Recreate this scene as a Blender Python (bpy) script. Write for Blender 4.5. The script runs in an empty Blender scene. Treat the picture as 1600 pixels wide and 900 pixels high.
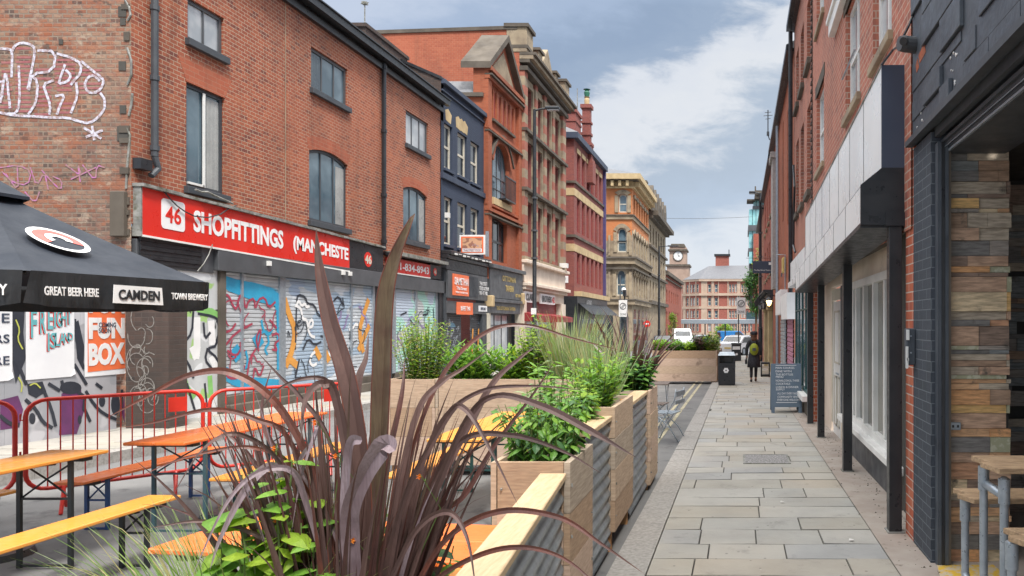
import bpy, bmesh, math, random
from mathutils import Vector, Matrix

rnd = random.Random(11)
sc = bpy.context.scene
col = sc.collection
PI = math.pi

# ------------------------------------------------------------------ camera
H = 1.65
cam_d = bpy.data.cameras.new("camera"); cam = bpy.data.objects.new("camera", cam_d); col.objects.link(cam)
cam.location = (0, 0, H); cam.rotation_euler = (math.radians(90), 0, 0)
cam_d.sensor_width = 36; cam_d.lens = 1130/1600*36
cam_d.shift_x = -355/1600; cam_d.shift_y = 55/1600
cam_d.clip_start = 0.05; cam_d.clip_end = 5000
sc.camera = cam

# ------------------------------------------------------------------ sky
SUN_EL, SUN_AZ = math.radians(52), math.radians(215)
w = bpy.data.worlds.new("World"); sc.world = w; w.use_nodes = True
nt = w.node_tree; N = nt.nodes; L = nt.links
N.clear()
out = N.new('ShaderNodeOutputWorld'); bg = N.new('ShaderNodeBackground'); L.new(bg.outputs[0], out.inputs[0])
bg.inputs[1].default_value = 0.1
sky = N.new('ShaderNodeTexSky'); sky.sky_type = 'NISHITA'; sky.sun_disc = False
sky.sun_elevation = SUN_EL; sky.sun_rotation = SUN_AZ
tc = N.new('ShaderNodeTexCoord'); sep = N.new('ShaderNodeSeparateXYZ'); L.new(tc.outputs['Generated'], sep.inputs[0])
def mth(op, a, b=None, c=None, nt=nt):
    n = nt.nodes.new('ShaderNodeMath'); n.operation = op
    for i, v in enumerate((a, b, c)):
        if v is None: continue
        if isinstance(v, (int, float)): n.inputs[i].default_value = v
        else: nt.links.new(v, n.inputs[i])
    return n.outputs[0]
# elevation-like coordinate of the cloud deck, tilted the way the bands run
ay = mth('MAXIMUM', sep.outputs[1], 0.12)
ta = mth('DIVIDE', sep.outputs[0], ay); tb = mth('DIVIDE', sep.outputs[2], ay)
ta = mth('MINIMUM', mth('MAXIMUM', ta, -1.5), 1.5); tb = mth('MINIMUM', tb, 1.5)
def noise(scale, detail, rough=.55, vec=None, stretch=(1, 1, 2.2)):
    mp = N.new('ShaderNodeMapping'); mp.inputs['Scale'].default_value = stretch; L.new(tc.outputs['Generated'], mp.inputs[0])
    n = N.new('ShaderNodeTexNoise'); n.inputs['Scale'].default_value = scale; n.inputs['Detail'].default_value = detail
    n.inputs['Roughness'].default_value = rough; n.inputs['Distortion'].default_value = .35
    L.new(mp.outputs[0], n.inputs['Vector']); return n.outputs[0]
n1 = noise(3.2, 7); n2 = noise(11, 8, .62)
t = mth('ADD', tb, mth('MULTIPLY', ta, -0.47))
t = mth('ADD', t, mth('MULTIPLY', mth('SUBTRACT', n1, .5), 0.30))
t = mth('ADD', t, mth('MULTIPLY', mth('SUBTRACT', n2, .5), 0.16))
ramp = N.new('ShaderNodeValToRGB'); L.new(t, ramp.inputs[0])
cr = ramp.color_ramp; cr.interpolation = 'EASE'
def lin(c): return tuple((v/255/12.92 if v/255 <= .04045 else ((v/255+.055)/1.055)**2.4) for v in c)
stops = [(0, (226, 232, 238)), (.10, (224, 230, 238)), (.19, (186, 201, 220)), (.285, (180, 194, 211)), (.345, (226, 230, 236)),
         (.385, (222, 227, 235)), (.44, (158, 176, 200)), (.50, (151, 170, 196)), (.58, (168, 186, 212)), (.68, (196, 208, 228)), (.85, (185, 200, 222)), (1, (205, 215, 230))]
while len(cr.elements) < len(stops): cr.elements.new(.5)
for e, (p, c) in zip(cr.elements, stops):
    e.position = p; e.color = lin(c)+(1,)
SKYV = 5.1
# overcast skies are brighter overhead than near the horizon
zen = mth('ADD', 1.0, mth('MULTIPLY', mth('POWER', mth('MAXIMUM', mth('SUBTRACT', sep.outputs[2], .40), 0), 1.0), 7.6))
hi = N.new('ShaderNodeMix'); hi.data_type = 'RGBA'; L.new(mth('MULTIPLY', mth('MAXIMUM', mth('SUBTRACT', sep.outputs[2], .40), 0), 2.2), hi.inputs[0]); L.new(ramp.outputs[0], hi.inputs[6]); hi.inputs[7].default_value = (.74, .72, .69, 1)
mul = N.new('ShaderNodeVectorMath'); mul.operation = 'SCALE'; L.new(hi.outputs[2], mul.inputs[0]); L.new(mth('MULTIPLY', zen, SKYV), mul.inputs['Scale'])
mix = N.new('ShaderNodeMix'); mix.data_type = 'RGBA'; mix.inputs[0].default_value = .97
L.new(sky.outputs[0], mix.inputs[6]); L.new(mul.outputs[0], mix.inputs[7]); L.new(mix.outputs[2], bg.inputs[0])

sd = bpy.data.lights.new("sun", 'SUN'); sd.energy = 2.4; sd.angle = math.radians(11); sd.color = (1, .95, .88)
so = bpy.data.objects.new("sun", sd); col.objects.link(so)
dirv = Vector((math.cos(SUN_EL)*math.sin(SUN_AZ), math.cos(SUN_EL)*math.cos(SUN_AZ), math.sin(SUN_EL)))
dirv = Vector((0.35, -0.55, 1.0)).normalized()
sky.sun_elevation = math.asin(dirv.z); sky.sun_rotation = math.atan2(dirv.x, dirv.y)
so.rotation_euler = dirv.to_track_quat('Z', 'Y').to_euler()
vs = sc.view_settings; vs.view_transform = 'Standard'; vs.look = 'None'; vs.gamma = 1; vs.exposure = 1.0

# ------------------------------------------------------------------ measuring helpers
F, CX, CY = 1130.0, 1155.0, 505.0
def X_(px, Y): return (px-CX)*Y/F
def Z_(py, Y): return H+(CY-py)*Y/F
XL = -10.07; XR = 1.36
def YL(px): return F*XL/(px-CX)
def ZL(px, py): return Z_(py, YL(px))
def gz(Y): return -0.013*max(min(Y, 170), -20)
ROAD = -.06; LP = .08

# ------------------------------------------------------------------ mesh builder
W = {}
# parts whose separate pieces each become an object of their own
SPLIT = {'door', 'mortar_patch', 'shutter_guide', 'putlog_hole', 'mortar_fillet', 'mural_fill', 'number_panel', 'badge', 'shop_sign', 'fascia', 'stall_riser', 'pier_stone', 'pier_brick', 'pilaster', 'pilaster_row', 'bracket_row', 'shop_arch', 'parapet', 'parapet_cap', 'string_course', 'cornice', 'shop_cornice', 'rooflight', 'batten', 'stretcher', 'shopfront', 'shutter_box', 'door_frame', 'white_board', 'relief_block', 'peeled_paint_patch', 'exposed_brick_patch', 'stone_facing', 'glazing', 'floor_slab', 'frame_board', 'slat_panel', 'interior_wall', 'chimney_x', 'corbel', 'clock_marks', 'screw_set', 'aerial_elements', 'ribs', 'clock_hands', 'torn_tape', 'rocker_pair', 'window_surround', 'shutter_housing', 'shutter_edge', 'petals', 'flaked_paint', 'peeled_trim', 'collar', 'bracket', 'screw_row', 'panel_seam', 'spray_tag_'}
RENAME = {'pilaster_row': 'pilaster', 'bracket_row': 'bracket', 'ribs': 'rib', 'clock_marks': 'hour_mark', 'screw_set': 'screw', 'screw_row': 'screw', 'rocker_pair': 'rocker', 'clock_hands': 'clock_hand', 'aerial_elements': 'aerial_element', 'petals': 'petal'}
class MB:
    def __init__(s, tf=None): s.v = []; s.f = []; s.m = []; s.tf = tf; s.mi = 0
    def add(s, vs, fs):
        b = len(s.v)
        for v in vs: s.v.append(tuple(s.tf(*v)) if s.tf else tuple(v))
        for f in fs: s.f.append(tuple(i+b for i in f)); s.m.append(s.mi)
    def box(s, a0, a1, b0, b1, c0, c1):
        s.add([(a0, b0, c0), (a1, b0, c0), (a1, b1, c0), (a0, b1, c0), (a0, b0, c1), (a1, b0, c1), (a1, b1, c1), (a0, b1, c1)],
              [(0, 3, 2, 1), (4, 5, 6, 7), (0, 1, 5, 4), (1, 2, 6, 5), (2, 3, 7, 6), (3, 0, 4, 7)])
    def quad(s, *p): s.add(p, [tuple(range(len(p)))])
    def prism(s, poly, d0, d1):          # poly of (u, z), extruded along the second axis
        n = len(poly); vs = [(u, d0, z) for u, z in poly]+[(u, d1, z) for u, z in poly]
        s.add(vs, [tuple(range(n-1, -1, -1)), tuple(range(n, 2*n))]+[(i, (i+1) % n, n+(i+1) % n, n+i) for i in range(n)])
    def tube(s, pts, r, n=8, caps=True, closed=False):
        P = [Vector(p) for p in pts]; rs = r if isinstance(r, (list, tuple)) else [r]*len(P)
        up = None; vs = []; k = len(P)
        for i, p in enumerate(P):
            if closed: t = P[(i+1) % k]-P[i-1]
            else: t = P[min(i+1, k-1)]-P[max(i-1, 0)]
            if t.length < 1e-9: t = Vector((0, 0, 1))
            t.normalize()
            if up is None:
                up = t.orthogonal().normalized()
            up = (up-t*up.dot(t))
            if up.length < 1e-6: up = t.orthogonal()
            up.normalize(); sd_ = t.cross(up)
            for j in range(n):
                a = 2*PI*j/n+PI/n; q = p+(up*math.cos(a)+sd_*math.sin(a))*rs[i]; vs.append(tuple(q))
        fs = []
        for i in range(k if closed else k-1):
            i2 = (i+1) % k
            for j in range(n): fs.append((i*n+j, i*n+(j+1) % n, i2*n+(j+1) % n, i2*n+j))
        if caps and not closed: fs.append(tuple(range(n-1, -1, -1))); fs.append(tuple(range((k-1)*n, k*n)))
        s.add(vs, fs)
    def cyl(s, x, y, z0, z1, r0, r1=None, n=14): s.tube([(x, y, z0), (x, y, z1)], [r0, r0 if r1 is None else r1], n)
    def ball(s, c, rx, ry=None, rz=None, nu=12, nv=8):
        ry = rx if ry is None else ry; rz = rx if rz is None else rz; vs = []; fs = []
        for i in range(nv+1):
            p = PI*i/nv
            for j in range(nu): a = 2*PI*j/nu; vs.append((c[0]+rx*math.sin(p)*math.cos(a), c[1]+ry*math.sin(p)*math.sin(a), c[2]+rz*math.cos(p)))
        for i in range(nv):
            for j in range(nu): fs.append((i*nu+j, (i+1)*nu+j, (i+1)*nu+(j+1) % nu, i*nu+(j+1) % nu))
        s.add(vs, fs)
    def lathe(s, prof, c, n=16):
        vs = []; fs = []; k = len(prof)
        for r, z in prof:
            for j in range(n): a = 2*PI*j/n; vs.append((c[0]+r*math.cos(a), c[1]+r*math.sin(a), c[2]+z))
        for i in range(k-1):
            for j in range(n): fs.append((i*n+j, i*n+(j+1) % n, (i+1)*n+(j+1) % n, (i+1)*n+j))
        s.add(vs, fs)
    def ribbon(s, pts, ws, face=(0, -1, 0), fold=0.0):   # blade: width across the view of «face», optional V fold
        P = [Vector(p) for p in pts]; k = len(P); vs = []; fs = []; fc = Vector(face)
        for i, p in enumerate(P):
            t = (P[min(i+1, k-1)]-P[max(i-1, 0)])
            if t.length < 1e-9: t = Vector((0, 0, 1))
            t.normalize(); sd_ = t.cross(fc)
            if sd_.length < 1e-4: sd_ = t.orthogonal()
            sd_.normalize(); nn = sd_.cross(t).normalized()
            wv = ws[i] if isinstance(ws, (list, tuple)) else ws
            vs += [tuple(p-sd_*wv/2+nn*fold*wv), tuple(p), tuple(p+sd_*wv/2+nn*fold*wv)]
        for i in range(k-1):
            a = i*3; fs += [(a, a+1, a+4, a+3), (a+1, a+2, a+5, a+4)]
        s.add(vs, fs)
    def flat(s, pts, w, off0):            # brush stroke in a wall plane: pts of (u, z), first tf axis u, then d, z
        # round the brush path off, and lay every dab on its own level
        Q = [pts[0]]
        for i in range(len(pts)-1):
            a, b = pts[i], pts[i+1]
            if len(pts) > 2: Q += [(a[0]*.75+b[0]*.25, a[1]*.75+b[1]*.25), (a[0]*.25+b[0]*.75, a[1]*.25+b[1]*.75)]
        Q.append(pts[-1]); pts = Q
        for i in range(len(pts)-1):
            (u0, z0), (u1, z1) = pts[i], pts[i+1]; l = math.hypot(u1-u0, z1-z0)
            if l < 1e-6: continue
            s.fc = getattr(s, 'fc', 0)+1; off = off0+(s.fc % 17)*.00035
            nx, nz = -(z1-z0)/l*w/2, (u1-u0)/l*w/2; ex, ez = (u1-u0)/l*w*.3, (z1-z0)/l*w*.3
            s.quad((u0-ex+nx, off, z0-ez+nz), (u1+ex+nx, off, z1+ez+nz), (u1+ex-nx, off, z1+ez-nz), (u0-ex-nx, off, z0-ez-nz))
    def islands(s):
        par = list(range(len(s.v)))
        def find(i):
            while par[i] != i: par[i] = par[par[i]]; i = par[i]
            return i
        for f in s.f:
            for j in f[1:]: par[find(j)] = find(f[0])
        g = {}
        for k, f in enumerate(s.f): g.setdefault(find(f[0]), []).append(k)
        return list(g.values())
    def build(s, name, mats, parent=None, smooth=False, bevel=0):
        if name in SPLIT and parent is not None:
            isl = s.islands()
            if 1 < len(isl) <= 100:
                for ks in isl:
                    m = MB(); mp = {}
                    for k in ks:
                        for i in s.f[k]:
                            if i not in mp: mp[i] = len(m.v); m.v.append(s.v[i])
                        m.f.append(tuple(mp[i] for i in s.f[k])); m.m.append(s.m[k])
                    r = m._build(name, mats, parent, smooth, bevel)
                return r
        return s._build(name, mats, parent, smooth, bevel)
    def _build(s, name, mats, parent=None, smooth=False, bevel=0):
        name = RENAME.get(name, name)
        me = bpy.data.meshes.new(name)
        o = Vector(W.get(parent.name, (0, 0, 0))) if parent else Vector((0, 0, 0))
        me.from_pydata([(v[0]-o.x, v[1]-o.y, v[2]-o.z) for v in s.v], [], s.f)
        if not isinstance(mats, (list, tuple)): mats = [mats]
        for m in mats: me.materials.append(m)
        if len(mats) > 1: me.polygons.foreach_set('material_index', s.m)
        if bevel:
            bm = bmesh.new(); bm.from_mesh(me); bmesh.ops.remove_doubles(bm, verts=bm.verts, dist=1e-5)
            bmesh.ops.bevel(bm, geom=[e for e in bm.edges if len(e.link_faces) == 2 and e.calc_face_angle(0) > .5], offset=bevel, segments=1, affect='EDGES', profile=.5)
            bm.to_mesh(me); bm.free()
        if smooth: me.polygons.foreach_set('use_smooth', [True]*len(me.polygons))
        me.update()
        ob = bpy.data.objects.new(name, me); col.objects.link(ob)
        if parent: ob.parent = parent
        W[ob.name] = tuple(o); return ob
def smooth_by_angle(ob, ang=.6):
    me = ob.data; bm = bmesh.new(); bm.from_mesh(me); bmesh.ops.remove_doubles(bm, verts=bm.verts, dist=1e-5)
    for f in bm.faces: f.smooth = True
    for e in bm.edges: e.smooth = not (len(e.link_faces) == 2 and e.calc_face_angle(0) > ang)
    bm.to_mesh(me); bm.free(); return ob
def thing(name, label, cat, loc=(0, 0, 0), group=None, rz=0):
    o = bpy.data.objects.new(name, None); col.objects.link(o); o.location = loc; o.rotation_euler = (0, 0, rz)
    o.empty_display_size = .1
    o['label'] = label; o['category'] = cat
    if group: o['group'] = group
    W[o.name] = tuple(loc); return o
def tag(o, label, cat, group=None, kind=None):
    o['label'] = label; o['category'] = cat
    if group: o['group'] = group
    if kind: o['kind'] = kind
    return o
def struct(o, label=None):
    o['kind'] = 'structure'
    if label: o['label'] = label
    return o
def dup(root, loc, rz=0, label=None, group=None, scale=None):
    def cp(o, par):
        c = o.copy(); col.objects.link(c)
        if par: c.parent = par
        for ch in [q for q in bpy.data.objects if q.parent == o and q != c]: cp(ch, c)
        return c
    r = cp(root, None); r.location = loc; r.rotation_euler = (0, 0, rz)
    if scale: r.scale = scale
    if label: r['label'] = label
    if group: r['group'] = group
    return r
def text(s, mat, org, xd, ud, w, h, parent=None, name='lettering', ext=.003, bold=0.0, shear=0.0, center=True):
    cu = bpy.data.curves.new('t', 'FONT'); cu.body = s; cu.extrude = .01; cu.offset = bold; cu.resolution_u = 3; cu.align_x = 'LEFT'; cu.space_line = .85
    ob = bpy.data.objects.new('t', cu); col.objects.link(ob)
    dg = bpy.context.evaluated_depsgraph_get(); me = bpy.data.meshes.new_from_object(ob.evaluated_get(dg))
    bpy.data.objects.remove(ob); bpy.data.curves.remove(cu)
    xs = [v.co.x for v in me.vertices]; ys = [v.co.y for v in me.vertices]
    x0, x1, y0, y1 = min(xs), max(xs), min(ys), max(ys)
    xd = Vector(xd).normalized(); ud = Vector(ud).normalized(); nd = xd.cross(ud); org = Vector(org)
    po = Vector(W.get(parent.name, (0, 0, 0))) if parent else Vector((0, 0, 0))
    for v in me.vertices:
        a = (v.co.x-x0)/(x1-x0)*w; b = (v.co.y-y0)/(y1-y0)*h
        if center: a -= w/2; b -= h/2
        v.co = org+xd*(a+shear*b)+ud*b+nd*((v.co.z+.01)/.02*ext)-po
    me.name = name; me.materials.clear(); me.materials.append(mat)
    o = bpy.data.objects.new(name, me); col.objects.link(o)
    if parent: o.parent = parent
    W[o.name] = tuple(po); return o

# ------------------------------------------------------------------ materials
def newmat(name):
    m = bpy.data.materials.new(name); m.use_nodes = True; n = m.node_tree
    return m, n, n.nodes['Principled BSDF']
def rgba(c): return (c[0], c[1], c[2], 1)
def mixc(n, fac, a, b):
    x = n.nodes.new('ShaderNodeMix'); x.data_type = 'RGBA'
    if isinstance(fac, (int, float)): x.inputs[0].default_value = fac
    else: n.links.new(fac, x.inputs[0])
    for i, v in ((6, a), (7, b)):
        if isinstance(v, tuple): x.inputs[i].default_value = rgba(v)
        else: n.links.new(v, x.inputs[i])
    return x.outputs[2]
def pos(n):
    g = n.nodes.new('ShaderNodeNewGeometry'); return g.outputs['Position']
def objc(n):
    g = n.nodes.new('ShaderNodeTexCoord'); return g.outputs['Object']
def nz(n, vec, scale, detail=4, rough=.55, stretch=None, dist=0):
    if stretch:
        mp = n.nodes.new('ShaderNodeMapping'); mp.inputs['Scale'].default_value = stretch; n.links.new(vec, mp.inputs[0]); vec = mp.outputs[0]
    t = n.nodes.new('ShaderNodeTexNoise'); t.inputs['Scale'].default_value = scale; t.inputs['Detail'].default_value = detail
    t.inputs['Roughness'].default_value = rough; t.inputs['Distortion'].default_value = dist; n.links.new(vec, t.inputs['Vector']); return t.outputs[0]
def rmp(n, v, a, b, lo=0, hi=1):
    x = n.nodes.new('ShaderNodeMapRange'); x.inputs[1].default_value = a; x.inputs[2].default_value = b; x.inputs[3].default_value = lo; x.inputs[4].default_value = hi
    n.links.new(v, x.inputs[0]); return x.outputs[0]
def bump(n, b, h, strength=.3, dist=.01):
    x = n.nodes.new('ShaderNodeBump'); x.inputs['Strength'].default_value = strength; x.inputs['Distance'].default_value = dist
    n.links.new(h, x.inputs['Height']); n.links.new(x.outputs[0], b.inputs['Normal']); return x
def M(name, c, rough=.6, metal=0, c2=None, sc_=4, lo=.35, hi=.65, bmp=0, bs=60, stretch=None, dirt=None, local=False, coat=0, bd=.004):
    m, n, b = newmat(name); b.inputs['Roughness'].default_value = rough; b.inputs['Metallic'].default_value = metal
    P = objc(n) if local else pos(n)
    if c2 is None: c2 = tuple(v*.82 for v in c)
    cc = mixc(n, rmp(n, nz(n, P, sc_, 5, stretch=stretch), lo, hi), c, c2)
    if dirt: cc = mixc(n, rmp(n, nz(n, P, dirt[1], 6, .65), dirt[2], dirt[2]+.12), cc, dirt[0])
    n.links.new(cc, b.inputs['Base Color'])
    n.links.new(rmp(n, nz(n, P, sc_*3, 3), .3, .7, max(rough-.1, .03), min(rough+.12, 1)), b.inputs['Roughness'])
    if bmp: bump(n, b, nz(n, P, bs, 4, stretch=stretch), bmp, bd)
    if coat: b.inputs['Coat Weight'].default_value = coat
    return m
def brick(name, c1, c2, mortar, c3=None, bw=.225, bh=.075, ms=.011, stain=(.05, .04, .035), st=.6, off=(0, 0), bstr=.6, axis='xy', rough=.85, offs=.5):
    m, n, b = newmat(name); P = pos(n)
    s = n.nodes.new('ShaderNodeSeparateXYZ'); n.links.new(P, s.inputs[0])
    u = mth('ADD', s.outputs[0], s.outputs[1], nt=n); c = n.nodes.new('ShaderNodeCombineXYZ')
    n.links.new(mth('ADD', u, 50.03+off[0], nt=n), c.inputs[0]); n.links.new(mth('ADD', s.outputs[2], 20+off[1], nt=n), c.inputs[1])
    wob = nz(n, P, 6, 2); 
    t = n.nodes.new('ShaderNodeTexBrick'); n.links.new(c.outputs[0], t.inputs['Vector'])
    t.inputs['Scale'].default_value = 1; t.inputs['Brick Width'].default_value = bw; t.inputs['Row Height'].default_value = bh
    t.inputs['Mortar Size'].default_value = ms/2; t.inputs['Mortar Smooth'].default_value = .25; t.inputs['Bias'].default_value = 0; t.offset = offs
    t.inputs['Color1'].default_value = rgba(c1); t.inputs['Color2'].default_value = rgba(c2); t.inputs['Mortar'].default_value = rgba(mortar)
    # second colour split per brick: same brick layout sampled with white noise
    fl = n.nodes.new('ShaderNodeVectorMath'); fl.operation = 'DIVIDE'; n.links.new(c.outputs[0], fl.inputs[0]); fl.inputs[1].default_value = (bw, bh, 1)
    row = n.nodes.new('ShaderNodeSeparateXYZ'); n.links.new(fl.outputs[0], row.inputs[0])
    ry = mth('FLOOR', row.outputs[1], nt=n); sh = mth('MULTIPLY', mth('MODULO', ry, 2, nt=n), -offs, nt=n)
    rx = mth('FLOOR', mth('ADD', row.outputs[0], sh, nt=n), nt=n)
    cc = n.nodes.new('ShaderNodeCombineXYZ'); n.links.new(rx, cc.inputs[0]); n.links.new(ry, cc.inputs[1])
    wn = n.nodes.new('ShaderNodeTexWhiteNoise'); wn.noise_dimensions = '2D'; n.links.new(cc.outputs[0], wn.inputs['Vector'])
    if c3 is None: c3 = tuple(v*.55 for v in c1)
    body = mixc(n, rmp(n, wn.outputs['Value'], .76, .94), t.outputs['Color'], c3)
    body = mixc(n, mth('MULTIPLY', rmp(n, nz(n, P, 40, 4), .35, .7), .35, nt=n), body, tuple(v*.6 for v in c2))
    full = mixc(n, t.outputs['Fac'], body, mortar)
    full = mixc(n, mth('MULTIPLY', rmp(n, nz(n, P, .55, 7, .62, stretch=(1, 1, .45)), .5, .72), st, nt=n), full, stain)
    full = mixc(n, mth('MULTIPLY', rmp(n, nz(n, P, 2.6, 5, .6, stretch=(1, 1, .10)), .52, .74), st*.8, nt=n), full, tuple(v*.6 for v in stain))
    full = mixc(n, mth('MULTIPLY', rmp(n, nz(n, P, .35, 4, .6), .45, .65), .28, nt=n), full, tuple(min(v*1.25, 1) for v in c2))
    n.links.new(full, b.inputs['Base Color']); b.inputs['Roughness'].default_value = rough
    hgt = mth('ADD', mth('MULTIPLY', t.outputs['Fac'], -1, nt=n), mth('MULTIPLY', nz(n, P, 70, 3), .5, nt=n), nt=n)
    bump(n, b, hgt, bstr, .008)
    return m
def mottle(m, layers):                    # large soft patches of differently weathered brick
    n = m.node_tree; b = n.nodes['Principled BSDF']; lk = b.inputs['Base Color'].links[0]; cc = lk.from_socket; P = pos(n)
    for c, s_, th, wd, amt, ofs in layers:
        mp = n.nodes.new('ShaderNodeMapping'); mp.inputs['Location'].default_value = (ofs, ofs*2, ofs*.7); n.links.new(P, mp.inputs[0])
        cc = mixc(n, mth('MULTIPLY', rmp(n, nz(n, mp.outputs[0], s_, 8, .68, stretch=(1, 1, 1.8)), th, th+wd), amt, nt=n), cc, c)
    n.links.new(cc, b.inputs['Base Color'])
def lin255(r, g, b_): return lin((r, g, b_))
def glassm(name, c=(.02, .025, .03), rough=.06, c2=None):
    m, n, b = newmat(name); b.inputs['Roughness'].default_value = rough; b.inputs['IOR'].default_value = 1.75
    cc = mixc(n, rmp(n, nz(n, pos(n), 1.1, 3), .4, .6), c, c2 or tuple(v*2.2+.01 for v in c)); n.links.new(cc, b.inputs['Base Color'])
    x = bump(n, b, nz(n, pos(n), 1.7, 1), .15, .02)
    return m

MT = {}
MT['brick46'] = brick('orange_red_brick', (.28, .070, .038), (.38, .112, .056), (.42, .30, .215), c3=(.16, .048, .038), bw=.168, ms=.015, st=.5, stain=(.10, .05, .035))
MT['brick_right'] = brick('red_terrace_brick', (.36, .11, .07), (.44, .155, .10), (.46, .35, .28), c3=(.24, .08, .06), bw=.18, ms=.014, st=.35)
MT['brick_pier'] = brick('bright_red_brick', (.44, .10, .05), (.50, .15, .08), (.55, .47, .40), c3=(.34, .08, .05), st=.15)
MT['brick_dark'] = brick('sooty_brick', (.062, .045, .04), (.10, .062, .05), (.085, .075, .068), c3=(.03, .029, .03), st=.8)
MT['brick_gable'] = brick('patched_old_brick', (.26, .085, .045), (.34, .22, .15), (.25, .195, .15), c3=(.075, .05, .045), bw=.16, ms=.026, st=.85, stain=(.13, .09, .075), bstr=1.0)
MT['brick_terra'] = brick('terracotta_brick', (.33, .082, .036), (.38, .108, .05), (.27, .11, .06), c3=(.29, .07, .03), st=.4)
MT['brick_sidewall'] = brick('smooth_orange_brick', (.36, .090, .045), (.42, .12, .062), (.38, .19, .12), c3=(.35, .085, .045), st=.45, bh=.09)
MT['brick_purple'] = brick('plum_brick', (.22, .058, .048), (.27, .08, .066), (.24, .12, .10), c3=(.19, .06, .06), st=.2)
MT['brick_orange_far'] = brick('far_orange_brick', (.48, .15, .045), (.54, .19, .065), (.5, .3, .16), c3=(.5, .15, .05), st=.15)
MT['brick_navy'] = brick('navy_painted_brick', (.035, .05, .085), (.04, .056, .095), (.028, .04, .068), c3=(.032, .046, .08), st=.2, stain=(.02, .025, .04))
MT['brick_char'] = brick('charcoal_painted_brick', (.045, .055, .07), (.05, .06, .078), (.13, .15, .17), c3=(.04, .05, .062), st=.1, ms=.007)
MT['brick_red_far'] = brick('far_red_brick', (.31, .07, .045), (.36, .095, .06), (.30, .15, .11), st=.1)
MT['stone'] = M('pale_sandstone', (.36, .29, .195), .85, c2=(.22, .17, .12), sc_=1.5, bmp=.3, bs=20, dirt=((.12, .09, .07), 1.2, .58))
MT['stone_dark'] = M('weathered_stone', (.13, .11, .088), .9, c2=(.075, .062, .05), sc_=1.2, bmp=.3, bs=15)
MT['stone_yellow'] = M('yellow_stone', (.56, .43, .24), .85, c2=(.42, .31, .17), sc_=2)
MT['stone_red'] = M('red_stone_band', (.36, .13, .09), .85, c2=(.28, .10, .07), sc_=2)
MT['cream'] = M('cream_painted_stone', (.72, .62, .52), .7, c2=(.62, .52, .43), sc_=2, dirt=((.4, .33, .28), 3, .62))
MT['white'] = M('white_paint', (.78, .78, .76), .45, c2=(.68, .68, .66), dirt=((.45, .44, .42), 4, .66))
MT['offwhite'] = M('cream_joinery_paint', (.62, .58, .48), .5, c2=(.5, .46, .38), sc_=3)
MT['black'] = M('black_gloss_paint', (.018, .02, .024), .35, c2=(.028, .03, .034))
MT['charcoal'] = M('charcoal_paint', (.045, .052, .062), .5, c2=(.06, .068, .078), sc_=2, bmp=.15, bs=25)
MT['slatepaint'] = M('slate_blue_paint', (.052, .062, .078), .5, c2=(.075, .088, .105), sc_=2.5, dirt=((.022, .026, .034), 3, .6), bmp=.5, bs=14, bd=.01)
MT['navy'] = M('navy_paint', (.032, .045, .078), .55, c2=(.045, .06, .095), sc_=1)
MT['dgrey'] = M('dark_grey_panel', (.07, .075, .082), .4, c2=(.095, .10, .11), sc_=1.5)
MT['lead'] = M('lead_flashing', (.30, .30, .28), .6, c2=(.16, .16, .15), sc_=5, dirt=((.12, .12, .09), 8, .5), bmp=.6, bs=12, bd=.02)
MT['signred'] = M('red_sign_acrylic', (.70, .035, .022), .3, c2=(.62, .028, .02), sc_=.8)
MT['signwhite'] = M('white_sign_vinyl', (.85, .85, .85), .4, c2=(.75, .75, .75))
MT['signorange'] = M('orange_sign', (.85, .19, .07), .4, c2=(.78, .16, .06))
MT['maroon'] = M('maroon_paint', (.28, .03, .035), .5)
MT['gold'] = M('gold_lettering', (.62, .46, .16), .4)
MT['glass'] = glassm('window_glass')
MT['glass_lit'] = glassm('window_glass_with_blind', (.30, .33, .36), .1, (.5, .52, .54))
MT['glass_blue'] = glassm('blue_grey_window_glass', (.05, .09, .12), .08, (.12, .18, .22))
MT['glass_teal'] = glassm('teal_tower_glass', (.16, .42, .45), .12, (.3, .58, .6))
MT['slate'] = M('roof_slate', (.10, .11, .125), .6, c2=(.15, .15, .165), sc_=3, bmp=.6, bs=6, stretch=(1, 1, 4), bd=.02)
MT['asphalt'] = M('asphalt', (.13, .132, .134), .9, c2=(.18, .18, .178), sc_=.9, bmp=.7, bs=220, dirt=((.075, .075, .078), 2.2, .56))
MT['concrete'] = M('concrete_strip', (.39, .345, .305), .9, c2=(.31, .26, .225), sc_=3, bmp=.5, bs=70, dirt=((.16, .13, .11), 9, .6))
MT['kerb'] = M('granite_kerb', (.36, .345, .325), .85, c2=(.25, .24, .225), sc_=30, bmp=.4, bs=150, dirt=((.13, .125, .12), 2.5, .6))
MT['grout'] = M('dark_joint', (.075, .07, .062), .95)
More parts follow.
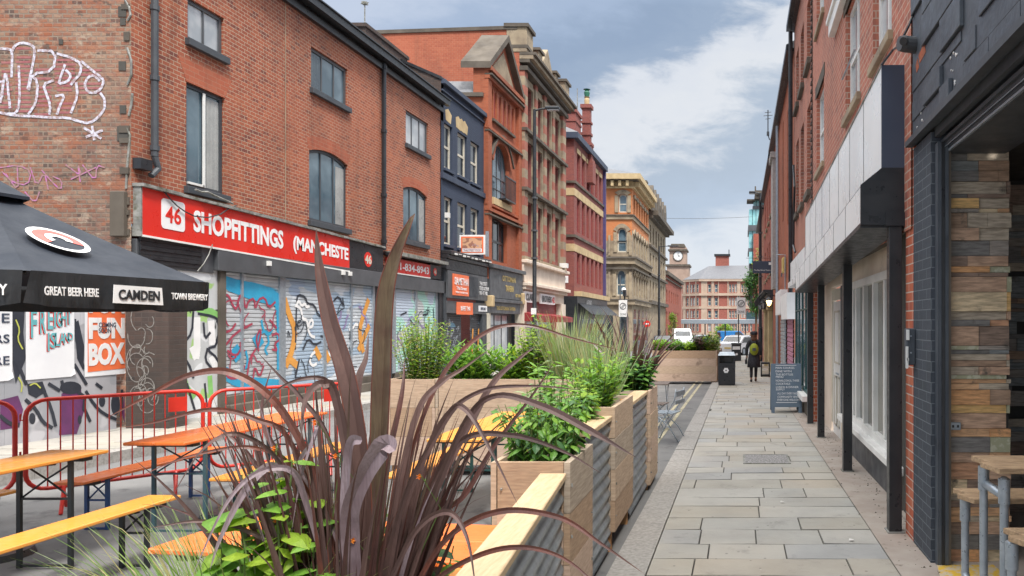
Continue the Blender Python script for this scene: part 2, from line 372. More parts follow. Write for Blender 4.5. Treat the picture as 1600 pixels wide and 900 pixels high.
def flagmat(name, c):
    m, n, b = newmat(name); P = pos(n); b.inputs['Roughness'].default_value = .72
    cc = mixc(n, rmp(n, nz(n, P, 1.6, 6, .6), .35, .65), c, tuple(v*.80 for v in c))
    cc = mixc(n, mth('MULTIPLY', rmp(n, nz(n, P, .7, 3), .45, .62), .5, nt=n), cc, (c[0]*1.05, c[1]*.97, c[2]*.88))
    v = n.nodes.new('ShaderNodeTexVoronoi'); v.inputs['Scale'].default_value = 9; n.links.new(P, v.inputs['Vector'])
    cc = mixc(n, mth('MULTIPLY', rmp(n, v.outputs['Distance'], .115, .085), mth('GREATER_THAN', mth('FRACT', mth('MULTIPLY', v.outputs['Color'], 7.3, nt=n), nt=n), .72, nt=n), nt=n), cc, tuple(v_*.52 for v_ in c))
    v2 = n.nodes.new('ShaderNodeTexVoronoi'); v2.inputs['Scale'].default_value = 13; n.links.new(P, v2.inputs['Vector'])
    cc = mixc(n, mth('MULTIPLY', rmp(n, v2.outputs['Distance'], .07, .05), mth('GREATER_THAN', mth('FRACT', mth('MULTIPLY', v2.outputs['Color'], 5.1, nt=n), nt=n), .8, nt=n), nt=n), cc, (.55, .53, .48))
    cc = mixc(n, mth('MULTIPLY', rmp(n, nz(n, P, 4.5, 7, .7), .57, .70), .55, nt=n), cc, tuple(v_*.5 for v_ in c))
    n.links.new(cc, b.inputs['Base Color']); bump(n, b, nz(n, P, 11, 8, .68), .55, .012); return m
FLAGS = [flagmat('flagstone_%s' % k, c) for k, c in (('grey', (.365, .36, .335)), ('buff', (.385, .355, .305)), ('blue', (.35, .352, .345)), ('olive', (.365, .35, .31)), ('pale', (.40, .39, .36)))]
MT['wood'] = M('weathered_planter_timber', (.50, .375, .27), .8, c2=(.37, .27, .19), sc_=9, stretch=(1, 1, 9), bmp=.35, bs=22, dirt=((.18, .12, .075), 3, .62))
WOODS = [MT['wood'], M('weathered_planter_timber_pinkish', (.53, .39, .30), .8, c2=(.41, .295, .22), sc_=8, stretch=(1.1, 1.1, 10), bmp=.4, bs=20, dirt=((.20, .14, .10), 2.4, .60)), M('weathered_planter_timber_grey', (.44, .36, .28), .85, c2=(.30, .24, .185), sc_=7, stretch=(1, 1, 11), bmp=.45, bs=24, dirt=((.14, .11, .085), 2.0, .58)), M('weathered_planter_timber_dark', (.42, .29, .19), .8, c2=(.30, .20, .13), sc_=10, stretch=(1, 1, 8), bmp=.35, bs=22)]
MT['woodcap'] = M('pale_timber_cap', (.58, .43, .27), .7, c2=(.47, .34, .20), sc_=8, stretch=(9, 1, 1), bmp=.15, bs=20)
MT['woodpost'] = M('orange_cut_timber', (.52, .27, .11), .7, c2=(.40, .20, .085), sc_=8, stretch=(4, 4, 1))
MT['soil'] = M('potting_soil', (.035, .025, .018), .95, c2=(.06, .045, .03), sc_=30, bmp=1, bs=60, bd=.02)
MT['zinc'] = M('corrugated_zinc', (.30, .33, .36), .38, metal=.55, c2=(.20, .225, .25), sc_=5, dirt=((.16, .16, .16), 3, .6))
MT['galv'] = M('galvanised_tube', (.42, .47, .52), .35, metal=.5, c2=(.32, .37, .42), sc_=14)
MT['redpaint'] = M('red_barrier_paint', (.62, .035, .022), .38, c2=(.52, .03, .02), sc_=6, dirt=((.30, .05, .04), 14, .68))
MT['tbl_orange'] = M('orange_varnished_bench_timber', (.80, .19, .035), .36, c2=(.72, .155, .028), sc_=5, stretch=(10, .7, 1), local=True, coat=.15, dirt=((.42, .15, .05), 6, .64), bmp=.15, bs=9)
MT['tbl_amber'] = M('amber_varnished_bench_timber', (.76, .32, .06), .38, c2=(.70, .27, .042), sc_=5, stretch=(10, .7, 1), local=True, coat=.15, dirt=((.42, .15, .05), 6, .64), bmp=.15, bs=9)
MT['tbl_yellow'] = M('honey_varnished_bench_timber', (.78, .32, .055), .38, c2=(.78, .33, .05), sc_=5, stretch=(10, .7, 1), local=True, coat=.15, dirt=((.42, .15, .05), 6, .64), bmp=.15, bs=9)
MT['leg_black'] = M('black_steel_legs', (.015, .018, .02), .45)
MT['leg_green'] = M('dark_green_steel_legs', (.02, .075, .07), .45)
MT['leg_teal'] = M('teal_grey_steel_legs', (.05, .10, .12), .45)
MT['leg_blue'] = M('blue_steel_legs', (.025, .07, .20), .45)
MT['canvas'] = M('black_canvas', (.014, .020, .032), .7, c2=(.021, .028, .042), sc_=2, bmp=.3, bs=5, bd=.03)
MT['canvas_v'] = M('black_canvas_valance', (.010, .011, .013), .6, c2=(.02, .022, .026), sc_=6, bmp=.9, bs=5, bd=.03, stretch=(1, 1, .3))
MT['shutter'] = M('galvanised_shutter', (.42, .44, .46), .5, metal=.3, c2=(.32, .335, .35), sc_=2)
MT['yellowpaint'] = M('worn_yellow_line_paint', (.62, .40, .04), .7, c2=(.5, .42, .3), sc_=18, lo=.45, hi=.55)
MT['paleline'] = M('faded_yellow_road_line', (.52, .47, .30), .8, c2=(.28, .26, .2), sc_=14)
MT['skin'] = M('skin', (.45, .25, .17), .5)

mottle(MT['brick_gable'], [((.34, .10, .04), 1.6, .52, .08, .55, 3), ((.42, .33, .25), 2.4, .56, .06, .6, 9), ((.06, .045, .04), 3.0, .58, .06, .7, 15), ((.22, .10, .075), 9, .52, .05, .5, 4)])
mottle(MT['brick46'], [((.44, .14, .06), 1.2, .54, .14, .4, 5), ((.16, .055, .04), 1.9, .58, .12, .45, 8)])
# ------------------------------------------------------------------ ground
mb = MB()
for x0, x1 in ((-400, 400),):
    ys = [-30, -20, 0, 40, 100, 170, 3000]
    for a, b in zip(ys, ys[1:]): mb.quad((x0, a, gz(a)-.09), (x1, a, gz(a)-.09), (x1, b, gz(b)-.09), (x0, b, gz(b)-.09))
struct(mb.build('ground', MT['asphalt']))
mb = MB()
for a, b in ((-5, 60), (60, 170)):
    mb.quad((-8.22, a, gz(a)+ROAD), (-.90, a, gz(a)+ROAD), (-.90, b, gz(b)+ROAD), (-8.22, b, gz(b)+ROAD))
mb.quad((-40, 47.2, gz(47.2)+ROAD+.004), (-8.0, 47.2, gz(47.2)+ROAD+.004), (-8.0, 53, gz(53)+ROAD+.004), (-40, 53, gz(53)+ROAD+.004))
mb.quad((-.9, 52, gz(52)+ROAD+.004), (12, 52, gz(52)+ROAD+.004), (12, 160, gz(160)+ROAD+.004), (-.9, 160, gz(160)+ROAD+.004))
struct(mb.build('road', MT['asphalt']))
mb = MB()
for xx in (-1.28, -1.48):
    y = 8.7
    while y < 46:
        l = rnd.uniform(1.4, 3.0); mb.quad((xx-.035, y, gz(y)+ROAD+.006), (xx+.035, y, gz(y)+ROAD+.006), (xx+.035, y+l, gz(y+l)+ROAD+.006), (xx-.035, y+l, gz(y+l)+ROAD+.006)); y += l+rnd.choice((0.02, .02, .12))
struct(mb.build('road_marking', MT['paleline']))

def kerb(x0, x1, ya, yb, top, name):
    mb = MB(); y = ya
    while y < yb:
        l = .92; j = rnd.uniform(-.003, .003)
        mb.add([(x0, y+.004, gz(y)-.3), (x1, y+.004, gz(y)-.3), (x1, y+l-.004, gz(y)-.3), (x0, y+l-.004, gz(y)-.3),
                (x0, y+.004, gz(y)+top+j), (x1, y+.004, gz(y)+top+j), (x1, y+l-.004, gz(y+l)+top+j), (x0, y+l-.004, gz(y+l)+top+j)],
               [(4, 5, 6, 7), (0, 1, 5, 4), (1, 2, 6, 5), (2, 3, 7, 6), (3, 0, 4, 7)]); y += l
    return struct(mb.build(name, MT['kerb']))
kerb(-.90, -.64, 1, 52, .003, 'kerb'); kerb(-8.42, -8.22, 2, 47, LP+.003, 'kerb')

def flags(x0, x1, ya, yb, top, name, rowlo, rowhi, skip=None):
    mb = MB(); mb.mi = 5
    n = 12
    for i in range(n):
        a = ya+(yb-ya)*i/n; b = ya+(yb-ya)*(i+1)/n
        mb.quad((x0, a, gz(a)+top-.014), (x1, a, gz(a)+top-.014), (x1, b, gz(b)+top-.014), (x0, b, gz(b)+top-.014))
    y = ya; g = .006
    while y < yb:
        h = rnd.uniform(rowlo, rowhi)*(1 if y < 30 else 1.6); x = x0+rnd.uniform(-.5, 0); sk = rnd.uniform(-.008, .008)
        while x < x1:
            wd = rnd.choice((.45, .55, .68, .80, .95, 1.15))*rnd.uniform(.93, 1.07); a, b = max(x, x0)+g, min(x+wd, x1)-g
            if b > a+.03:
                if x+wd > x1-.12: b = x1-g; wd = 9
                t = [top+rnd.uniform(-.004, .004) for _ in range(4)]; mb.mi = rnd.choice((0, 0, 1, 2, 3, 3, 4, 4))
                ya_, yb_ = y+g, y+h-g
                P = [(a, ya_+sk, gz(ya_)+t[0]), (b, ya_-sk, gz(ya_)+t[1]), (b, yb_-sk, gz(yb_)+t[2]), (a, yb_+sk, gz(yb_)+t[3])]
                if not (skip and a < skip[1] and b > skip[0] and ya_ < skip[3] and yb_ > skip[2]):
                    mb.add(P+[(p[0], p[1], p[2]-.03) for p in P], [(0, 1, 2, 3), (4, 5, 1, 0), (5, 6, 2, 1), (6, 7, 3, 2), (7, 4, 0, 3)])
            x += wd
        y += h
    return struct(mb.build(name, FLAGS+[MT['grout']]))
flags(-.637, 1.10, 1.2, 52, 0, 'pavement', .34, .46)
flags(-10.6, -8.42, 4, 47, LP, 'pavement', .45, .6)
mb = MB(); n = 20
for i in range(n):
    a, b = 1+51*i/n, 1+51*(i+1)/n
    mb.quad((1.10, a, gz(a)+.001), (1.95, a, gz(a)+.001), (1.95, b, gz(b)+.001), (1.10, b, gz(b)+.001))
struct(mb.build('pavement', MT['concrete']))
# worn yellow threshold paint, inspection cover
mb = MB(); mb.quad((1.34, 4.80, gz(5)+.008), (1.80, 4.80, gz(5)+.008), (1.80, 5.12, gz(5)+.006), (1.40, 5.12, gz(5)+.006))
struct(mb.build('road_marking', MT['yellowpaint']))
t = thing('inspection_cover', 'grey speckled square inspection cover set flush in the pavement flags', 'cover', (.33, 9.4, gz(9.4)))
MT['spk'] = M('speckled_cover', (.33, .32, .32), .8, c2=(.14, .14, .14), sc_=45, lo=.45, hi=.55, bmp=.6, bs=60)
mb = MB(); mb.box(.08, .62, 9.12, 9.70, gz(9.1)-.02, gz(9.4)+.009); mb.build('cover_plate', MT['spk'], t)
mb = MB()
for a in ((.05, .08, 9.09, 9.73), (.62, .65, 9.09, 9.73), (.08, .62, 9.09, 9.12), (.08, .62, 9.70, 9.73)): mb.box(*a, gz(9.1)-.02, gz(9.4)+.011)
mb.build('cover_frame', MT['lead'], t)

# ------------------------------------------------------------------ wall machinery
def left(X=XL): return lambda u, d, z: (X+d, u, z)
def right(X=XR): return lambda u, d, z: (X-d, u, z)
def front(Y): return lambda u, d, z: (u, Y-d, z)
def arc(a, b, zt, rise, n=8):            # points of a segmental / round head from a to b, springing at zt-rise
    out = []
    for i in range(n+1):
        s = i/n; out.append((a+(b-a)*s, zt-rise+rise*math.sqrt(max(0, 1-(2*s-1)**2)) if rise >= (b-a)*.4 else zt-rise+rise*(1-(2*s-1)**2)))
    return out
def wall(mb, u0, u1, z0, z1, ops, depth=.12, d=0.0, top=None):
    us = sorted(set([u0, u1]+[v for o in ops for v in o[:2]])); zs = sorted(set([z0, z1]+[v for o in ops for v in o[2:4]]))
    for a, b in zip(us, us[1:]):
        for c, e in zip(zs, zs[1:]):
            if any(o[0] <= a+1e-6 and o[1] >= b-1e-6 and o[2] <= c+1e-6 and o[3] >= e-1e-6 for o in ops): continue
            mb.quad((a, d, c), (b, d, c), (b, d, e), (a, d, e))
    for o in ops:
        a, b, c, e = o[:4]; r = o[4] if len(o) > 4 else 0; i = d-depth
        mb.quad((a, d, c), (a, i, c), (a, i, e-r), (a, d, e-r)); mb.quad((b, d, c), (b, d, e-r), (b, i, e-r), (b, i, c)); mb.quad((a, d, c), (b, d, c), (b, i, c), (a, i, c))
        if r == 0: mb.quad((a, d, e), (a, i, e), (b, i, e), (b, d, e))
        else:
            A = arc(a, b, e, r)
            for (p, q), (p2, q2) in zip(A, A[1:]):
                mb.quad((p, d, q), (p2, d, q2), (p2, d, e), (p, d, e)); mb.quad((p, d, q), (p, i, q), (p2, i, q2), (p2, d, q2))
def bar(mb, a, b, c, e, d0, d1): mb.box(a, b, d0, d1, c, e)
def window(par, tf, op, fm, gm, cols=(1,), rows=(1,), depth=.12, fw=.05, thick=.05, name='window', bars=.03, glass_rows=None, parts=True):
    a, b, c, e = op[:4]; r = op[4] if len(op) > 4 else 0; d1 = -depth+thick; d0 = -depth+.004
    mb = MB(tf); z1 = e-r
    bar(mb, a, a+fw, c, z1, d0, d1); bar(mb, b-fw, b, c, z1, d0, d1); bar(mb, a+fw, b-fw, c, c+fw, d0, d1)
    if r == 0: bar(mb, a+fw, b-fw, e-fw, e, d0, d1)
    else:
        A = arc(a, b, e, r); B = arc(a+fw, b-fw, e-fw, r)
        for i in range(len(A)-1): mb.prism([A[i], A[i+1], B[i+1], B[i]], d0, d1)
    s = sum(cols); u = a
    for k in cols[:-1]:
        u += (b-a)*k/s; zt = z1
        if r:
            q = (u-a)/(b-a); zt = e-r+(r*(1-(2*q-1)**2) if r < (b-a)*.4 else r*math.sqrt(1-(2*q-1)**2))-fw*.5
        bar(mb, u-bars/2, u+bars/2, c+fw, zt-(0 if r else fw), d0+.003, d1-.006)
    s = sum(rows); z = c
    for k in rows[:-1]:
        z += (z1-c)*k/s; bar(mb, a+fw, b-fw, z-bars/2, z+bars/2, d0+.006, d1-.003)
    w_ = mb.build(name, fm, par)
    g = MB(tf); gd = -depth+.02
    if r:
        A = arc(a+.01, b-.01, e-.01, r); g.add([(a+.01, gd, c)]+[(p, gd, q) for p, q in A]+[(b-.01, gd, c)], [tuple(range(len(A)+2))])
    else: g.quad((a, gd, c), (b, gd, c), (b, gd, e), (a, gd, e))
    p = g.build('pane', gm, w_); return w_
def sill(par, tf, a, b, z, mat, h=.08, d=.08, ext=.06, name='sill'):
    mb = MB(tf); mb.box(a-ext, b+ext, -.10, d, z-h, z-.001); return mb.build(name, mat, par, bevel=.006)
def ycut(px0, px1): return YL(px0), YL(px1)

# ------------------------------------------------------------------ SHOPFITTINGS BUILDING (left, nearest)
LF = left()
y0, yC, y1 = YL(205), YL(594), YL(688)
b46 = thing('brick_shop_building', 'orange-red brick shop building with a long red sign and graffiti-covered shutters', 'building', (XL, y0, gz(y0)))
def opL(pa, pb, pt, pbt, rise=0):
    u0, u1 = YL(pa), YL(pb); return (u0, u1, ZL(pa, pbt), ZL(pa, pt), rise)
W46 = [opL(293, 350, -5, 60), opL(291, 351, 127, 291), opL(486, 543, 72, 137), opL(483, 543, 225, 344, .14), opL(634, 669, 171, 224), opL(630, 667, 286, 374, .14)]
mb = MB(LF); wall(mb, y0, y1, 3.3, 9.1, W46, .13)
mb.quad((y1, 0, 3.3), (y1, -9, 3.3), (y1, -9, 9.1), (y1, 0, 9.1))
mb.build('wall', MT['brick46'], b46)
gl = [MT['glass_blue'], MT['glass'], MT['glass_blue'], MT['glass'], MT['glass_lit'], MT['glass']]
gl = [MT['glass_lit'], MT['glass_blue'], MT['glass_blue'], MT['glass_blue'], MT['glass_lit'], MT['glass_blue']]
for i, o in enumerate(W46):
    window(b46, LF, o, MT['dgrey'] if i in (0, 2, 4) else MT['charcoal'], gl[i], cols=((1, 1), (1, 1), (1, 1, 1), (1, 1, 1), (1, 1, 1), (1, 1, 1))[i], depth=.10, fw=.07, bars=.035)
    # pale opening sashes
    sill(b46, LF, o[0], o[1], o[2], MT['charcoal'], h=.13, d=.09)
    # rubbed orange-brick lintels
    if i in (1, 3, 5):
        mb = MB(LF); a, b, e = o[0]-.12, o[1]+.12, o[3]; r = o[4]
        if r:
            A = arc(o[0], o[1], e, r); B = arc(a, b, e+.30, r+.02)
            for k in range(len(A)-1): mb.prism([A[k], A[k+1], B[k+1], B[k]], -.02, .004)
        else: mb.prism([(o[0], e), (o[1], e), (b+.08, e+.42), (a-.08, e+.42)], -.02, .004)
        mb.build('lintel', MT['brick_sidewall'], b46)
# white sash inserts on first pair and near window
def strip(par, tf, a, b, c, e, d0, d1, mat, name='sash'):
    mb = MB(tf); mb.box(a, b, d0, d1, c, e); return mb.build(name, mat, par)
o = W46[1]; strip(b46, LF, (o[0]+o[1])/2-.03, (o[0]+o[1])/2+.025, o[2]+.07, o[3]-.07, -.05, -.03, MT['white']); strip(b46, LF, o[0]+.1, (o[0]+o[1])/2, o[2]+.07, o[2]+.11, -.07, -.03, MT['white'])
for i, f0_, f1_ in ((1, .60, .97), (3, .74, .96), (5, .74, .96), (2, .04, .30)):
    o = W46[i]; w_ = o[1]-o[0]; mb = MB(LF); zt_ = o[3]-.12-(o[4] if len(o) > 4 else 0)
    n_ = 7
    for k in range(n_):
        a = o[0]+w_*(f0_+(f1_-f0_)*k/n_); b = o[0]+w_*(f0_+(f1_-f0_)*(k+1)/n_); mb.add([(a, -.074+.004*(k % 2), o[2]+.08), (b, -.070-.004*(k % 2)+.004, o[2]+.08), (b, -.070-.004*(k % 2)+.004, zt_), (a, -.074+.004*(k % 2), zt_)], [(0, 1, 2, 3)])
    mb.build('net_curtain', M('net_curtain_%d' % i, (.36, .37, .36) if i != 2 else (.10, .13, .15), .3, c2=(.24, .25, .25) if i != 2 else (.06, .08, .1), sc_=2), b46)
mb = MB(LF); mb.box(y0, y1+.1, 0, .10, 8.76, 8.9); mb.build('eaves_board', MT['black'], b46)
for px_, w_, m_ in ((557, .16, (.16, .05, .035)), (486, .10, (.40, .13, .07))):
    pass
# gutter and eaves
mb = MB(LF); mb.box(y0, y1+.1, 0, .16, 9.02, 9.12); mb.box(y0, y1+.1, .16, .30, 8.98, 9.16); mb.box(y0, y1+.1, -.05, .02, 8.9, 9.02); mb.box(y0-.05, y1+.1, .02, .34, 9.16, 9.19)
g_ = mb.build('gutter', MT['black'], b46)
mb = MB(LF); mb.add([(y0, .3, 9.18), (y1, .3, 9.18), (y1, -4.5, 11.2), (y0, -4.5, 11.2)], [(0, 1, 2, 3)]); mb.add([(y0, -4.5, 11.2), (y1, -4.5, 11.2), (y1, -9, 9.18), (y0, -9, 9.18)], [(0, 1, 2, 3)])
mb.build('roof', MT['slate'], b46)
mb = MB(LF)
mb.box(22.2, 25.0, -2.5, -1.4, 9.2, 10.75); mb.box(22.15, 25.05, -2.55, -1.35, 10.75, 10.86)
c_ = mb.build('chimney', MT['brick_dark'], b46)
# parapet gable of the same terrace with slates
# near return wall (gable)
GY = y0
mb = MB(front(GY)); mb.quad((-22, 0, -.4), (XL+.001, 0, -.4), (XL+.001, 0, 9.1), (-22, 0, 9.1)); mb.add([(-22, 0, 9.1), (XL, 0, 9.1), (XL-4.5, 0, 11.2)], [(0, 1, 2)])
# crumbling toothed quoin at the corner
mb.build('gable_wall', MT['brick_gable'], b46)
mb = MB(front(GY)); r2 = random.Random(3)
for k in range(34):
    z = 3.1+k*.17
    if r2.random() < .35:
        wd = r2.uniform(.05, .15); mb.box(XL-wd-.05, XL-.02, .003, r2.uniform(.012, .04), z, z+r2.uniform(.06, .14))
mb.build('mortar_patch', MT['stone_dark'], b46)
mb = MB(front(GY)); r2 = random.Random(5)
for px_, py_, s_ in ((192, 17, .10), (193, 33, .07), (96, 65, .05), (192, 102, .09), (193, 170, .08), (193, 207, .14)):
    x = X_(px_, GY); z = Z_(py_, GY); mb.box(x-s_*.7, x+s_*.6, .002, .012, z-s_, z+s_*.7)
mb.build('putlog_hole', MT['grout'], b46)
mb = MB(front(GY))
for seg in ([(196, 0), (203, 12), (205, 24), (200, 33)], [(200, 75), (206, 95), (206, 118), (200, 133)], [(208, 146), (206, 165), (202, 182)], [(200, 200), (204, 212), (200, 260), (198, 295)]):
    mb.tube([(X_(a, GY), .012, Z_(b, GY)) for a, b in seg], .017, 6)
mb.build('mortar_fillet', MT['lead'], b46)
mb = MB(front(GY)); mb.box(X_(178, GY), X_(200, GY), .003, .09, Z_(370, GY), Z_(300, GY)); mb.build('pilaster_console', MT['stone_dark'], b46, bevel=.01)
# graffiti on the gable: white outlined letters, maroon fill, magenta tags
def stroke(mb, pts, wd, Y, d=.006): mb.flat([(X_(a, Y), Z_(b, Y)) for a, b in pts], wd, d)
MT['g_fill'] = M('maroon_spray', (.30, .09, .10), .8, c2=(.34, .14, .13), sc_=14, lo=.4, hi=.6, bmp=.8, bs=50)
MT['g_white'] = M('white_spray', (.60, .60, .70), .7, c2=(.34, .24, .24), sc_=22, lo=.42, hi=.62)
MT['g_pink'] = M('magenta_spray', (.46, .16, .38), .7, c2=(.34, .19, .19), sc_=20, lo=.40, hi=.56)
mb = MB(front(GY))
for a, b, c, e in ((0, 20, 96, 178), (24, 50, 74, 176), (54, 82, 86, 180), (84, 120, 92, 130), (88, 116, 132, 184), (122, 160, 108, 144)):
    k = 0; z = c
    while z < e:
        if r2.random() < .75: mb.box(X_(a+r2.uniform(0, 3), GY), X_(b-r2.uniform(0, 3), GY), .002, .0035, Z_(z+3.6, GY), Z_(z, GY))
        z += 7
mb.build('spray_fill', MT['g_fill'], b46)
mb = MB(front(GY))
for pts in ([(0, 76), (16, 77), (20, 80), (19, 120)], [(19, 82), (24, 71), (34, 67), (48, 69), (56, 76), (52, 100), (44, 138)], [(30, 104), (32, 160), (26, 178), (14, 178)], [(2, 160), (8, 116), (12, 118), (16, 168)],
            [(60, 79), (88, 80), (84, 112), (50, 115), (46, 140)], [(48, 118), (60, 126), (58, 160), (46, 178)], [(90, 84), (112, 90), (128, 100), (126, 116), (118, 124), (112, 132)], [(102, 102), (96, 120), (92, 132), (106, 128), (112, 118), (104, 110)],
            [(128, 96), (142, 108), (160, 122), (163, 128), (158, 140), (148, 146), (138, 144), (132, 134), (138, 120), (148, 118), (156, 126)], [(84, 126), (68, 132), (74, 148), (80, 166), (78, 178)], [(88, 150), (102, 148), (94, 166), (90, 178)],
            [(120, 130), (122, 150), (112, 176)], [(158, 146), (165, 156), (164, 170), (154, 184), (140, 193), (124, 190), (108, 184), (80, 184), (56, 182), (24, 181), (0, 176)], [(0, 128), (6, 128), (4, 150)],
            [(132, 200), (158, 216)], [(136, 214), (160, 204)], [(145, 198), (148, 218)]):
    stroke(mb, pts, .042, GY)
mb.build('spray_outline', MT['g_white'], b46)
mb = MB(front(GY))
for pts in ([(0, 262), (30, 258), (50, 268), (44, 290), (20, 285), (4, 268)], [(10, 272), (30, 300), (28, 262)], [(48, 262), (58, 292), (70, 268), (76, 296)], [(66, 266), (80, 282), (96, 298), (98, 282), (84, 276)], [(104, 258), (128, 276), (122, 254), (126, 284)], [(112, 280), (150, 262)], [(130, 258), (150, 284), (152, 258), (164, 262)], [(40, 300), (56, 318), (62, 300)]):
    stroke(mb, pts, .022, GY)
mb.build('spray_tag', MT['g_pink'], b46)
# fascia sign band
def slope(tf, u0, k): return lambda u, d, z: tf(u, d, z-k*(u-u0))
SF = slope(LF, y0, .022)
sg0, sgR, sgK = YL(210), YL(538), YL(592)
sign = MB(SF); sign.box(sg0, sgR, -.02, .13, 3.13, 3.92); sg = sign.build('shop_sign', MT['signred'], b46)
mb = MB(SF); mb.box(sg0-.03, sg0-.002, -.02, .135, 3.10, 3.95); mb.build('sign_end', MT['lead'], sg); mb = MB(SF); mb.box(sg0, sgR, .11, .145, 3.095, 3.128); mb.build('sign_trim', MT['white'], sg)
mb = MB(SF); mb.box(sgR, sgK, -.02, .12, 3.13, 3.92); sgb = mb.build('shop_sign', MT['black'], b46)
mb = MB(SF)
k = sg0-.05
while k < sgK:
    l = r2.uniform(.25, .7); mb.box(k, min(k+l, sgK)-.004, -.02, .19+r2.uniform(-.02, .02), 3.925, 3.965+r2.uniform(0, .02)); k += l
mb.build('flashing', MT['lead'], b46)
mb = MB(SF); u0, u1 = YL(240), YL(277); zt, zb = 3.82, 3.30; r_ = .06
poly = []
for cx_, cz_, a0 in ((u1-r_, zt-r_, 0), (u0+r_, zt-r_, 90), (u0+r_, zb+r_, 180), (u1-r_, zb+r_, 270)):
    for q in range(5): a = math.radians(a0+q*22.5); poly.append((cx_+r_*math.cos(a), cz_+r_*math.sin(a)))
mb.prism(poly, .132, .138); mb.build('number_panel', MT['signwhite'], sg)
def tl(s, pa, pb, z, h, mat, par, d=.139, bold=.02, X=XL): 
    ua, ub = YL(pa), YL(pb); um = (ua+ub)/2; return text(s, mat, (X+d, um, z-.022*(um-y0)), (0, 1, -.022), (0, 0, 1), ub-ua, h, par, bold=bold)
tl("46", 246, 271, 3.56, .30, MT['signred'], sg, d=.139)
tl("SHOPFITTINGS", 291, 433, 3.545, .40, MT['signwhite'], sg, d=.133, bold=.035)
tl("(MANCHESTE", 449, 536, 3.50, .40, MT['signwhite'], sg, d=.133, bold=.035)
mb = MB(SF); uc = YL(568); mb.lathe  # round badge
poly = [(uc+.20*math.cos(a*PI/10), 3.52+.20*math.sin(a*PI/10)) for a in range(20)]
mb.prism(poly, .122, .127); mb.build('badge', MT['signred'], sgb)
tl("46", 563, 573, 3.52, .24, MT['offwhite'], sgb, d=.129, bold=.03)
# second sign
mb = MB(LF); a, b = YL(602), YL(666); mb.box(a, b, -.02, .13, 3.12, 3.52); s2 = mb.build('shop_sign', MT['signred'], b46)
mb = MB(LF); mb.box(a, b, .10, .14, 3.08, 3.118); mb.build('sign_trim', MT['white'], s2)
text("061-834-8943", MT['signwhite'], (XL+.132, (a+b)/2, 3.32), (0, 1, 0), (0, 0, 1), (b-a)*.92, .23, s2, bold=.02)
mb = MB(LF); mb.box(b, YL(684), -.02, .12, 3.10, 3.55); mb.box(YL(598), YL(686), -.02, .20, 3.58, 3.66); mb.build('shop_sign', MT['black'], b46)
mb = MB(LF); uc = YL(674); mb.prism([(uc+.13*math.cos(q*PI/8), 3.33+.13*math.sin(q*PI/8)) for q in range(16)], .121, .126); bg2 = mb.build('badge', MT['signred'], b46)
text("46", MT['offwhite'], (XL+.128, uc, 3.33), (0, 1, 0), (0, 0, 1), .17, .15, b46, bold=.02)
mb = MB(LF); mb.box(YL(600), YL(686), -.02, .32, 3.60, 3.70); mb.build('flashing', MT['lead'], b46)
# dark fascia / shutter box band
mb = MB(LF); mb.box(YL(330), YL(690), -.1, .14, 2.66, 3.06); mb.box(YL(330), YL(594), .0, .09, 3.05, 3.12); mb.box(YL(232)-.3, YL(330), -.1, .05, 2.6, 3.06); mb.build('fascia', MT['dgrey'], b46, bevel=.008)
mb = MB(LF)
for k in range(6): z = 2.66+k*.075; mb.prism([(YL(212), z), (YL(309), z), (YL(309), z+.07), (YL(212), z+.07)], .05, .075+.012*(k % 2))
mb.build('roller_shutter_box', MT['black'], b46)
for px_ in (408, 537, 526):
    z = 2.86; mb = MB(LF); u = YL(px_); mb.box(u-.04, u+.04, .14, .2, z, z+.1); mb.build('security_lamp', MT['white'], b46)
# cables over the sign
def cable(par, pts, r, mat, name='cable', tf=None):
    mb = MB(tf); P = []
    for (a, b, s_) in zip(pts, pts[1:], [1]*len(pts)):
        for q in range(8):
            t_ = q/8; P.append((a[0]+(b[0]-a[0])*t_, a[1]+(b[1]-a[1])*t_, a[2]+(b[2]-a[2])*t_-.0))
    P.append(pts[-1]); mb.tube(P, r, 5); return mb.build(name, mat, par)
def LP3(px, py, d=.17): y = YL(px); return (y, d, Z_(py, y))
cable(b46, [LP3(*q) for q in ((240, 298), (250, 310), (262, 322), (275, 331), (290, 338), (310, 340), (330, 335), (345, 325), (356, 321))], .012, MT['black'], tf=LF)
cable(b46, [LP3(*q) for q in ((318, 382), (312, 398), (304, 412), (294, 424))], .010, MT['lead'], tf=LF)
cable(b46, [LP3(*q) for q in ((291, 296), (300, 300), (310, 300), (322, 306), (350, 318))], .02, MT['lead'], tf=LF)
# downpipes
mb = MB(LF); u = YL(233)+.02; mb.tube([(u, .08, 8.95), (u, .08, 4.5)], .055, 8)
for z in (8.2, 7, 5.8, 4.6): mb.tube([(u, .08, z), (u, .08, z+.08)], .07, 8)
mb.tube([(u, .08, 4.5), (u+.05, .1, 4.3), (u-.1, .1, 4.15)], .05, 8); mb.build('downpipe', MT['charcoal'], b46, smooth=False)
mb = MB(LF); mb.box(u-.36, u-.12, .0, .14, 4.22, 4.4); mb.build('security_lamp', MT['black'], b46)
mb = MB(LF); u = YL(595); mb.tube([(u, .09, 8.95), (u, .09, 3.7)], .06, 8)
for z in (8.8, 7, 5.2, 3.9): mb.tube([(u, .09, z), (u, .09, z+.1)], .08, 8)
mb.build('downpipe', MT['black'], b46)
# vertical stains and seams are in the wall; long movement joints
mb = MB(LF)
mb.box(YL(446)-.012, YL(446)+.012, 0.0, .004, 3.95, 9.0)
mb.build('movement_joint', MT['stone'], b46)
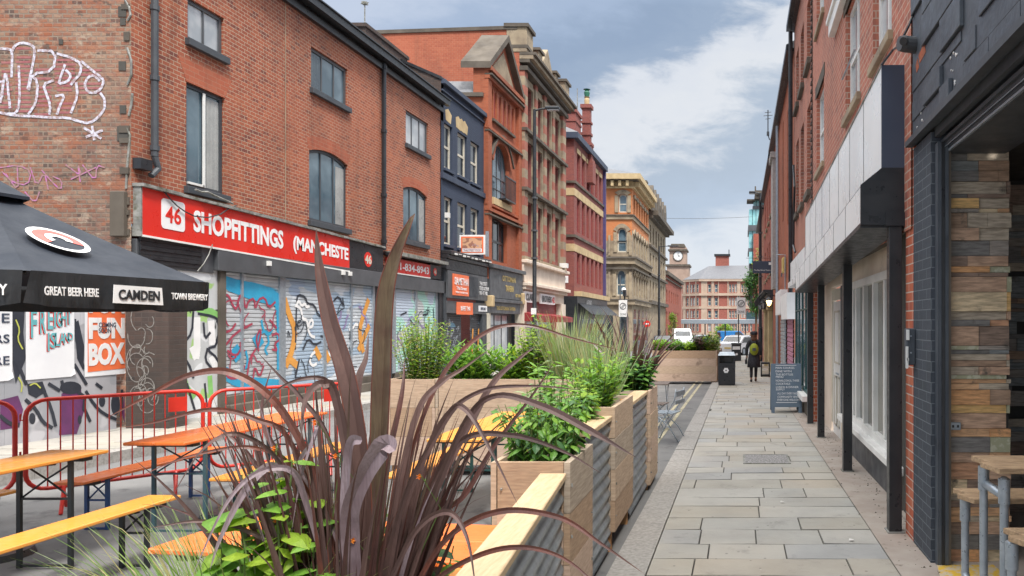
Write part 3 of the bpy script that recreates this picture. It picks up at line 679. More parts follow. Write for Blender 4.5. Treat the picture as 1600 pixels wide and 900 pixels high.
# shopfront: shutters as slatted sheets
def shutter(par, tf, a, b, z0, z1, mat, pitch=.085, d=.0, name='roller_shutter', amp=.014):
    mb = MB(tf); z = z0; vs = []; fs = []
    while z < z1-1e-6:
        zz = min(z+pitch, z1)
        mb.quad((a, d, z), (b, d, z), (b, d+amp, z+pitch*.35), (a, d+amp, z+pitch*.35)); mb.quad((a, d+amp, z+pitch*.35), (b, d+amp, z+pitch*.35), (b, d+amp*.8, zz-.008), (a, d+amp*.8, zz-.008)); mb.quad((a, d+amp*.8, zz-.008), (b, d+amp*.8, zz-.008), (b, d, zz), (a, d, zz)); z = zz
    return mb.build(name, mat, par)
def graf(name, base, layers):            # spray-painted sheet: coloured areas laid over the metal
    m, n, b = newmat(name); b.inputs['Roughness'].default_value = .5; P = pos(n); c = None
    cc = mixc(n, rmp(n, nz(n, P, 2, 4), .4, .6), base, tuple(v*.85 for v in base))
    for (colr, scl, th, offx, st) in layers:
        mp = n.nodes.new('ShaderNodeMapping'); mp.inputs['Location'].default_value = (offx, offx*1.7, offx*.3); mp.inputs['Scale'].default_value = st; n.links.new(P, mp.inputs[0])
        cc = mixc(n, rmp(n, nz(n, mp.outputs[0], scl, 1.5, .4, dist=.6), th, th+.012), cc, colr)
    n.links.new(cc, b.inputs['Base Color']); return m
MT['sh_a'] = graf('sprayed_shutter_blue', (.44, .46, .48), [((.10, .34, .48), .9, .66, 3.1, (1, 1, 1)), ((.5, .52, .55), 1.3, .57, 9, (1, 1, 1))])
MT['sh_b'] = graf('sprayed_shutter_silver', (.50, .54, .58), [((.33, .42, .52), .7, .48, 1.2, (1, 1, 1.6)), ((.58, .62, .66), 1.1, .62, 17, (1, 1, 1)), ((.30, .38, .5), 1.7, .66, 4, (1, 1, 1))])
MT['sh_c'] = graf('sprayed_shutter_mint', (.50, .53, .54), [((.38, .62, .56), .9, .50, 5.3, (1, 1, 1)), ((.45, .52, .62), 1.1, .56, 12, (1, 1, 1))])
MT['g_black'] = M('black_spray', (.03, .035, .05), .6)
MT['g_red'] = M('crimson_spray', (.38, .05, .09), .6)
MT['g_blue'] = M('blue_spray', (.03, .36, .58), .6, c2=(.03, .28, .48))
MT['g_orange'] = M('orange_spray', (.72, .34, .07), .6, c2=(.6, .26, .05))
MT['g_green'] = M('green_spray', (.25, .55, .16), .6)
MT['g_lilac'] = M('lilac_spray', (.30, .22, .42), .6)
zb = gz(14)+LP
base = MB(LF); base.box(YL(345), YL(600), -.1, .06, -.5, .22); base.box(YL(615), YL(682), -.1, .06, -.5, .2); base.box(YL(345), YL(600), .06, .2, -.5, .05)
base.build('stall_riser', MT['stone_dark'], b46, bevel=.01)
shA = shutter(b46, LF, YL(347), YL(374), .22, 2.66, MT['sh_a']); shutter(b46, LF, YL(377), YL(434), .22, 2.66, MT['sh_a'])
shutter(b46, LF, YL(443), YL(503), .22, 2.66, MT['sh_b']); shutter(b46, LF, YL(507), YL(546), .22, 2.66, MT['sh_b']); shutter(b46, LF, YL(548), YL(580), .22, 2.66, MT['sh_b'])
shutter(b46, LF, YL(616), YL(647), .2, 2.66, MT['sh_c']); shutter(b46, LF, YL(650), YL(679), .2, 2.66, MT['sh_c'])
mb = MB(LF)
for a, b in ((374, 377), (434, 443), (503, 507), (546, 548), (580, 583), (611, 616), (647, 650), (679, 682)): mb.box(YL(a), YL(b), -.05, .05, .2, 2.66)
mb.build('shutter_guide', MT['galv'], b46)
mb = MB(LF); mb.box(YL(583), YL(611), -.1, .03, -.5, 2.66); mb.box(YL(682), YL(690), -.1, .1, -.6, 2.66); mb.build('door', MT['black'], b46)
mb = MB(LF); mb.box(y0+.02, YL(276), -.5, -.3, -.5, 3.3); mb.box(YL(262), YL(276), -.5, .0, -.5, 2.66); mb.build('doorway_boarding', MT['black'], b46)
# painted brick panel by the corner
MT['g_panel'] = graf('whitewashed_graffiti_wall', (.55, .57, .58), [((.35, .55, .2), 1.6, .60, 2.2, (1, 1, 1)), ((.05, .055, .06), 2.2, .66, 8, (1, 1, 1)), ((.7, .72, .74), 1.2, .55, 15, (1, 1, 1))])
mb = MB(LF); mb.box(YL(276), YL(338), -.1, .02, -.5, 2.66); mb.build('painted_panel', MT['g_panel'], b46)
mb = MB(LF); mb.box(YL(338), YL(347), -.1, .08, -.5, 2.66); mb.build('pilaster', MT['stone_dark'], b46)
def LPt(px, py): y = YL(px); return (y, Z_(py, y))
def strokesL(name, mat, lst, wd, d, par=b46):
    for i, pts in enumerate(lst):
        mb = MB(LF); mb.flat([LPt(*q) for q in pts], wd, d+.0008*(i % 5)); mb.build(name, mat, par)
strokesL('spray_outline', MT['g_black'], [[(300, 488), (298, 520), (286, 535), (282, 560), (292, 566), (300, 590)], [(308, 490), (330, 494), (340, 500), (338, 540), (320, 545), (338, 560), (342, 580)], [(316, 505), (318, 530), (326, 520)], [(322, 545), (318, 562), (328, 575)], [(290, 600), (302, 640)], [(318, 600), (322, 640)]], .05, .024)
strokesL('spray_fill', MT['signwhite'], [[(306, 500), (306, 560), (300, 545)], [(328, 505), (330, 535)], [(330, 560), (336, 575)]], .17, .022)
strokesL('spray_fill', MT['g_green'], [[(282, 500), (284, 520)], [(308, 483), (336, 488), (343, 505), (343, 560)], [(284, 560), (286, 600), (300, 620)], [(326, 590), (328, 620)]], .12, .021)
strokesL('spray_outline', MT['g_red'], [[(348, 460), (356, 462), (362, 478), (368, 484), (372, 462), (378, 462), (382, 484), (386, 470), (396, 466), (397, 484), (402, 468), (412, 464), (418, 482), (428, 472)], [(348, 520), (360, 516), (366, 506)], [(350, 540), (366, 520), (392, 506)], [(354, 548), (364, 556), (372, 552), (378, 530)], [(402, 540), (406, 520), (404, 515), (398, 528), (402, 548)], [(424, 524), (432, 520), (436, 530), (426, 538), (432, 548), (424, 546)], [(352, 576), (352, 588), (362, 592), (376, 588), (380, 572)], [(394, 590), (396, 572), (404, 590), (410, 572)], [(420, 500), (430, 512)], [(384, 590), (388, 560), (398, 545)]], .05, .022)
strokesL('spray_fill', MT['g_blue'], [[(346, 440), (372, 448), (400, 452), (428, 462), (436, 480), (437, 520), (437, 572)], [(360, 446), (396, 460), (434, 470)], [(348, 582), (372, 596), (400, 600), (430, 602)], [(400, 528), (404, 536)], [(366, 548), (370, 556)]], .26, .019)
strokesL('spray_fill', MT['g_orange'], [[(444, 470), (450, 490), (460, 515), (456, 545), (446, 570)], [(450, 560), (462, 570)], [(492, 546), (498, 558)], [(508, 552), (512, 562)], [(574, 470), (564, 500), (560, 520), (566, 548)], [(575, 510), (560, 545)], [(680, 505), (682, 520), (680, 540)]], .17, .020)
strokesL('spray_outline', MT['g_black'], [[(460, 545), (462, 470), (464, 460), (476, 464), (478, 474), (490, 476), (496, 494), (508, 494), (504, 474), (520, 478)], [(472, 546), (480, 528), (490, 540), (500, 534)], [(520, 470), (528, 462), (536, 480), (534, 466)], [(546, 480), (548, 500), (545, 530)], [(500, 525), (520, 530)], [(505, 500), (504, 520)], [(625, 492), (634, 488)], [(640, 500), (648, 510)], [(660, 492), (668, 490)], [(676, 482), (677, 500)], [(664, 520), (668, 536)], [(466, 562), (460, 590)], [(660, 545), (676, 548)]], .05, .022)
r2 = random.Random(31)
def scrib(x0, x1, ya, yb, mat, wd, n, d):
    for k in range(n):
        x = r2.uniform(x0, x1); y = r2.uniform(ya, yb); a = r2.uniform(0, 6.28); P = []
        for q in range(r2.randint(4, 8)):
            P.append((min(max(x, x0), x1), min(max(y, ya), yb))); a += r2.choice((-1.3, -.7, .6, 1.2)); st_ = r2.uniform(4, 11); x += st_*math.cos(a)*.7; y += st_*1.3*math.sin(a)
        strokesL('spray_outline', mat, [P], wd, d)
scrib(350, 430, 470, 585, MT['g_red'], .03, 9, .026); scrib(448, 500, 465, 590, MT['g_black'], .028, 8, .026); scrib(510, 575, 465, 585, MT['g_black'], .028, 9, .026); scrib(510, 575, 480, 590, MT['g_lilac'], .05, 4, .023)
scrib(450, 575, 470, 590, MT['signwhite'], .07, 7, .021); scrib(620, 676, 480, 560, MT['g_lilac'], .04, 7, .023); scrib(620, 676, 480, 560, MT['g_black'], .028, 6, .026); scrib(350, 430, 500, 590, MT['g_blue'], .06, 4, .021)
# stub wall beside the hoarding
hs = thing('brick_stub_wall', 'dark sooty brick stub wall with faded chalky graffiti between the mural hoarding and the shop', 'wall', (-9.85, 12.0, -.1))
mb = MB(); mb.box(-10.05, -9.35, 11.85, 12.25, -.3, 2.15); mb.build('wall', MT['brick_dark'], hs)
mb = MB(front(11.85)); r2 = random.Random(9)
for k in range(26):
    cx_, cz_, rr = -9.72+r2.uniform(-.16, .16), r2.uniform(.35, 1.75), r2.uniform(.04, .17); a0 = r2.uniform(0, 6)
    mb.flat([(cx_+rr*math.cos(a0+q*.5), cz_+rr*1.4*math.sin(a0+q*.5)) for q in range(8)], .014, .004)
mb.build('chalk_tag', M('chalk_spray', (.30, .29, .27), .8, c2=(.15, .14, .13), sc_=25), hs)

# ------------------------------------------------------------------ hoarding with posters
HX = -10.18; HF = left(HX)
ho = thing('mural_hoarding', 'timber hoarding painted with a grey, black and purple mural, pasted with posters', 'hoarding', (HX, 10, -.1))
MT['mural'] = graf('grey_mural_paint', (.42, .42, .45), [((.32, .33, .36), 1.3, .52, 1, (1, 1, 1)), ((.52, .52, .55), 1.0, .60, 6, (1, 1, 1))])
mb = MB(HF)
y = 5.4
while y < 11.8: mb.box(y, min(y+1.15, 11.82), -.04, .0, -.3, 2.25); y += 1.155
mb.build('board', MT['mural'], ho)
MT['g_purple'] = M('purple_mural_paint', (.14, .035, .13), .6, c2=(.10, .03, .10))
def HPt(px, py): Y = F*HX/(px-CX); return (Y, Z_(py, Y))
def strokesH(name, mat, lst, wd, d):
    for pts in lst: mb = MB(HF); mb.flat([HPt(*q) for q in pts], wd, d); mb.build(name, mat, ho)
def blobH(mb, pts, d): 
    P = [HPt(*q) for q in pts]; mb.add([(a, d, b) for a, b in P], [tuple(range(len(P)))])
mb = MB(HF)
blobH(mb, [(200, 485), (213, 485), (213, 664), (196, 666), (190, 645), (196, 600)], .002); blobH(mb, [(96, 615), (126, 606), (132, 640), (120, 678), (92, 680)], .002); blobH(mb, [(0, 625), (28, 618), (36, 640), (30, 668), (0, 672)], .002)
mb.build('mural_fill', MT['g_purple'], ho)
mb = MB(HF)
for cx_, cy_, a, b in ((50, 654, 5, 9), (46, 638, 4, 5), (159, 627, 5, 9), (180, 632, 7, 17), (110, 606, 17, 10), (124, 656, 3, 7)):
    P = [HPt(cx_+a*math.cos(q*PI/8), cy_+b*math.sin(q*PI/8)) for q in range(16)]; mb.add([(u, .005, z) for u, z in P], [tuple(range(16))])
blobH(mb, [(18, 484), (38, 484), (36, 520), (40, 560), (24, 600), (18, 560)], .005); blobH(mb, [(116, 505), (122, 500), (131, 540), (130, 580), (120, 560)], .005); blobH(mb, [(42, 600), (66, 596), (72, 612), (56, 622), (44, 616)], .005)
mb.build('mural_fill', MT['g_black'], ho)
strokesH('mural_outline', MT['g_black'], [[(20, 555), (30, 575), (40, 600)], [(66, 606), (80, 640), (86, 665)], [(40, 625), (56, 640), (66, 660), (80, 668)], [(116, 570), (128, 590), (134, 600)], [(134, 612), (146, 632), (160, 646), (180, 655)], [(132, 640), (140, 658)], [(0, 650), (14, 662), (28, 664)], [(76, 600), (92, 610)], [(116, 500), (120, 540), (130, 575)], [(120, 612), (132, 620), (130, 640)], [(96, 596), (100, 612)], [(150, 600), (158, 606)], [(190, 610), (188, 650)]], .05, .007)
strokesH('mural_outline', M('yellow_mural_line', (.55, .58, .12), .6), [[(24, 500), (30, 515), (26, 530), (34, 545)], [(46, 602), (54, 598), (62, 606)], [(28, 590), (34, 600), (32, 612)]], .02, .009)
def poster(name, label, pa, pb, pyb, ztop, mat, cat='poster', group=None):
    ya, yb = F*HX/(pa-CX), F*HX/(pb-CX); z0 = Z_(pyb, ya)
    o = thing(name, label, cat, (HX, ya, z0)); mb = MB(HF)
    mb.add([(ya, .012, z0), (yb-.06, .012, z0), (yb, .03, z0+.04), (yb, .012, z0+.12), (yb, .012, ztop), (ya, .012, ztop)], [(0, 1, 2, 3, 4, 5)]); mb.build('paper', mat, o)
    return o, ya, yb, z0
white = MT['signwhite']; MT['paper'] = M('white_paper', (.80, .81, .83), .8, c2=(.72, .73, .76), sc_=2)
o, a, b, z = poster('poster', 'white poster with dark letters at the far left, partly outside the picture', -28, 18, 598, 2.1, MT['paper'])
for s_, py_, h_ in (("THE", 497, .16), ("BARS", 529, .15), ("HERE", 563, .15)):
    Yr = F*HX/(12-CX); text(s_, MT['navy'], (HX+.016, Yr-.22, Z_(py_, Yr)), (0, 1, 0), (0, 0, 1), .46, h_*.8, o, bold=.01)
o, a, b, z = poster('poster', 'white poster lettered FREIGHT ISLAND in teal with red shadows', 39, 115, 594, 2.1, MT['paper'])
MT['teal'] = M('teal_print', (.15, .48, .52), .7); 
for k, (ch, px_, pt, pb_) in enumerate(list(zip("FREIGHT", (51, 65, 77, 84, 91, 98, 106), (482, 482, 482, 484, 484, 484, 484), (528, 521, 515, 512, 511, 509, 506)))+list(zip("ISLAND", (74, 81, 88, 95, 102, 108), (520, 520, 520, 520, 520, 520), (548, 544, 541, 538, 535, 532)))):
    Y = F*HX/(px_-CX); z0, z1 = Z_(pb_, Y), Z_(pt, Y); wd = .09 if ch != 'I' else .03
    text(ch, MT['signred'], (HX+.0145, Y-.012, (z0+z1)/2-.012), (0, 1, 0), (0, 0, 1), wd, z1-z0, o, bold=.02); text(ch, MT['teal'], (HX+.018, Y, (z0+z1)/2), (0, 1, 0), (0, 0, 1), wd, z1-z0, o, bold=.02)
o, a, b, z = poster('poster', 'orange and white poster lettered FUN BOX with COMING SOON printed across it', 131, 198, 589, 2.1, MT['paper'])
mb = MB(HF); mb.quad((a+.05, .016, z+.07), (b-.05, .016, z+.09), (b-.05, .016, 2.06), (a+.05, .016, 2.06)); mb.build('print', MT['signorange'], o)
um = (a+b)/2
text("BOX", MT['signwhite'], (HX+.019, um, Z_(553, um)), (0, 1, 0), (0, 0, 1), (b-a)*.84, .36, o, bold=.05)
text("FUN", MT['signwhite'], (HX+.019, um, Z_(513, um)), (0, 1, 0), (0, 0, 1), (b-a)*.84, .34, o, bold=.05)
text("FUN", MT['signwhite'], (HX+.019, um, Z_(475, um)), (0, 1, 0), (0, 0, 1), (b-a)*.84, .30, o, bold=.05)
text("COMING\nSOON", MT['navy'], (HX+.024, um, Z_(512, um)), (0, 1, 0), (0, 0, 1), (b-a)*.40, .17, o, bold=.01)

r2 = random.Random(77); mb = MB()
for k in range(420):
    Y = r2.uniform(4.5, 16)**1.0; x = 1.50-abs(r2.gauss(0, .13)) if r2.random() < .75 else r2.uniform(1.08, 1.5); s_ = r2.uniform(.003, .013); z = gz(Y)+.002; a = r2.uniform(0, 6)
    mb.add([(x+s_*math.cos(a+q*2.1), Y+s_*math.sin(a+q*2.1), z) for q in range(3)]+[(x, Y, z+s_*r2.uniform(.3, .9))], [(0, 1, 3), (1, 2, 3), (2, 0, 3)])
o = mb.build('grit', MT['stone_dark']); o['kind'] = 'stuff'; o['label'] = 'grit and small rubble along the foot of the shopfronts'; o['category'] = 'grit'
# ------------------------------------------------------------------ NAVY BUILDING (Thai shop)
bB = thing('navy_painted_building', 'navy painted three-storey building with cream sash windows above a dark grey takeaway front', 'building', (XL, 26, gz(26)))
yB0, yB1 = YL(688)+.01, YL(755)
opsB = []
for a, b in ((693, 706), (714, 729), (734.5, 748)): opsB.append((YL(a), YL(b), 6.95, 8.5))
for a, b in ((693, 706), (714, 729), (734.5, 748)): opsB.append((YL(a), YL(b), 4.35, 6.0))
mb = MB(LF); wall(mb, yB0, yB1, 3.3, 9.75, opsB, .16, .02); mb.quad((yB1, .02, 3), (yB1, -9, 3), (yB1, -9, 9.75), (yB1, .02, 9.75)); 
mb.build('wall', MT['brick_navy'], bB)
mb = MB(front(yB0-.005)); mb.prism([(-15, 8.5), (XL+.02, 8.5), (XL+.02, 9.85), (-11.4, 10.45), (-12.6, 10.9), (-15, 11.3)], -.2, 0); mb.build('party_wall', MT['brick_dark'], bB)
mb = MB(front(yB0-.005)); mb.prism([(XL+.05, 9.86), (-11.4, 10.46), (-11.4, 10.56), (XL+.05, 9.96)], -.25, .04); mb.build('wall_coping', MT['black'], bB)
LFb = left(XL+.02)
for o in opsB:
    window(bB, LFb, o, MT['offwhite'], MT['glass'], rows=(1, 1), depth=.14, fw=.09, bars=.08); sill(bB, LFb, o[0], o[1], o[2], MT['navy'], h=.1)
mb = MB(LFb); mb.box(yB0, yB1, -.1, .14, 9.74, 9.9); mb.box(yB0, yB1, -.05, .08, 6.55, 6.75); mb.box(yB0, yB1, 0, .06, 9.5, 9.56); mb.build('cornice', MT['navy'], bB, bevel=.01)
mb = MB(LFb); r2 = random.Random(4)
for k in range(9):
    u = yB0+.4+k*.3; 
    if k in (0, 3, 4, 5): mb.prism([(u, 8.62), (u+.42, 8.58), (u+.5, 8.9), (u+.2, 9.05), (u-.05, 8.95)], .0, .004+.001*k)
mb.build('peeled_paint_patch', MT['stone_yellow'], bB)
mb = MB(LFb); mb.add([(yB0, .1, 9.9), (yB1, .1, 9.9), (yB1, -6, 10.3), (yB0, -6, 10.3)], [(0, 1, 2, 3)]); mb.build('roof', MT['slate'], bB)
# shop front
mb = MB(LFb); mb.box(yB0, yB1-.1, 0, .34, 3.98, 4.12); mb.box(yB0, yB1-.1, 0, .26, 3.84, 3.98); mb.box(yB0, yB1-.1, -.05, .18, 3.46, 3.84); mb.build('shop_cornice', MT['black'], bB, bevel=.02)
r2 = random.Random(8); mb = MB(LFb)
for k in range(10): u = yB0+.3+k*.38; mb.box(u, u+.2, .30, .37, 3.98+r2.uniform(0, .05), 4.05)
mb.build('peeled_trim', MT['white'], bB)
mb = MB(LFb); mb.box(yB0+.1, yB1-.15, -.05, .20, 2.52, 3.45); sb = mb.build('shop_sign', MT['dgrey'], bB)
mb = MB(LFb); a, b = YL(697), YL(722); mb.box(a, b, .2, .23, 2.62, 3.36); so_ = mb.build('sign_panel', MT['signorange'], sb)
tx = lambda s_, m_, z, h, a, b, par, d=.26, bold=.02: text(s_, m_, (XL+d, (a+b)/2, z), (0, 1, 0), (0, 0, 1), b-a, h, par, bold=bold)
tx("SIAMETHAI", MT['signwhite'], 3.12, .26, a+.08, b-.08, sb); tx("Thai Street", MT['signwhite'], 2.88, .12, a+.25, b-.25, sb); tx("FRESHLY COOKED FOOD", MT['signwhite'], 2.73, .06, a+.2, b-.15, sb)
mb = MB(LFb); mb.box(YL(722)+.1, YL(737), .2, .215, 2.62, 3.36); mb.build('sign_panel', MT['charcoal'], sb)
tx("THAI STREET\nFOOD & DRINK\n0161 477 1002", MT['signwhite'], 2.98, .5, YL(739), YL(754), sb, d=.25, bold=0)
mb = MB(LFb); mb.box(yB0+.1, yB1-.1, -.05, .14, 2.0, 2.42); sb2 = mb.build('shop_sign', MT['dgrey'], bB)
mb = MB(LFb); a, b = YL(706), YL(731); mb.box(a, b, .14, .17, 1.96, 2.40); mb.build('sign_panel', MT['signorange'], sb2)
tx("BUFFET THAI", MT['signwhite'], 2.18, .16, a+.3, b-.3, sb2, d=.20); 
mb = MB(LFb); a, b = YL(741), YL(754); mb.box(a, b, .14, .16, 2.1, 2.32); mb.build('sign_panel', MT['paper'], sb2)
tx("OPEN DAILY", MT['navy'], 2.21, .11, a+.15, b-.15, sb2, d=.19)
MT['sh_d'] = graf('charcoal_shutter_with_spray', (.06, .065, .075), [((.22, .24, .27), 2.6, .60, 3, (1, 1, 1)), ((.10, .20, .28), 2.2, .66, 8, (1, 1, 1))])
shutter(bB, LFb, YL(692), YL(719), -.3, 2.0, MT['sh_d']); shutter(bB, LFb, YL(733), YL(748), -.3, 2.0, MT['sh_d'])
mb = MB(LFb); mb.box(YL(719), YL(733), -.9, -.8, -.5, 2.0); mb.build('door', MT['black'], bB)
mb = MB(LFb); mb.box(yB0, YL(692), -.05, .12, -.5, 3.5); mb.build('pilaster', MT['charcoal'], bB)
mb = MB(LFb); mb.box(YL(748), yB1, -.05, .12, -.5, 2.0); mb.build('pilaster', MT['charcoal'], bB)
mb = MB(LFb)
for u, c_ in ((YL(736), 0), (YL(745), 0)): mb.flat([(u, .3), (u-.05, .8), (u+.02, 1.4)], .13, .04)
mb.build('spray_outline', MT['g_orange'], bB)
mb = MB(LFb)
for k in range(16): u = YL(708)+r2.uniform(-.4, .5); z = r2.uniform(.1, 1.4); mb.flat([(u, z), (u+r2.uniform(-.2, .2), z+r2.uniform(.1, .4)), (u+r2.uniform(-.2, .3), z+.1)], .03, .04)
mb.build('spray_outline', MT['galv'], bB)
mb = MB(LFb); mb.box(yB0+.25, yB0+.38, .02, .16, 5.25, 5.42); mb.build('security_lamp', MT['white'], bB)
# projecting sign
ps = thing('projecting_sign', 'small white-edged orange picture sign projecting from the navy building', 'sign', (XL, 26, 4.1))
mb = MB(front(26)); mb.box(-10.04, -9.10, -.04, .04, 4.12, 4.82); cs = mb.build('sign_case', MT['signwhite'], ps)
mb = MB(front(26)); mb.box(-9.98, -9.18, .04, .05, 4.18, 4.76); mb.build('sign_face', MT['signorange'], ps)
MT['pic'] = graf('faded_food_picture', (.36, .17, .12), [((.62, .36, .22), 5, .52, 3, (1, 1, 1)), ((.42, .30, .32), 6, .6, 8, (1, 1, 1))])
mb = MB(front(26)); mb.box(-9.93, -9.23, .05, .055, 4.34, 4.71); mb.build('picture', MT['pic'], ps)
mb = MB(front(26)); mb.box(-9.93, -9.23, .05, .055, 4.21, 4.33); mb.build('caption_band', MT['paper'], ps)
text("THAI STREET FOOD", MT['maroon'], (-9.58, 25.942, 4.27), (1, 0, 0), (0, 0, 1), .62, .08, ps)
mb = MB(front(26)); mb.box(-9.10, -9.02, -.06, .06, 4.05, 4.95); mb.box(-10.06, -9.9, -.02, .02, 4.86, 4.9); mb.build('bracket', MT['galv'], ps)

# ------------------------------------------------------------------ TERRACOTTA GABLED BUILDING (pub)
bC = thing('terracotta_gabled_building', 'orange terracotta building with a triangular gable above a grey pub front', 'building', (XL, 30, gz(30)))
c0, c1 = yB1, YL(808.5); cm = (c0+c1)/2
LFc = left(XL+.06)
wA = (YL(766), YL(793), 6.75, 9.15, .9); wB = (YL(765), YL(790), 4.2, 6.0, .12)
pn = [(YL(767)+k*.56, YL(767)+k*.56+.30, 9.95, 11.1, .12) for k in range(5)]
mb = MB(LFc); wall(mb, c0, c1, 3.4, 11.7, [wA, wB], .22)
mb.add([(c0, 0, 11.7), (c1, 0, 11.7), (cm, 0, 13.6)], [(0, 1, 2)]); mb.quad((c0, 0, 3.4), (c0, -9, 3.4), (c0, -9, 10.2), (c0, 0, 10.6)); mb.quad((c0, 0, 10.6), (c0, -.45, 10.6), (c0, -.45, 11.7), (c0, 0, 11.7))
mb.build('wall', MT['brick_terra'], bC)
window(bC, LFc, wA, MT['dgrey'], MT['glass_blue'], cols=(1, 1, 1, 1), rows=(1, 1, 1), depth=.2, fw=.06)
window(bC, LFc, wB, MT['black'], MT['glass'], cols=(1, 1, 1), rows=(1, 1), depth=.2, fw=.10, bars=.1)
sill(bC, LFc, wA[0], wA[1], wA[2], MT['stone_yellow'], h=.28, d=.12)
mb = MB(LFc)      # little balcony rail
mb.box(YL(777), YL(793), .0, .30, 6.8, 6.86)
for k in range(9): u = YL(777)+k*(YL(793)-YL(777))/8; mb.box(u-.012, u+.012, .27, .30, 6.86, 7.75)
mb.box(YL(777), YL(793), .26, .31, 7.75, 7.80); mb.build('balcony_rail', MT['black'], bC)
mb = MB(LFc)
for a, b in ((c0, c0+.42), (c1-.42, c1)): mb.box(a, b, .0, .14, 3.4, 11.7)
for z, h, d in ((6.1, .12, .18), (6.35, .08, .12), (9.35, .10, .16), (11.3, .14, .2), (11.62, .16, .28)): mb.box(c0-.02, c1+.02, .001, d, z, z+h)
mb.build('string_course', MT['brick_terra'], bC)
for k, z in ((0, 11.5), (1, 9.3), (2, 6.0)):
    mb = MB(LFc); mb.box(c0-.02, c1+.02, .002, .30 if k == 0 else .2, z-.07, z-.005); mb.build('moulding', MT['stone_dark'], bC)
A = arc(wA[0], wA[1], wA[3], .9); B = arc(wA[0]-.28, wA[1]+.28, wA[3]+.3, 1.05); mb = MB(LFc)
for k in range(8): mb.prism([A[k], A[k+1], B[k+1], B[k]], .0, .09)
mb.build('arch_moulding', MT['brick_terra'], bC)
A = arc(wA[0]-.28, wA[1]+.28, wA[3]+.3, 1.05); B = arc(wA[0]-.36, wA[1]+.36, wA[3]+.38, 1.1); mb = MB(LFc)
for k in range(8): mb.prism([A[k], A[k+1], B[k+1], B[k]], .0, .15)
mb.build('hood_mould', MT['stone_dark'], bC)
for a, b, c, e, r_ in pn:
    if b < c1-.5: mb = MB(LFc); A = arc(a, b, e, r_, 4); mb.add([(a, .004, c)]+[(p, .004, q) for p, q in A]+[(b, .004, c)], [tuple(range(7))]); mb.build('blind_panel', MT['maroon'], bC); mb = MB(LFc); mb.box(a-.12, a-.02, .0, .08, c, e); mb.box(b+.02, b+.12, .0, .08, c, e); mb.build('panel_shaft', MT['brick_terra'], bC); mb = MB(LFc); mb.box(a-.14, b+.14, .0, .12, c-.12, c-.02); mb.build('panel_sill', MT['stone_dark'], bC)
mb = MB(LFc); mb.prism([(c0+.6, 11.85), (c1-.6, 11.85), (cm, 13.1)], .0, .03); mb.build('tympanum', MT['stone'], bC)
mb = MB(LFc); mb.quad((c0-.01, .0, 10.7), (c0-.01, -2.2, 10.7), (c0+1.0, -2.2, 11.5), (c0+1.0, .0, 11.5)); mb.build('slate_skirt', MT['slate'], bC)
mb = MB(front(c0)); mb.box(-12.3, XL+.02, .0, .12, 10.55, 10.7); mb.build('moulding', MT['stone_dark'], bC)
mb = MB(LFc)
mb.prism([(c0-.12, 11.66), (cm, 13.58), (cm, 13.86), (c0-.12, 11.92)], -.9, .26); mb.prism([(c1+.12, 11.66), (cm, 13.58), (cm, 13.86), (c1+.12, 11.92)], -.9, .26)
mb.build('gable_coping', MT['stone_dark'], bC)
mb = MB(LFc); mb.add([(c0, -.45, 10.5), (c0, -9, 10.1), (c1, -9, 11.9), (c1, -.45, 11.9)], [(0, 1, 2, 3)]); mb.build('roof', MT['slate'], bC)
# pub front
mb = MB(LFc); mb.box(c0, c1, .0, .34, 3.84, 4.0); mb.box(c0+.05, c1-.05, -.1, .20, 2.66, 3.84); pb = mb.build('shop_sign', MT['dgrey'], bC, bevel=.015)
mb = MB(LFc); mb.box(c0+.05, c1-.05, .02, .27, 2.5, 2.64); mb.box(c0+.05, c1-.3, .0, .16, 2.05, 2.5); mb.build('fascia', MT['dgrey'], bC, bevel=.015)
tz = lambda s_, m_, z, h, a, b, par, d=.27: text(s_, m_, (XL+d, (a+b)/2, z), (0, 1, 0), (0, 0, 1), b-a, h, par, bold=.03)
tz("OTTOMAN", MT['gold'], 3.52, .24, YL(775), YL(796), pb); tz("TAVERN", MT['gold'], 3.12, .26, YL(780), YL(793), pb); tz("EST 1874", MT['gold'], 2.86, .14, YL(796), YL(804), pb)
tz("THE OTTOMAN TAVERN", MT['gold'], 2.27, .16, YL(767), YL(797), bC, d=.23)
mb = MB(LFc); mb.box(c0+.02, c0+.3, -.02, .3, 2.3, 2.75); mb.build('corbel', MT['stone_yellow'], bC, bevel=.03)
mb = MB(LFc); mb.box(c1-.3, c1-.02, -.02, .3, 2.5, 3.0); mb.build('corbel', MT['stone_yellow'], bC, bevel=.03)
for a in (c1-.42, c0+.02): mb = MB(LFc); mb.box(a, a+.24, -.05, .14, -.5, 2.3 if a > cm else 2.05); mb.build('pilaster', MT['offwhite'], bC)
window(bC, LFc, (c0+.4, c1-1.3, .1, 2.04), MT['black'], MT['glass_lit'], cols=(1, 1, 1), rows=(3, 1), depth=.1, fw=.07)
mb = MB(LFc); mb.box(c1-1.25, c1-.45, -.3, -.2, -.5, 2.04); mb.build('door', MT['black'], bC); mb = MB(LFc); mb.box(c0+.3, c1-1.3, -.12, .05, -.5, .1); mb.build('stall_riser', MT['black'], bC)

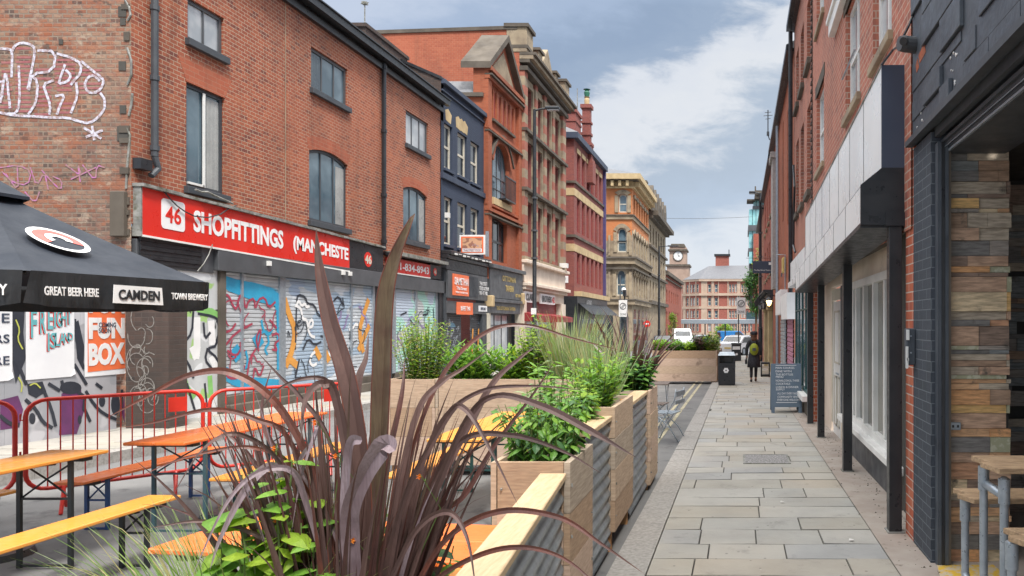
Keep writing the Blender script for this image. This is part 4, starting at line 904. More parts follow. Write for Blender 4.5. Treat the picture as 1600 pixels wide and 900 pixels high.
# ------------------------------------------------------------------ STRIPED STONE BUILDING
bD = thing('striped_stone_building', 'tall striped red and stone building with a cream shopfront and plain orange side wall', 'building', (XL, 36, gz(36)))
d0, d1 = c1+.02, YL(875.5)
LFd = left(XL+.1)
bays = [(d0+.55, d0+1.9), (d0+2.45, d0+3.5), (d0+4.15, d0+5.2), (d0+5.75, d0+7.0)]
opsD = []
for a, b in bays: opsD += [(a+.12, b-.12, 5.0, 7.3), (a+.12, b-.12, 8.0, 10.1), (a+.12, b-.12, 10.7, 12.7, .0)]
mb = MB(LFd); wall(mb, d0, d1, 4.4, 15.0, opsD, .28); mb.quad((d1, 0, 4.4), (d1, -9, 4.4), (d1, -9, 14.6), (d1, 0, 14.6)); mb.build('wall', MT['brick_purple'], bD)
mb = MB(front(d0)); mb.add([(-19, 0, 8), (XL+.1, 0, 8), (XL+.1, 0, 15.05), (-19, 0, 14.75)], [(0, 1, 2, 3)]); mb.build('side_wall', MT['brick_sidewall'], bD)
mb = MB(front(d0)); mb.add([(-19, .06, 14.7), (XL, .06, 15.0), (XL, .06, 15.16), (-19, .06, 14.86), (-19, -.5, 14.7), (XL, -.5, 15.0), (XL, -.5, 15.16), (-19, -.5, 14.86)], [(0, 1, 2, 3), (3, 2, 6, 7), (0, 1, 5, 4)]); mb.build('coping', MT['stone_dark'], bD)
for i, o in enumerate(opsD): window(bD, LFd, o, MT['dgrey'], MT['glass_blue' if i % 3 else 'glass'], cols=(1, 1), rows=(2, 1), depth=.26, fw=.07, bars=.06)
# stone and brick striped piers between the bays
for k, (a, b) in enumerate([(d0, d0+.5), (d0+2.0, d0+2.4), (d0+3.6, d0+4.05), (d0+5.3, d0+5.7), (d1-.6, d1)]):
    m1 = MB(LFd); m2 = MB(LFd); z = 4.5; q = 0
    while z < 13.2: (m1 if q % 2 else m2).box(a, b, .0, .22 if k in (0, 4) else .16, z, min(z+.42, 13.2)-.002); z += .42; q += 1
    m1.build('pier_stone', MT['stone'], bD); m2.build('pier_brick', MT['stone_red'], bD)
for a, b in bays:
    mb = MB(LFd)
    mb.box(a-.06, a+.1, -.05, .10, 4.8, 12.9); mb.box(b-.1, b+.06, -.05, .10, 4.8, 12.9)
    for z in (7.35, 10.15, 12.72): mb.box(a+.1, b-.1, -.05, .09, z, z+.34)
    mb.build('window_surround', MT['stone'], bD)
for z, h, d in ((4.42, .3, .25), (7.72, .14, .34), (10.42, .14, .34), (13.15, .2, .36), (13.5, .14, .46), (13.66, .16, .62), (13.84, .12, .74)):
    mb = MB(LFd); mb.box(d0-.04, d1+.04+(d-.3 if d > .4 else 0), .0, d, z, z+h); mb.build('cornice', MT['stone_dark' if d > .3 and z != 13.66 else 'stone'], bD)
mb = MB(LFd)
mb.box(d0-.03, d0+1.0, -.6, .32, 13.97, 15.1); mb.box(d1-.75, d1+.2, -.6, .36, 13.97, 15.0); mb.box(d0+2.0, d0+2.7, -.2, .3, 13.97, 14.8); mb.box(d0+5.2, d0+5.8, -.2, .3, 13.97, 14.8)
mb.box(d0+1.0, d1-.75, -.3, .1, 13.97, 14.35)
mb.prism([(d0+2.9, 13.97), (d0+5.1, 13.97), (d0+5.1, 14.5), (d0+4.0, 15.6), (d0+2.9, 14.5)], -.3, .22)
mb.build('parapet', MT['stone'], bD, bevel=.02)
mb = MB(LFd); mb.box(d0-.10, d0+1.1, -.7, .42, 15.1, 15.26); mb.box(d1-.85, d1+.3, -.7, .46, 15.0, 15.14); mb.box(d0+1.9, d0+2.8, -.3, .4, 14.8, 14.92); mb.box(d0+5.1, d0+5.9, -.3, .4, 14.8, 14.92); mb.box(d0-.04, d0+1.04, -.65, .37, 14.15, 14.3); mb.build('parapet_cap', MT['stone_dark'], bD)
mb = MB(LFd)
mb.quad((d0, 0, 13.9), (d1, 0, 13.9), (d1, -9, 14.4), (d0, -9, 14.4)); mb.build('roof', MT['slate'], bD)
# cream shopfront
mb = MB(LFd); mb.box(d0, d1, -.2, .18, 3.55, 4.4); mb.box(d0, d1, -.2, .1, 2.7, 3.2); mb.box(d0, d0+.4, -.2, .2, -.6, 2.7); mb.box(d1-.9, d1, -.2, .2, -.6, 2.7); mb.build('shopfront', MT['cream'], bD, bevel=.01)
mb = MB(LFd); mb.box(d0-.05, d1+.25, -.1, .38, 4.4, 4.56); mb.box(d0-.05, d1+.3, -.1, .42, 3.36, 3.52); mb.box(d0, d1+.1, -.1, .28, 3.2, 3.36); mb.build('shop_cornice', MT['cream'], bD, bevel=.02)
mb = MB(LFd); mb.box(YL(810), YL(828), .1, .18, 2.62, 3.12); k1 = mb.build('sign_panel', MT['signwhite'], bD)
mb = MB(LFd); mb.box(YL(836), YL(859), .1, .18, 2.62, 3.12); k2 = mb.build('sign_panel', MT['signwhite'], bD)
tz("CLARK", MT['black'], 2.87, .32, YL(812), YL(826), k1, d=.30); tz("BROTHERS", MT['black'], 2.87, .32, YL(838), YL(853), k2, d=.30); tz("42", MT['signred'], 2.87, .3, YL(854), YL(858), k2, d=.30)
mb = MB(LFd); mb.box(d0+.4, d1-.9, -.3, -.1, -.6, 2.7); mb.build('shop_window_wall', MT['maroon'], bD)
window(bD, left(XL), (d0+.6, d1-2.6, .2, 1.9), MT['maroon'], MT['glass_lit'], cols=(1, 1, 1), depth=-.03, fw=.08)
for a, b, d, c, e in ((YL(809), YL(829), .9, 1.75, 2.2), (YL(839), YL(860), 1.1, 1.7, 2.15)):
    mb = MB(LFd); mb.add([(a, -.05, e), (b, -.05, e), (b, d, c+.25), (a, d, c+.25), (a, -.05, c), (b, -.05, c), (b, d, c), (a, d, c)], [(0, 1, 2, 3), (3, 2, 6, 7), (0, 3, 7, 4), (1, 2, 6, 5), (4, 5, 6, 7)]); mb.build('awning', MT['maroon'], bD)
mb = MB(LFd); mb.box(d1-1.0, d1-.6, .1, .5, 4.7, 4.95); mb.build('security_lamp', MT['white'], bD)

# ------------------------------------------------------------------ PLUM BRICK BUILDING
bE = thing('plum_brick_corner_building', 'plum brick corner building with cream bands, narrow windows and a tall ornate chimney', 'building', (XL, 45, gz(45)))
e0, e1 = YL(897), YL(943.5); FE = front(e0)
opsE = []
ne = 6
for k in range(ne):
    a = e0+.8+k*(e1-e0-1.2)/ne; b = a+.85
    opsE += [(a, b, 4.1, 6.0), (a, b, 7.3, 9.4), (a, b, 10.5, 12.2)]
mb = MB(LF); wall(mb, e0, e1, 3.3, 13.0, opsE, .2); mb.build('wall', MT['brick_purple'], bE)
mb = MB(FE); mb.quad((-22, 0, -.8), (XL, 0, -.8), (XL, 0, 13.0), (-22, 0, 13.0)); mb.build('side_wall', MT['brick_purple'], bE)
for o in opsE: window(bE, LF, o, MT['maroon'], MT['glass'], cols=(1,), rows=(1, 1), depth=.18, fw=.1)
def band(par, z, h, d, mat, a=e0, b=e1, tfs=((LF, None), (FE, None)), sx=(-22, XL)):
    mb = MB(LF); mb.box(a-.0, b, .0, d, z, z+h); mb.build('stone_band', mat, par); mb = MB(front(a)); mb.box(sx[0], sx[1]+d, .0, d, z, z+h); mb.build('stone_band', mat, par)
band(bE, 9.45, .45, .03, MT['stone_yellow']); band(bE, 6.05, .45, .03, MT['stone_yellow']); band(bE, 10.2, .14, .10, MT['stone_dark']); band(bE, 6.9, .16, .10, MT['stone_dark']); band(bE, 12.9, .35, .3, MT['navy'])
for k in range(ne):
    a = e0+.8+k*(e1-e0-1.2)/ne; mb = MB(LF); mb.box(a-.1, a+.95, .0, .04, 12.22, 12.5); mb.build('lintel', MT['stone_yellow'], bE)
mb = MB(LF); mb.box(e0, e1, -.3, .25, -.8, 3.3); mb.build('shopfront', MT['black'], bE)
mb = MB(FE); mb.box(-16, XL+.25, 0, .2, -.8, 3.3); mb.build('shopfront', MT['black'], bE)
mb = MB(LF); mb.box(e0, e1, .0, .45, 3.3, 3.6); mb.build('shop_cornice', MT['stone_yellow'], bE)
mb = MB(LF); mb.add([(e0, .25, 2.9), (e1, .25, 2.9), (e1, 1.1, 2.2), (e0, 1.1, 2.2)], [(0, 1, 2, 3)]); mb.build('awning', MT['black'], bE)
text("ALFONSO", MT['signwhite'], (XL+.30, e0+3, 2.95), (0, 1, 0), (0, 0, 1), 1.6, .4, bE)
mb = MB(LF); mb.box(e0+1, e1-1, -.05, .26, .2, 1.9); mb.build('shop_window', MT['glass'], bE)
mb = MB(LF); mb.box(e1-.35, e1-.15, .0, .2, 0, 13.0); mb.build('downpipe', M('violet_paint', (.075, .06, .17), .5), bE)
mb = MB(); mb.add([(XL+.3, e0-.3, 13.25), (XL+.3, e1, 13.25), (XL-2.5, e1-2, 14.9), (XL-2.5, e0+2.5, 14.9), (-22, e0-.3, 13.25), (-22, e0+2.5, 14.9)], [(0, 1, 2, 3), (0, 3, 5, 4)]); mb.build('roof', MT['slate'], bE)
Yc = 46.0; xa, xb = X_(873, Yc), X_(899, Yc)
mb = MB(); mb.box(xa, xb, Yc, Yc+1.6, 13.6, Z_(175, Yc)); mb.box(xa-.08, xb+.08, Yc-.08, Yc+1.7, Z_(175, Yc), Z_(170, Yc)); mb.box(xa-.05, xb+.05, Yc-.05, Yc+1.65, 14.5, 14.65); mb.build('chimney', MT['brick_purple'], bE)
Yc = 48.5; xm = X_(917, Yc)
mb = MB()
for wd, z0, z1 in ((1.0, 11.0, 12.4), (.72, 12.4, 13.6), (.52, 13.6, 16.0), (.66, 14.2, 14.38), (.66, 15.0, 15.15), (.74, 16.0, 16.25), (.9, 12.4, 12.6), (.8, 13.5, 13.7)): mb.box(xm-wd/2, xm+wd/2, Yc-wd/2, Yc+wd/2, z0+.001*wd, z1)
ch = mb.build('chimney', MT['brick_purple'], bE)
mb = MB(); mb.lathe([(.16, 16.2), (.18, 16.6), (.14, 16.75), (.2, 16.8)], (xm, Yc, 0)); mb.build('chimney_pot', MT['stone_yellow'], ch); mb = MB(); mb.lathe([(.14, 16.8), (.2, 17.1), (.1, 17.3), (.24, 17.32)], (xm, Yc, 0)); mb.build('chimney_cowl', M('green_cowl', (.03, .16, .10), .5), ch)
mb = MB(); mb.tube([(X_(902, 47), 47, 13.5), (X_(902, 47), 47, 16.9)], .03, 5); mb.build('aerial', MT['lead'], bE)
st = thing('street_name_plate', 'small white street name plate on the side of the plum brick building', 'sign', (XL-.6, e0, 4.5))
mb = MB(FE); mb.box(X_(870, e0), X_(888, e0), .0, .03, Z_(442, e0), Z_(431, e0)); mb.build('plate', MT['signwhite'], st); text("THOMAS ST", MT['black'], (X_(878, e0), e0-.035, Z_(436, e0)), (1, 0, 0), (0, 0, 1), .5, .16, st)

# ------------------------------------------------------------------ ORNATE ORANGE CORNER BUILDING
bF = thing('ornate_orange_corner_building', 'ornate corner building of orange brick over pale stone arches with a yellow bracketed cornice', 'building', (XL, 70, gz(70)))
f0, f1 = YL(987.5), YL(1013.5); FF = front(f0)
sx0 = X_(943, f0)-9
def XF(p): return X_(p, f0)
sideops = [(XF(966.5), XF(980), Z_(332, f0), Z_(303, f0), .15), (XF(964.5), XF(979.5), Z_(394, f0), Z_(356, f0), .42), (XF(963), XF(978), Z_(462, f0), Z_(421, f0), .4)]
sideops += [(XF(932), XF(947), Z_(462, f0), Z_(421, f0), .4)]
frops = []
for k in range(6):
    a = f0+1.0+k*1.85; frops += [(a, a+1.0, 4.3, 6.5, .4), (a, a+1.0, 8.4, 10.3, .4), (a, a+.95, 12.0, 13.6, .1)]
mb = MB(FF); wall(mb, sx0, XL, 9.4, 14.7, [(o[0], o[1], max(o[2], 9.4), o[3], min(o[4], o[3]-9.4)) for o in sideops if o[3] > 9.5], .25); mb.build('side_wall', MT['brick_orange_far'], bF)
mb = MB(LF); wall(mb, f0, f1, 9.4+2, 14.7, [o for o in frops if o[2] > 11.5], .25); mb.quad((f0, 0, 11.4), (f1, 0, 11.4), (f1, 0, 10.4), (f0, 0, 10.4)); mb.build('wall', MT['brick_orange_far'], bF)
mb = MB(FF)
o2 = [(o[0], o[1], o[2], min(o[3], 9.4), 0) if o[3] > 9.4 and o[2] < 9.4 else o for o in sideops if o[2] < 9.4]
wall(mb, sx0, XL, -1.5, 9.4, o2, .25)
# upper half of the arched window passes into the brick zone
mb.build('stone_side_wall', MT['stone'], bF)
mb = MB(LF); wall(mb, f0, f1, -1.5, 10.4, [o for o in frops if o[2] < 11.5], .25); mb.build('stone_wall', MT['stone'], bF)
for o in sideops: 
    window(bF, FF, o, MT['offwhite'], MT['glass_blue'], cols=(1,), rows=(1, 1), depth=.2, fw=.12, bars=.1)
    A = arc(o[0], o[1], o[3], o[4]); B = arc(o[0]-.35, o[1]+.35, o[3]+.4, o[4]+.15); mb = MB(FF)
    for k in range(8): mb.prism([A[k], A[k+1], B[k+1], B[k]], -.02, .09)
    mb.box(o[0]-.35, o[0]-.02, -.02, .08, o[2], o[3]-o[4]); mb.box(o[1]+.02, o[1]+.35, -.02, .08, o[2], o[3]-o[4]); mb.build('window_surround', MT['stone'], bF)
for o in frops: 
    window(bF, LF, o, MT['offwhite'], MT['glass'], rows=(1, 1), depth=.2, fw=.1, bars=.08)
    A = arc(o[0], o[1], o[3], o[4]); B = arc(o[0]-.3, o[1]+.3, o[3]+.35, o[4]+.12); mb = MB(LF)
    for k in range(8): mb.prism([A[k], A[k+1], B[k+1], B[k]], -.02, .12)
    mb.build('window_surround', MT['stone'], bF)
def bandF(z, h, d, mat, name='stone_band'):
    mb = MB(LF); mb.box(f0, f1, .0, d, z, z+h); mb.build(name, mat, bF); mb = MB(FF); mb.box(sx0, XL+d, .0, d, z, z+h); mb.build(name, mat, bF)
for z, h, d, m_ in ((7.2, .5, .35, 'stone'), (7.7, .18, .5, 'stone_dark'), (6.7, .18, .3, 'stone_dark'), (11.4, .35, .12, 'stone'), (11.75, .1, .22, 'stone_dark'), (3.4, .4, .3, 'stone'), (3.8, .12, .4, 'stone_dark'), (14.3, .15, .25, 'stone_yellow'), (15.05, .5, .9, 'stone_yellow'), (14.95, .1, .6, 'stone_dark')): bandF(z, h, d, MT[m_])
bandF(14.45, .5, .12, MT['stone_yellow'])
mb = MB(LF); k = f0+.1
while k < f1: mb.box(k, k+.25, .12, .7, 14.45, 14.94); k += .7
mb.build('bracket_row', MT['stone_yellow'], bF)
mb = MB(FF); k = sx0
while k < XL: mb.box(k, k+.25, .12, .7, 14.45, 14.94); k += .7
mb.build('bracket_row', MT['stone_yellow'], bF)
mb = MB(FF)
for a, b in ((XF(943), XF(946)), (XF(951), XF(954)), (XF(983), XL-.02)): mb.box(a, b, .0, .15, 3.9, 6.7); mb.box(a, b, .0, .15, 8.0, 9.9)
mb.build('pilaster_row', MT['stone'], bF)
mb = MB(FF); 
for a, b in ((XF(938), XF(958)), (XF(968), XF(982))): mb.add([(a, .02, -1.2)]+[(p, .02, q) for p, q in arc(a, b, 3.0, .8)]+[(b, .02, -1.2)], [tuple(range(11))])
mb.build('shop_arch', MT['glass'], bF)
mb = MB(LF); 
for k in range(4):
    a = f0+.8+k*2.9; b = a+2.0; mb.add([(a, .02, -1.2)]+[(p, .02, q) for p, q in arc(a, b, 3.0, .8)]+[(b, .02, -1.2)], [tuple(range(11))])
mb.build('shop_arch', MT['glass'], bF)
mb = MB(); mb.add([(XL+.8, f0-.8, 15.55), (XL+.8, f1, 15.55), (XL-4, f1, 17.2), (XL-4, f0+4, 17.2), (sx0, f0-.8, 15.55), (sx0, f0+4, 17.2)], [(0, 1, 2, 3), (0, 3, 5, 4)]); mb.build('roof', MT['slate'], bF)

# ------------------------------------------------------------------ TALL SANDSTONE BUILDING
bG = thing('tall_sandstone_building', 'tall blackened sandstone building with steep dormers beyond the orange corner building', 'building', (XL, 90, gz(90)))
g0, g1 = f1+.02, YL(1040); opsG = []
for k in range(6):
    a = g0+1+k*2.8
    for z in (4.5, 7.6, 10.8): opsG.append((a, a+1.3, z, z+2.0))
mb = MB(LF); wall(mb, g0, g1, -1.6, 14.4, opsG, .4); mb.quad((g1, 0, -1.6), (g1, -9, -1.6), (g1, -9, 14.4), (g1, 0, 14.4)); mb.quad((g0, 0, 12), (g0, -9, 12), (g0, -9, 16.5), (g0, 0, 14.4)); mb.build('wall', MT['stone'], bG)
for o in opsG: window(bG, LF, o, MT['stone_dark'], MT['glass'], depth=.35, fw=.12)
for z, h, d in ((3.8, .4, .4), (7.0, .25, .3), (10.2, .25, .3), (13.4, .3, .5), (13.7, .5, 1.1)): mb = MB(LF); mb.box(g0, g1+d*.5, .0, d, z, z+h); mb.build('cornice', MT['stone_dark'], bG)
mb = MB(LF); mb.add([(g0, .3, 14.2), (g1, .3, 14.2), (g1, -3, 17.2), (g0, -3, 17.2)], [(0, 1, 2, 3)]); mb.quad((g1, .3, 14.2), (g1, -3, 17.2), (g1, -6, 14.2)); mb.build('roof', MT['slate'], bG)
for k in range(6):
    a = g0+.8+k*2.8; mb = MB(LF); mb.prism([(a, 14.2), (a+1.6, 14.2), (a+1.6, 16.2), (a+.8, 17.3), (a, 16.2)], -2.5, .35); dm = mb.build('dormer', MT['stone_dark'], bG)
mb = MB(LF); mb.box(g0+.1, g0+1.2, -2.2, -.3, 14.0, Z_(286, 81)); mb.box(g0, g0+1.3, -2.3, -.2, Z_(286, 81), Z_(283, 81)); mb.build('chimney', MT['stone_dark'], bG)

# ------------------------------------------------------------------ BEYOND
bK = thing('low_red_brick_building', 'low dark red brick building next to the tall sandstone one, under the clock tower', 'building', (XL, 110, -1.4))
k0, k1 = g1+.05, YL(1065); ops = []
for k in range(6): a = k0+1+k*3.6; ops += [(a, a+1.2, 1.2, 3.4, .3), (a, a+1.2, 4.6, 6.4, .3)]
mb = MB(LF); wall(mb, k0, k1, -1.7, 8.3, ops, .3); mb.quad((k1, 0, -1.7), (k1, -9, -1.7), (k1, -9, 8.3), (k1, 0, 8.3)); mb.build('wall', MT['brick_red_far'], bK)
for o in ops: window(bK, LF, o, MT['stone_dark'], MT['glass'], depth=.25, fw=.1)
mb = MB(LF); mb.box(k0, k1, .0, .4, 8.3, 8.8); mb.box(k0, k1, .0, .2, 7.7, 7.9); mb.build('cornice', MT['stone_dark'], bK)
mb = MB(LF); mb.quad((k0, .3, 8.8), (k1, .3, 8.8), (k1, -4, 11), (k0, -4, 11)); mb.build('roof', MT['slate'], bK)
ct = thing('clock_tower', 'square pale pink stone clock tower with a white clock face above the far roofs', 'tower', (X_(1058, 190), 190, gz(170)))
YT = 190; FT = front(YT); MT['stone_pink'] = M('pink_stone', (.40, .29, .23), .85, c2=(.31, .22, .175), sc_=.5)
def XT(p): return X_(p, YT)
def ZT(p): return Z_(p, YT)
mb = MB(FT); mb.box(XT(1042), XT(1076), -6, 0, -3, ZT(415)); mb.box(XT(1046), XT(1072), -5, 0, ZT(415), ZT(386)); mb.build('tower_shaft', MT['stone_pink'], ct)
mb = MB(FT); mb.box(XT(1040), XT(1078), -6.3, .4, ZT(416), ZT(413)); mb.box(XT(1044), XT(1074), -5.4, .5, ZT(392), ZT(389.5)); mb.prism([(XT(1047), ZT(386)), (XT(1071), ZT(386)), (XT(1069), ZT(381)), (XT(1049), ZT(381))], -5, .2); mb.build('cornice', MT['stone_dark'], ct)
uc, zc_ = XT(1059.5), ZT(400)
mb = MB(FT); mb.prism([(uc+1.15*math.cos(a*PI/12), zc_+1.15*math.sin(a*PI/12)) for a in range(24)], 0, .12); cf = mb.build('clock_face', MT['signwhite'], ct)
mb = MB(FT); mb.box(uc-.07, uc+.07, .13, .16, zc_, zc_+.85); mb.box(uc, uc+.55, .165, .19, zc_-.06, zc_+.06)
mb.build('clock_hands', MT['black'], cf)
mb = MB(FT)
for a in range(12): q = a*PI/6; mb.box(uc+.95*math.cos(q)-.07, uc+.95*math.cos(q)+.07, .125, .15, zc_+.95*math.sin(q)-.07, zc_+.95*math.sin(q)+.07)
mb.build('clock_marks', MT['black'], cf)
mb = MB(FT); mb.tube([(uc+1.25*math.cos(a*PI/12), .1, zc_+1.25*math.sin(a*PI/12)) for a in range(24)], .12, 6, closed=True); mb.build('clock_surround', MT['stone_dark'], ct)

bI = thing('mansion_block', 'four-storey red and cream banded mansion block closing the end of the street', 'building', (0, 160, -2.1))
YI = 160; 
def XI(p): return X_(p, YI)
def ZI(p): return Z_(p, YI)
xs = [XI(1064), XI(1092), XI(1200)]
def tfI(u, d, z):
    if u < xs[1]: t_ = (xs[1]-u); return (u+d*.3, YI+t_*.9-d, z)
    return (u, YI-d, z)
ops = []; MT['brick_I'] = brick('far_crimson_brick', (.27, .075, .055), (.31, .095, .07), (.38, .16, .12), st=.1)
cols_ = [1067, 1071.5, 1078, 1082.5, 1088.5, 1106, 1116.5, 1139, 1143.5, 1148, 1158, 1162, 1166, 1172, 1178]
rowsI = [(457, 444), (478, 465), (497, 485), (518, 506)]
for p in cols_:
    wd = 3.4 if p < 1092 else 5.2 if p in (1106, 1116.5) else 3.4
    for zb_, zt_ in rowsI: ops.append((XI(p), XI(p+wd), ZI(zb_), ZI(zt_)))
mb = MB(tfI); us = sorted(set([xs[0], xs[1], xs[2]]+[v for o in ops for v in o[:2]]))
ops2 = [(XI(1092)-.001, XI(1092)+.001, 0, .001)]
wall(mb, xs[0], xs[2], -3, ZI(437), ops+ops2, .35); mb.build('wall', MT['brick_I'], bI)
MT['cream_far'] = M('far_cream_stone', (.47, .36, .28), .85, c2=(.38, .28, .21), sc_=.6)
for o in ops: window(bI, tfI, o, MT['offwhite'], MT['glass_lit'] if rnd.random() < .3 else MT['glass_blue'], rows=(1, 1), depth=.3, fw=.12, bars=.12)
for z in (437, 459.5, 480, 500, 521):
    for a, b in ((xs[0], xs[1]), (xs[1], xs[2])): mb = MB(tfI); mb.box(a, b-.01, .0, .35 if z < 470 else .12, ZI(z)-.35, ZI(z)+.2); mb.build('stone_band', MT['cream_far'], bI)
mb = MB(tfI)
for a, b in ((1065, 1070.5), (1075.5, 1078), (1086, 1088.5), (1095.5, 1105.8), (1111.5, 1116.3), (1121.9, 1124), (1136.5, 1139), (1151.5, 1157.5)):
    mb.box(XI(a)+.02, XI(b)-.1, .0, .05, ZI(530), ZI(438))
mb.build('stone_facing', MT['cream_far'], bI)
mb = MB(tfI); mb.quad((xs[0], .4, ZI(436)), (xs[1], .4, ZI(436)), (xs[1]+2, -5, ZI(413)), (xs[0]+6, -9, ZI(420))); mb.quad((xs[1], .4, ZI(436)), (xs[2], .4, ZI(436)), (xs[2], -5, ZI(411)), (xs[1]+2, -5, ZI(413))); mb.build('roof', MT['slate'], bI)
mb = MB(tfI)
for p in (1121, 1148): mb.quad((XI(p), -2.2, ZI(426.5)), (XI(p+12), -2.2, ZI(426.5)), (XI(p+12), -4, ZI(420)), (XI(p), -4, ZI(420)))
mb.build('rooflight', MT['signwhite'], bI)
mb = MB(front(YI+5)); mb.box(X_(1118, YI+5), X_(1139, YI+5), -2, 0, 10, Z_(400, YI+5)); mb.build('chimney', MT['brick_I'], bI)
mb = MB(front(YI+5)); mb.box(X_(1116, YI+5), X_(1141, YI+5), -2.4, .3, Z_(400, YI+5), Z_(397, YI+5)); mb.tube([(X_(1139, YI+5), -.1, Z_(400, YI+5)), (X_(1139, YI+5), -.1, Z_(390, YI+5))], .1, 5); mb.build('chimney_cap', MT['black'], bI)

gt = thing('glass_tower', 'teal glass tower with a flat projecting roof rising behind the right-hand terrace', 'building', (X_(1188, 115), 115, -1.5))
YG = 115; FG = front(YG)
def XG(p): return X_(p, YG)
def ZG(p): return Z_(p, YG)
for a, b, z0, z1, dd in ((1170, 1215, 352, 327, 0), (1170, 1215, 388, 361, 0), (1170, 1215, 412, 394, .5), (1177, 1215, 322, 312, -1)):
    mb = MB(FG); n_ = 8
    for k in range(n_): u = XG(a)+(XG(b)-XG(a))*k/n_; mb.box(u+.04, u+(XG(b)-XG(a))/n_-.04, -8, dd, ZG(z0), ZG(z1))
    mb.build('glazing', MT['glass_teal'], gt)
mb = MB(FG); mb.box(XG(1169), XG(1216), -8, .3, ZG(361), ZG(352)); mb.box(XG(1169), XG(1216), -8, .3, ZG(394), ZG(388)); mb.box(XG(1171), XG(1216), -7.5, -.4, ZG(480), ZG(327)); mb.box(XG(1176), XG(1216), -7, .2, ZG(327), ZG(322)); mb.build('floor_slab', MT['dgrey'], gt)
mb = MB(FG); mb.box(XG(1179), XG(1216), -7, 1.2, ZG(312), ZG(306)); mb.box(XG(1180), XG(1216), -7, 1.5, ZG(306), ZG(300)); mb.box(XG(1167), XG(1180), -3, .5, ZG(314), ZG(312)); mb.tube([(XG(1180), 1, ZG(312)), (XG(1180), 1, ZG(293))], .12, 5); mb.build('roof', MT['stone_dark'], gt)
mb = MB(FG); mb.box(XG(1177), XG(1198), -3, .8, -3, ZG(366)); mb.build('brick_block', MT['brick_red_far'], gt)

# ------------------------------------------------------------------ RIGHT-HAND TERRACE
RF = right()
def YR(px, X=XR): return F*X/(px-CX)
def zr(px, py, X=XR): return Z_(py, YR(px, X))
rA = thing('brick_terrace_building', 'red brick terrace building above the long pale sign box and the white framed shop', 'building', (XR, 8, gz(8)))
a0, a1 = 5.72, YR(1270)
winA = []
for a, b in ((6.45, 7.35), (8.15, 9.25), (11.6, 12.7)): winA += [(a, b, 4.25, 5.05+.55), (a, b, 6.7, 8.1)]
mb = MB(RF); wall(mb, a0, a1, 2.4, 9.05, winA, .12); mb.build('wall', MT['brick_right'], rA)
for i, o in enumerate(winA): window(rA, RF, o, MT['white'], MT['glass_lit'], cols=(1, 1), rows=(1, 1), depth=.11, fw=.06, bars=.04); sill(rA, RF, o[0], o[1], o[2], MT['stone'], h=.09, d=.05)
for o in winA:
    mb = MB(RF); mb.box(o[0]-.12, o[1]+.12, -.02, .012, o[3], o[3]+.2); mb.build('lintel', MT['stone_dark'], rA)
# white boards above the middle window
mb = MB(RF); mb.box(8.0, 10.3, .0, .09, 5.72, 5.9); mb.box(7.95, 10.35, .0, .12, 5.9, 5.96); mb.build('white_board', MT['white'], rA)
mb = MB(RF); mb.tube([(8.2, .05, 4.75), (9.2, .05, 4.75)], .012, 5); mb.build('window_bar', MT['galv'], rA)
def eave(par, tf, a, b, z):
    mb = MB(tf); mb.box(a, b, .0, .10, z-.02, z+.06); mb.box(a, b, .10, .20, z+.0, z+.14); mb.build('gutter', MT['black'], par)
    mb = MB(tf); mb.add([(a, .2, z+.14), (b, .2, z+.14), (b, -4, z+2.3), (a, -4, z+2.3)], [(0, 1, 2, 3)]); mb.build('roof', MT['slate'], par)
eave(rA, RF, a0, a1, 9.0)
# recessed ground floor behind the colonnade
SX = 1.55; SFt = right(SX)
mb = MB(SFt); wall(mb, 5.98, 13.4, -.35, 2.62, [(6.75, 9.75, .33, 2.2), (10.95, 12.25, -.2, 2.25)], .1); mb.build('shopfront', MT['cream'], rA)
mb = MB(SFt); mb.box(6.3, 10.6, .0, .03, -.35, .30); mb.build('stall_riser', MT['charcoal'], rA)
window(rA, SFt, (6.75, 9.75, .33, 2.2), MT['white'], glassm('shop_window_glass', (.10, .11, .10), .03, (.22, .2, .16)), cols=(1.1, .8, .8, .7, .35), depth=.05, fw=.09, bars=.08, thick=.08)
mb = MB(SFt); mb.box(6.6, 10.6, .0, .12, .25, .33); mb.build('sill', MT['white'], rA, bevel=.01)
dr = MB(SFt); dr.box(11.15, 12.05, -.06, -.02, -.2, 2.0); dr = dr.build('door', MT['white'], rA)
mb = MB(SFt)
for a, b, c, e in ((11.30, 11.55, .0, .8), (11.65, 11.9, .0, .8), (11.30, 11.9, 1.0, 1.85)):
    mb.box(a, b, -.02, -.01, c, c+.03); mb.box(a, b, -.02, -.01, e-.03, e); mb.box(a, a+.03, -.02, -.01, c, e); mb.box(b-.03, b, -.02, -.01, c, e)
mb.build('door_panel', MT['offwhite'], dr)
mb = MB(SFt); mb.tube([(11.25, .0, .85), (11.25, .03, .87), (11.36, .03, .87)], .012, 6); mb.build('handle', MT['galv'], dr)
mb = MB(SFt); mb.box(12.07, 12.2, -.05, -.01, 0, 2.2); mb.box(11.0, 11.12, -.05, -.01, -.2, 2.2); mb.box(11.15, 12.05, -.05, -.01, 2.02, 2.2); mb.build('door_frame', MT['offwhite'], rA)
mb = MB(SFt); mb.box(10.55, 10.72, -.02, .05, .2, 2.2); mb.build('dark_post', MT['charcoal'], rA)
mb = MB(); mb.box(1.22, 1.56, 5.98, 13.4, 2.46, 2.6); mb.build('soffit', MT['stone_dark'], rA)
mb = MB(); mb.box(1.36, 1.57, 13.38, 13.75, -.4, 2.45); mb.build('brick_pier', MT['brick_pier'], rA)
mb = MB(); mb.box(1.375, 1.7, 5.70, 5.97, -.4, 6.0); mb.build('brick_pier', MT['brick_pier'], rA)
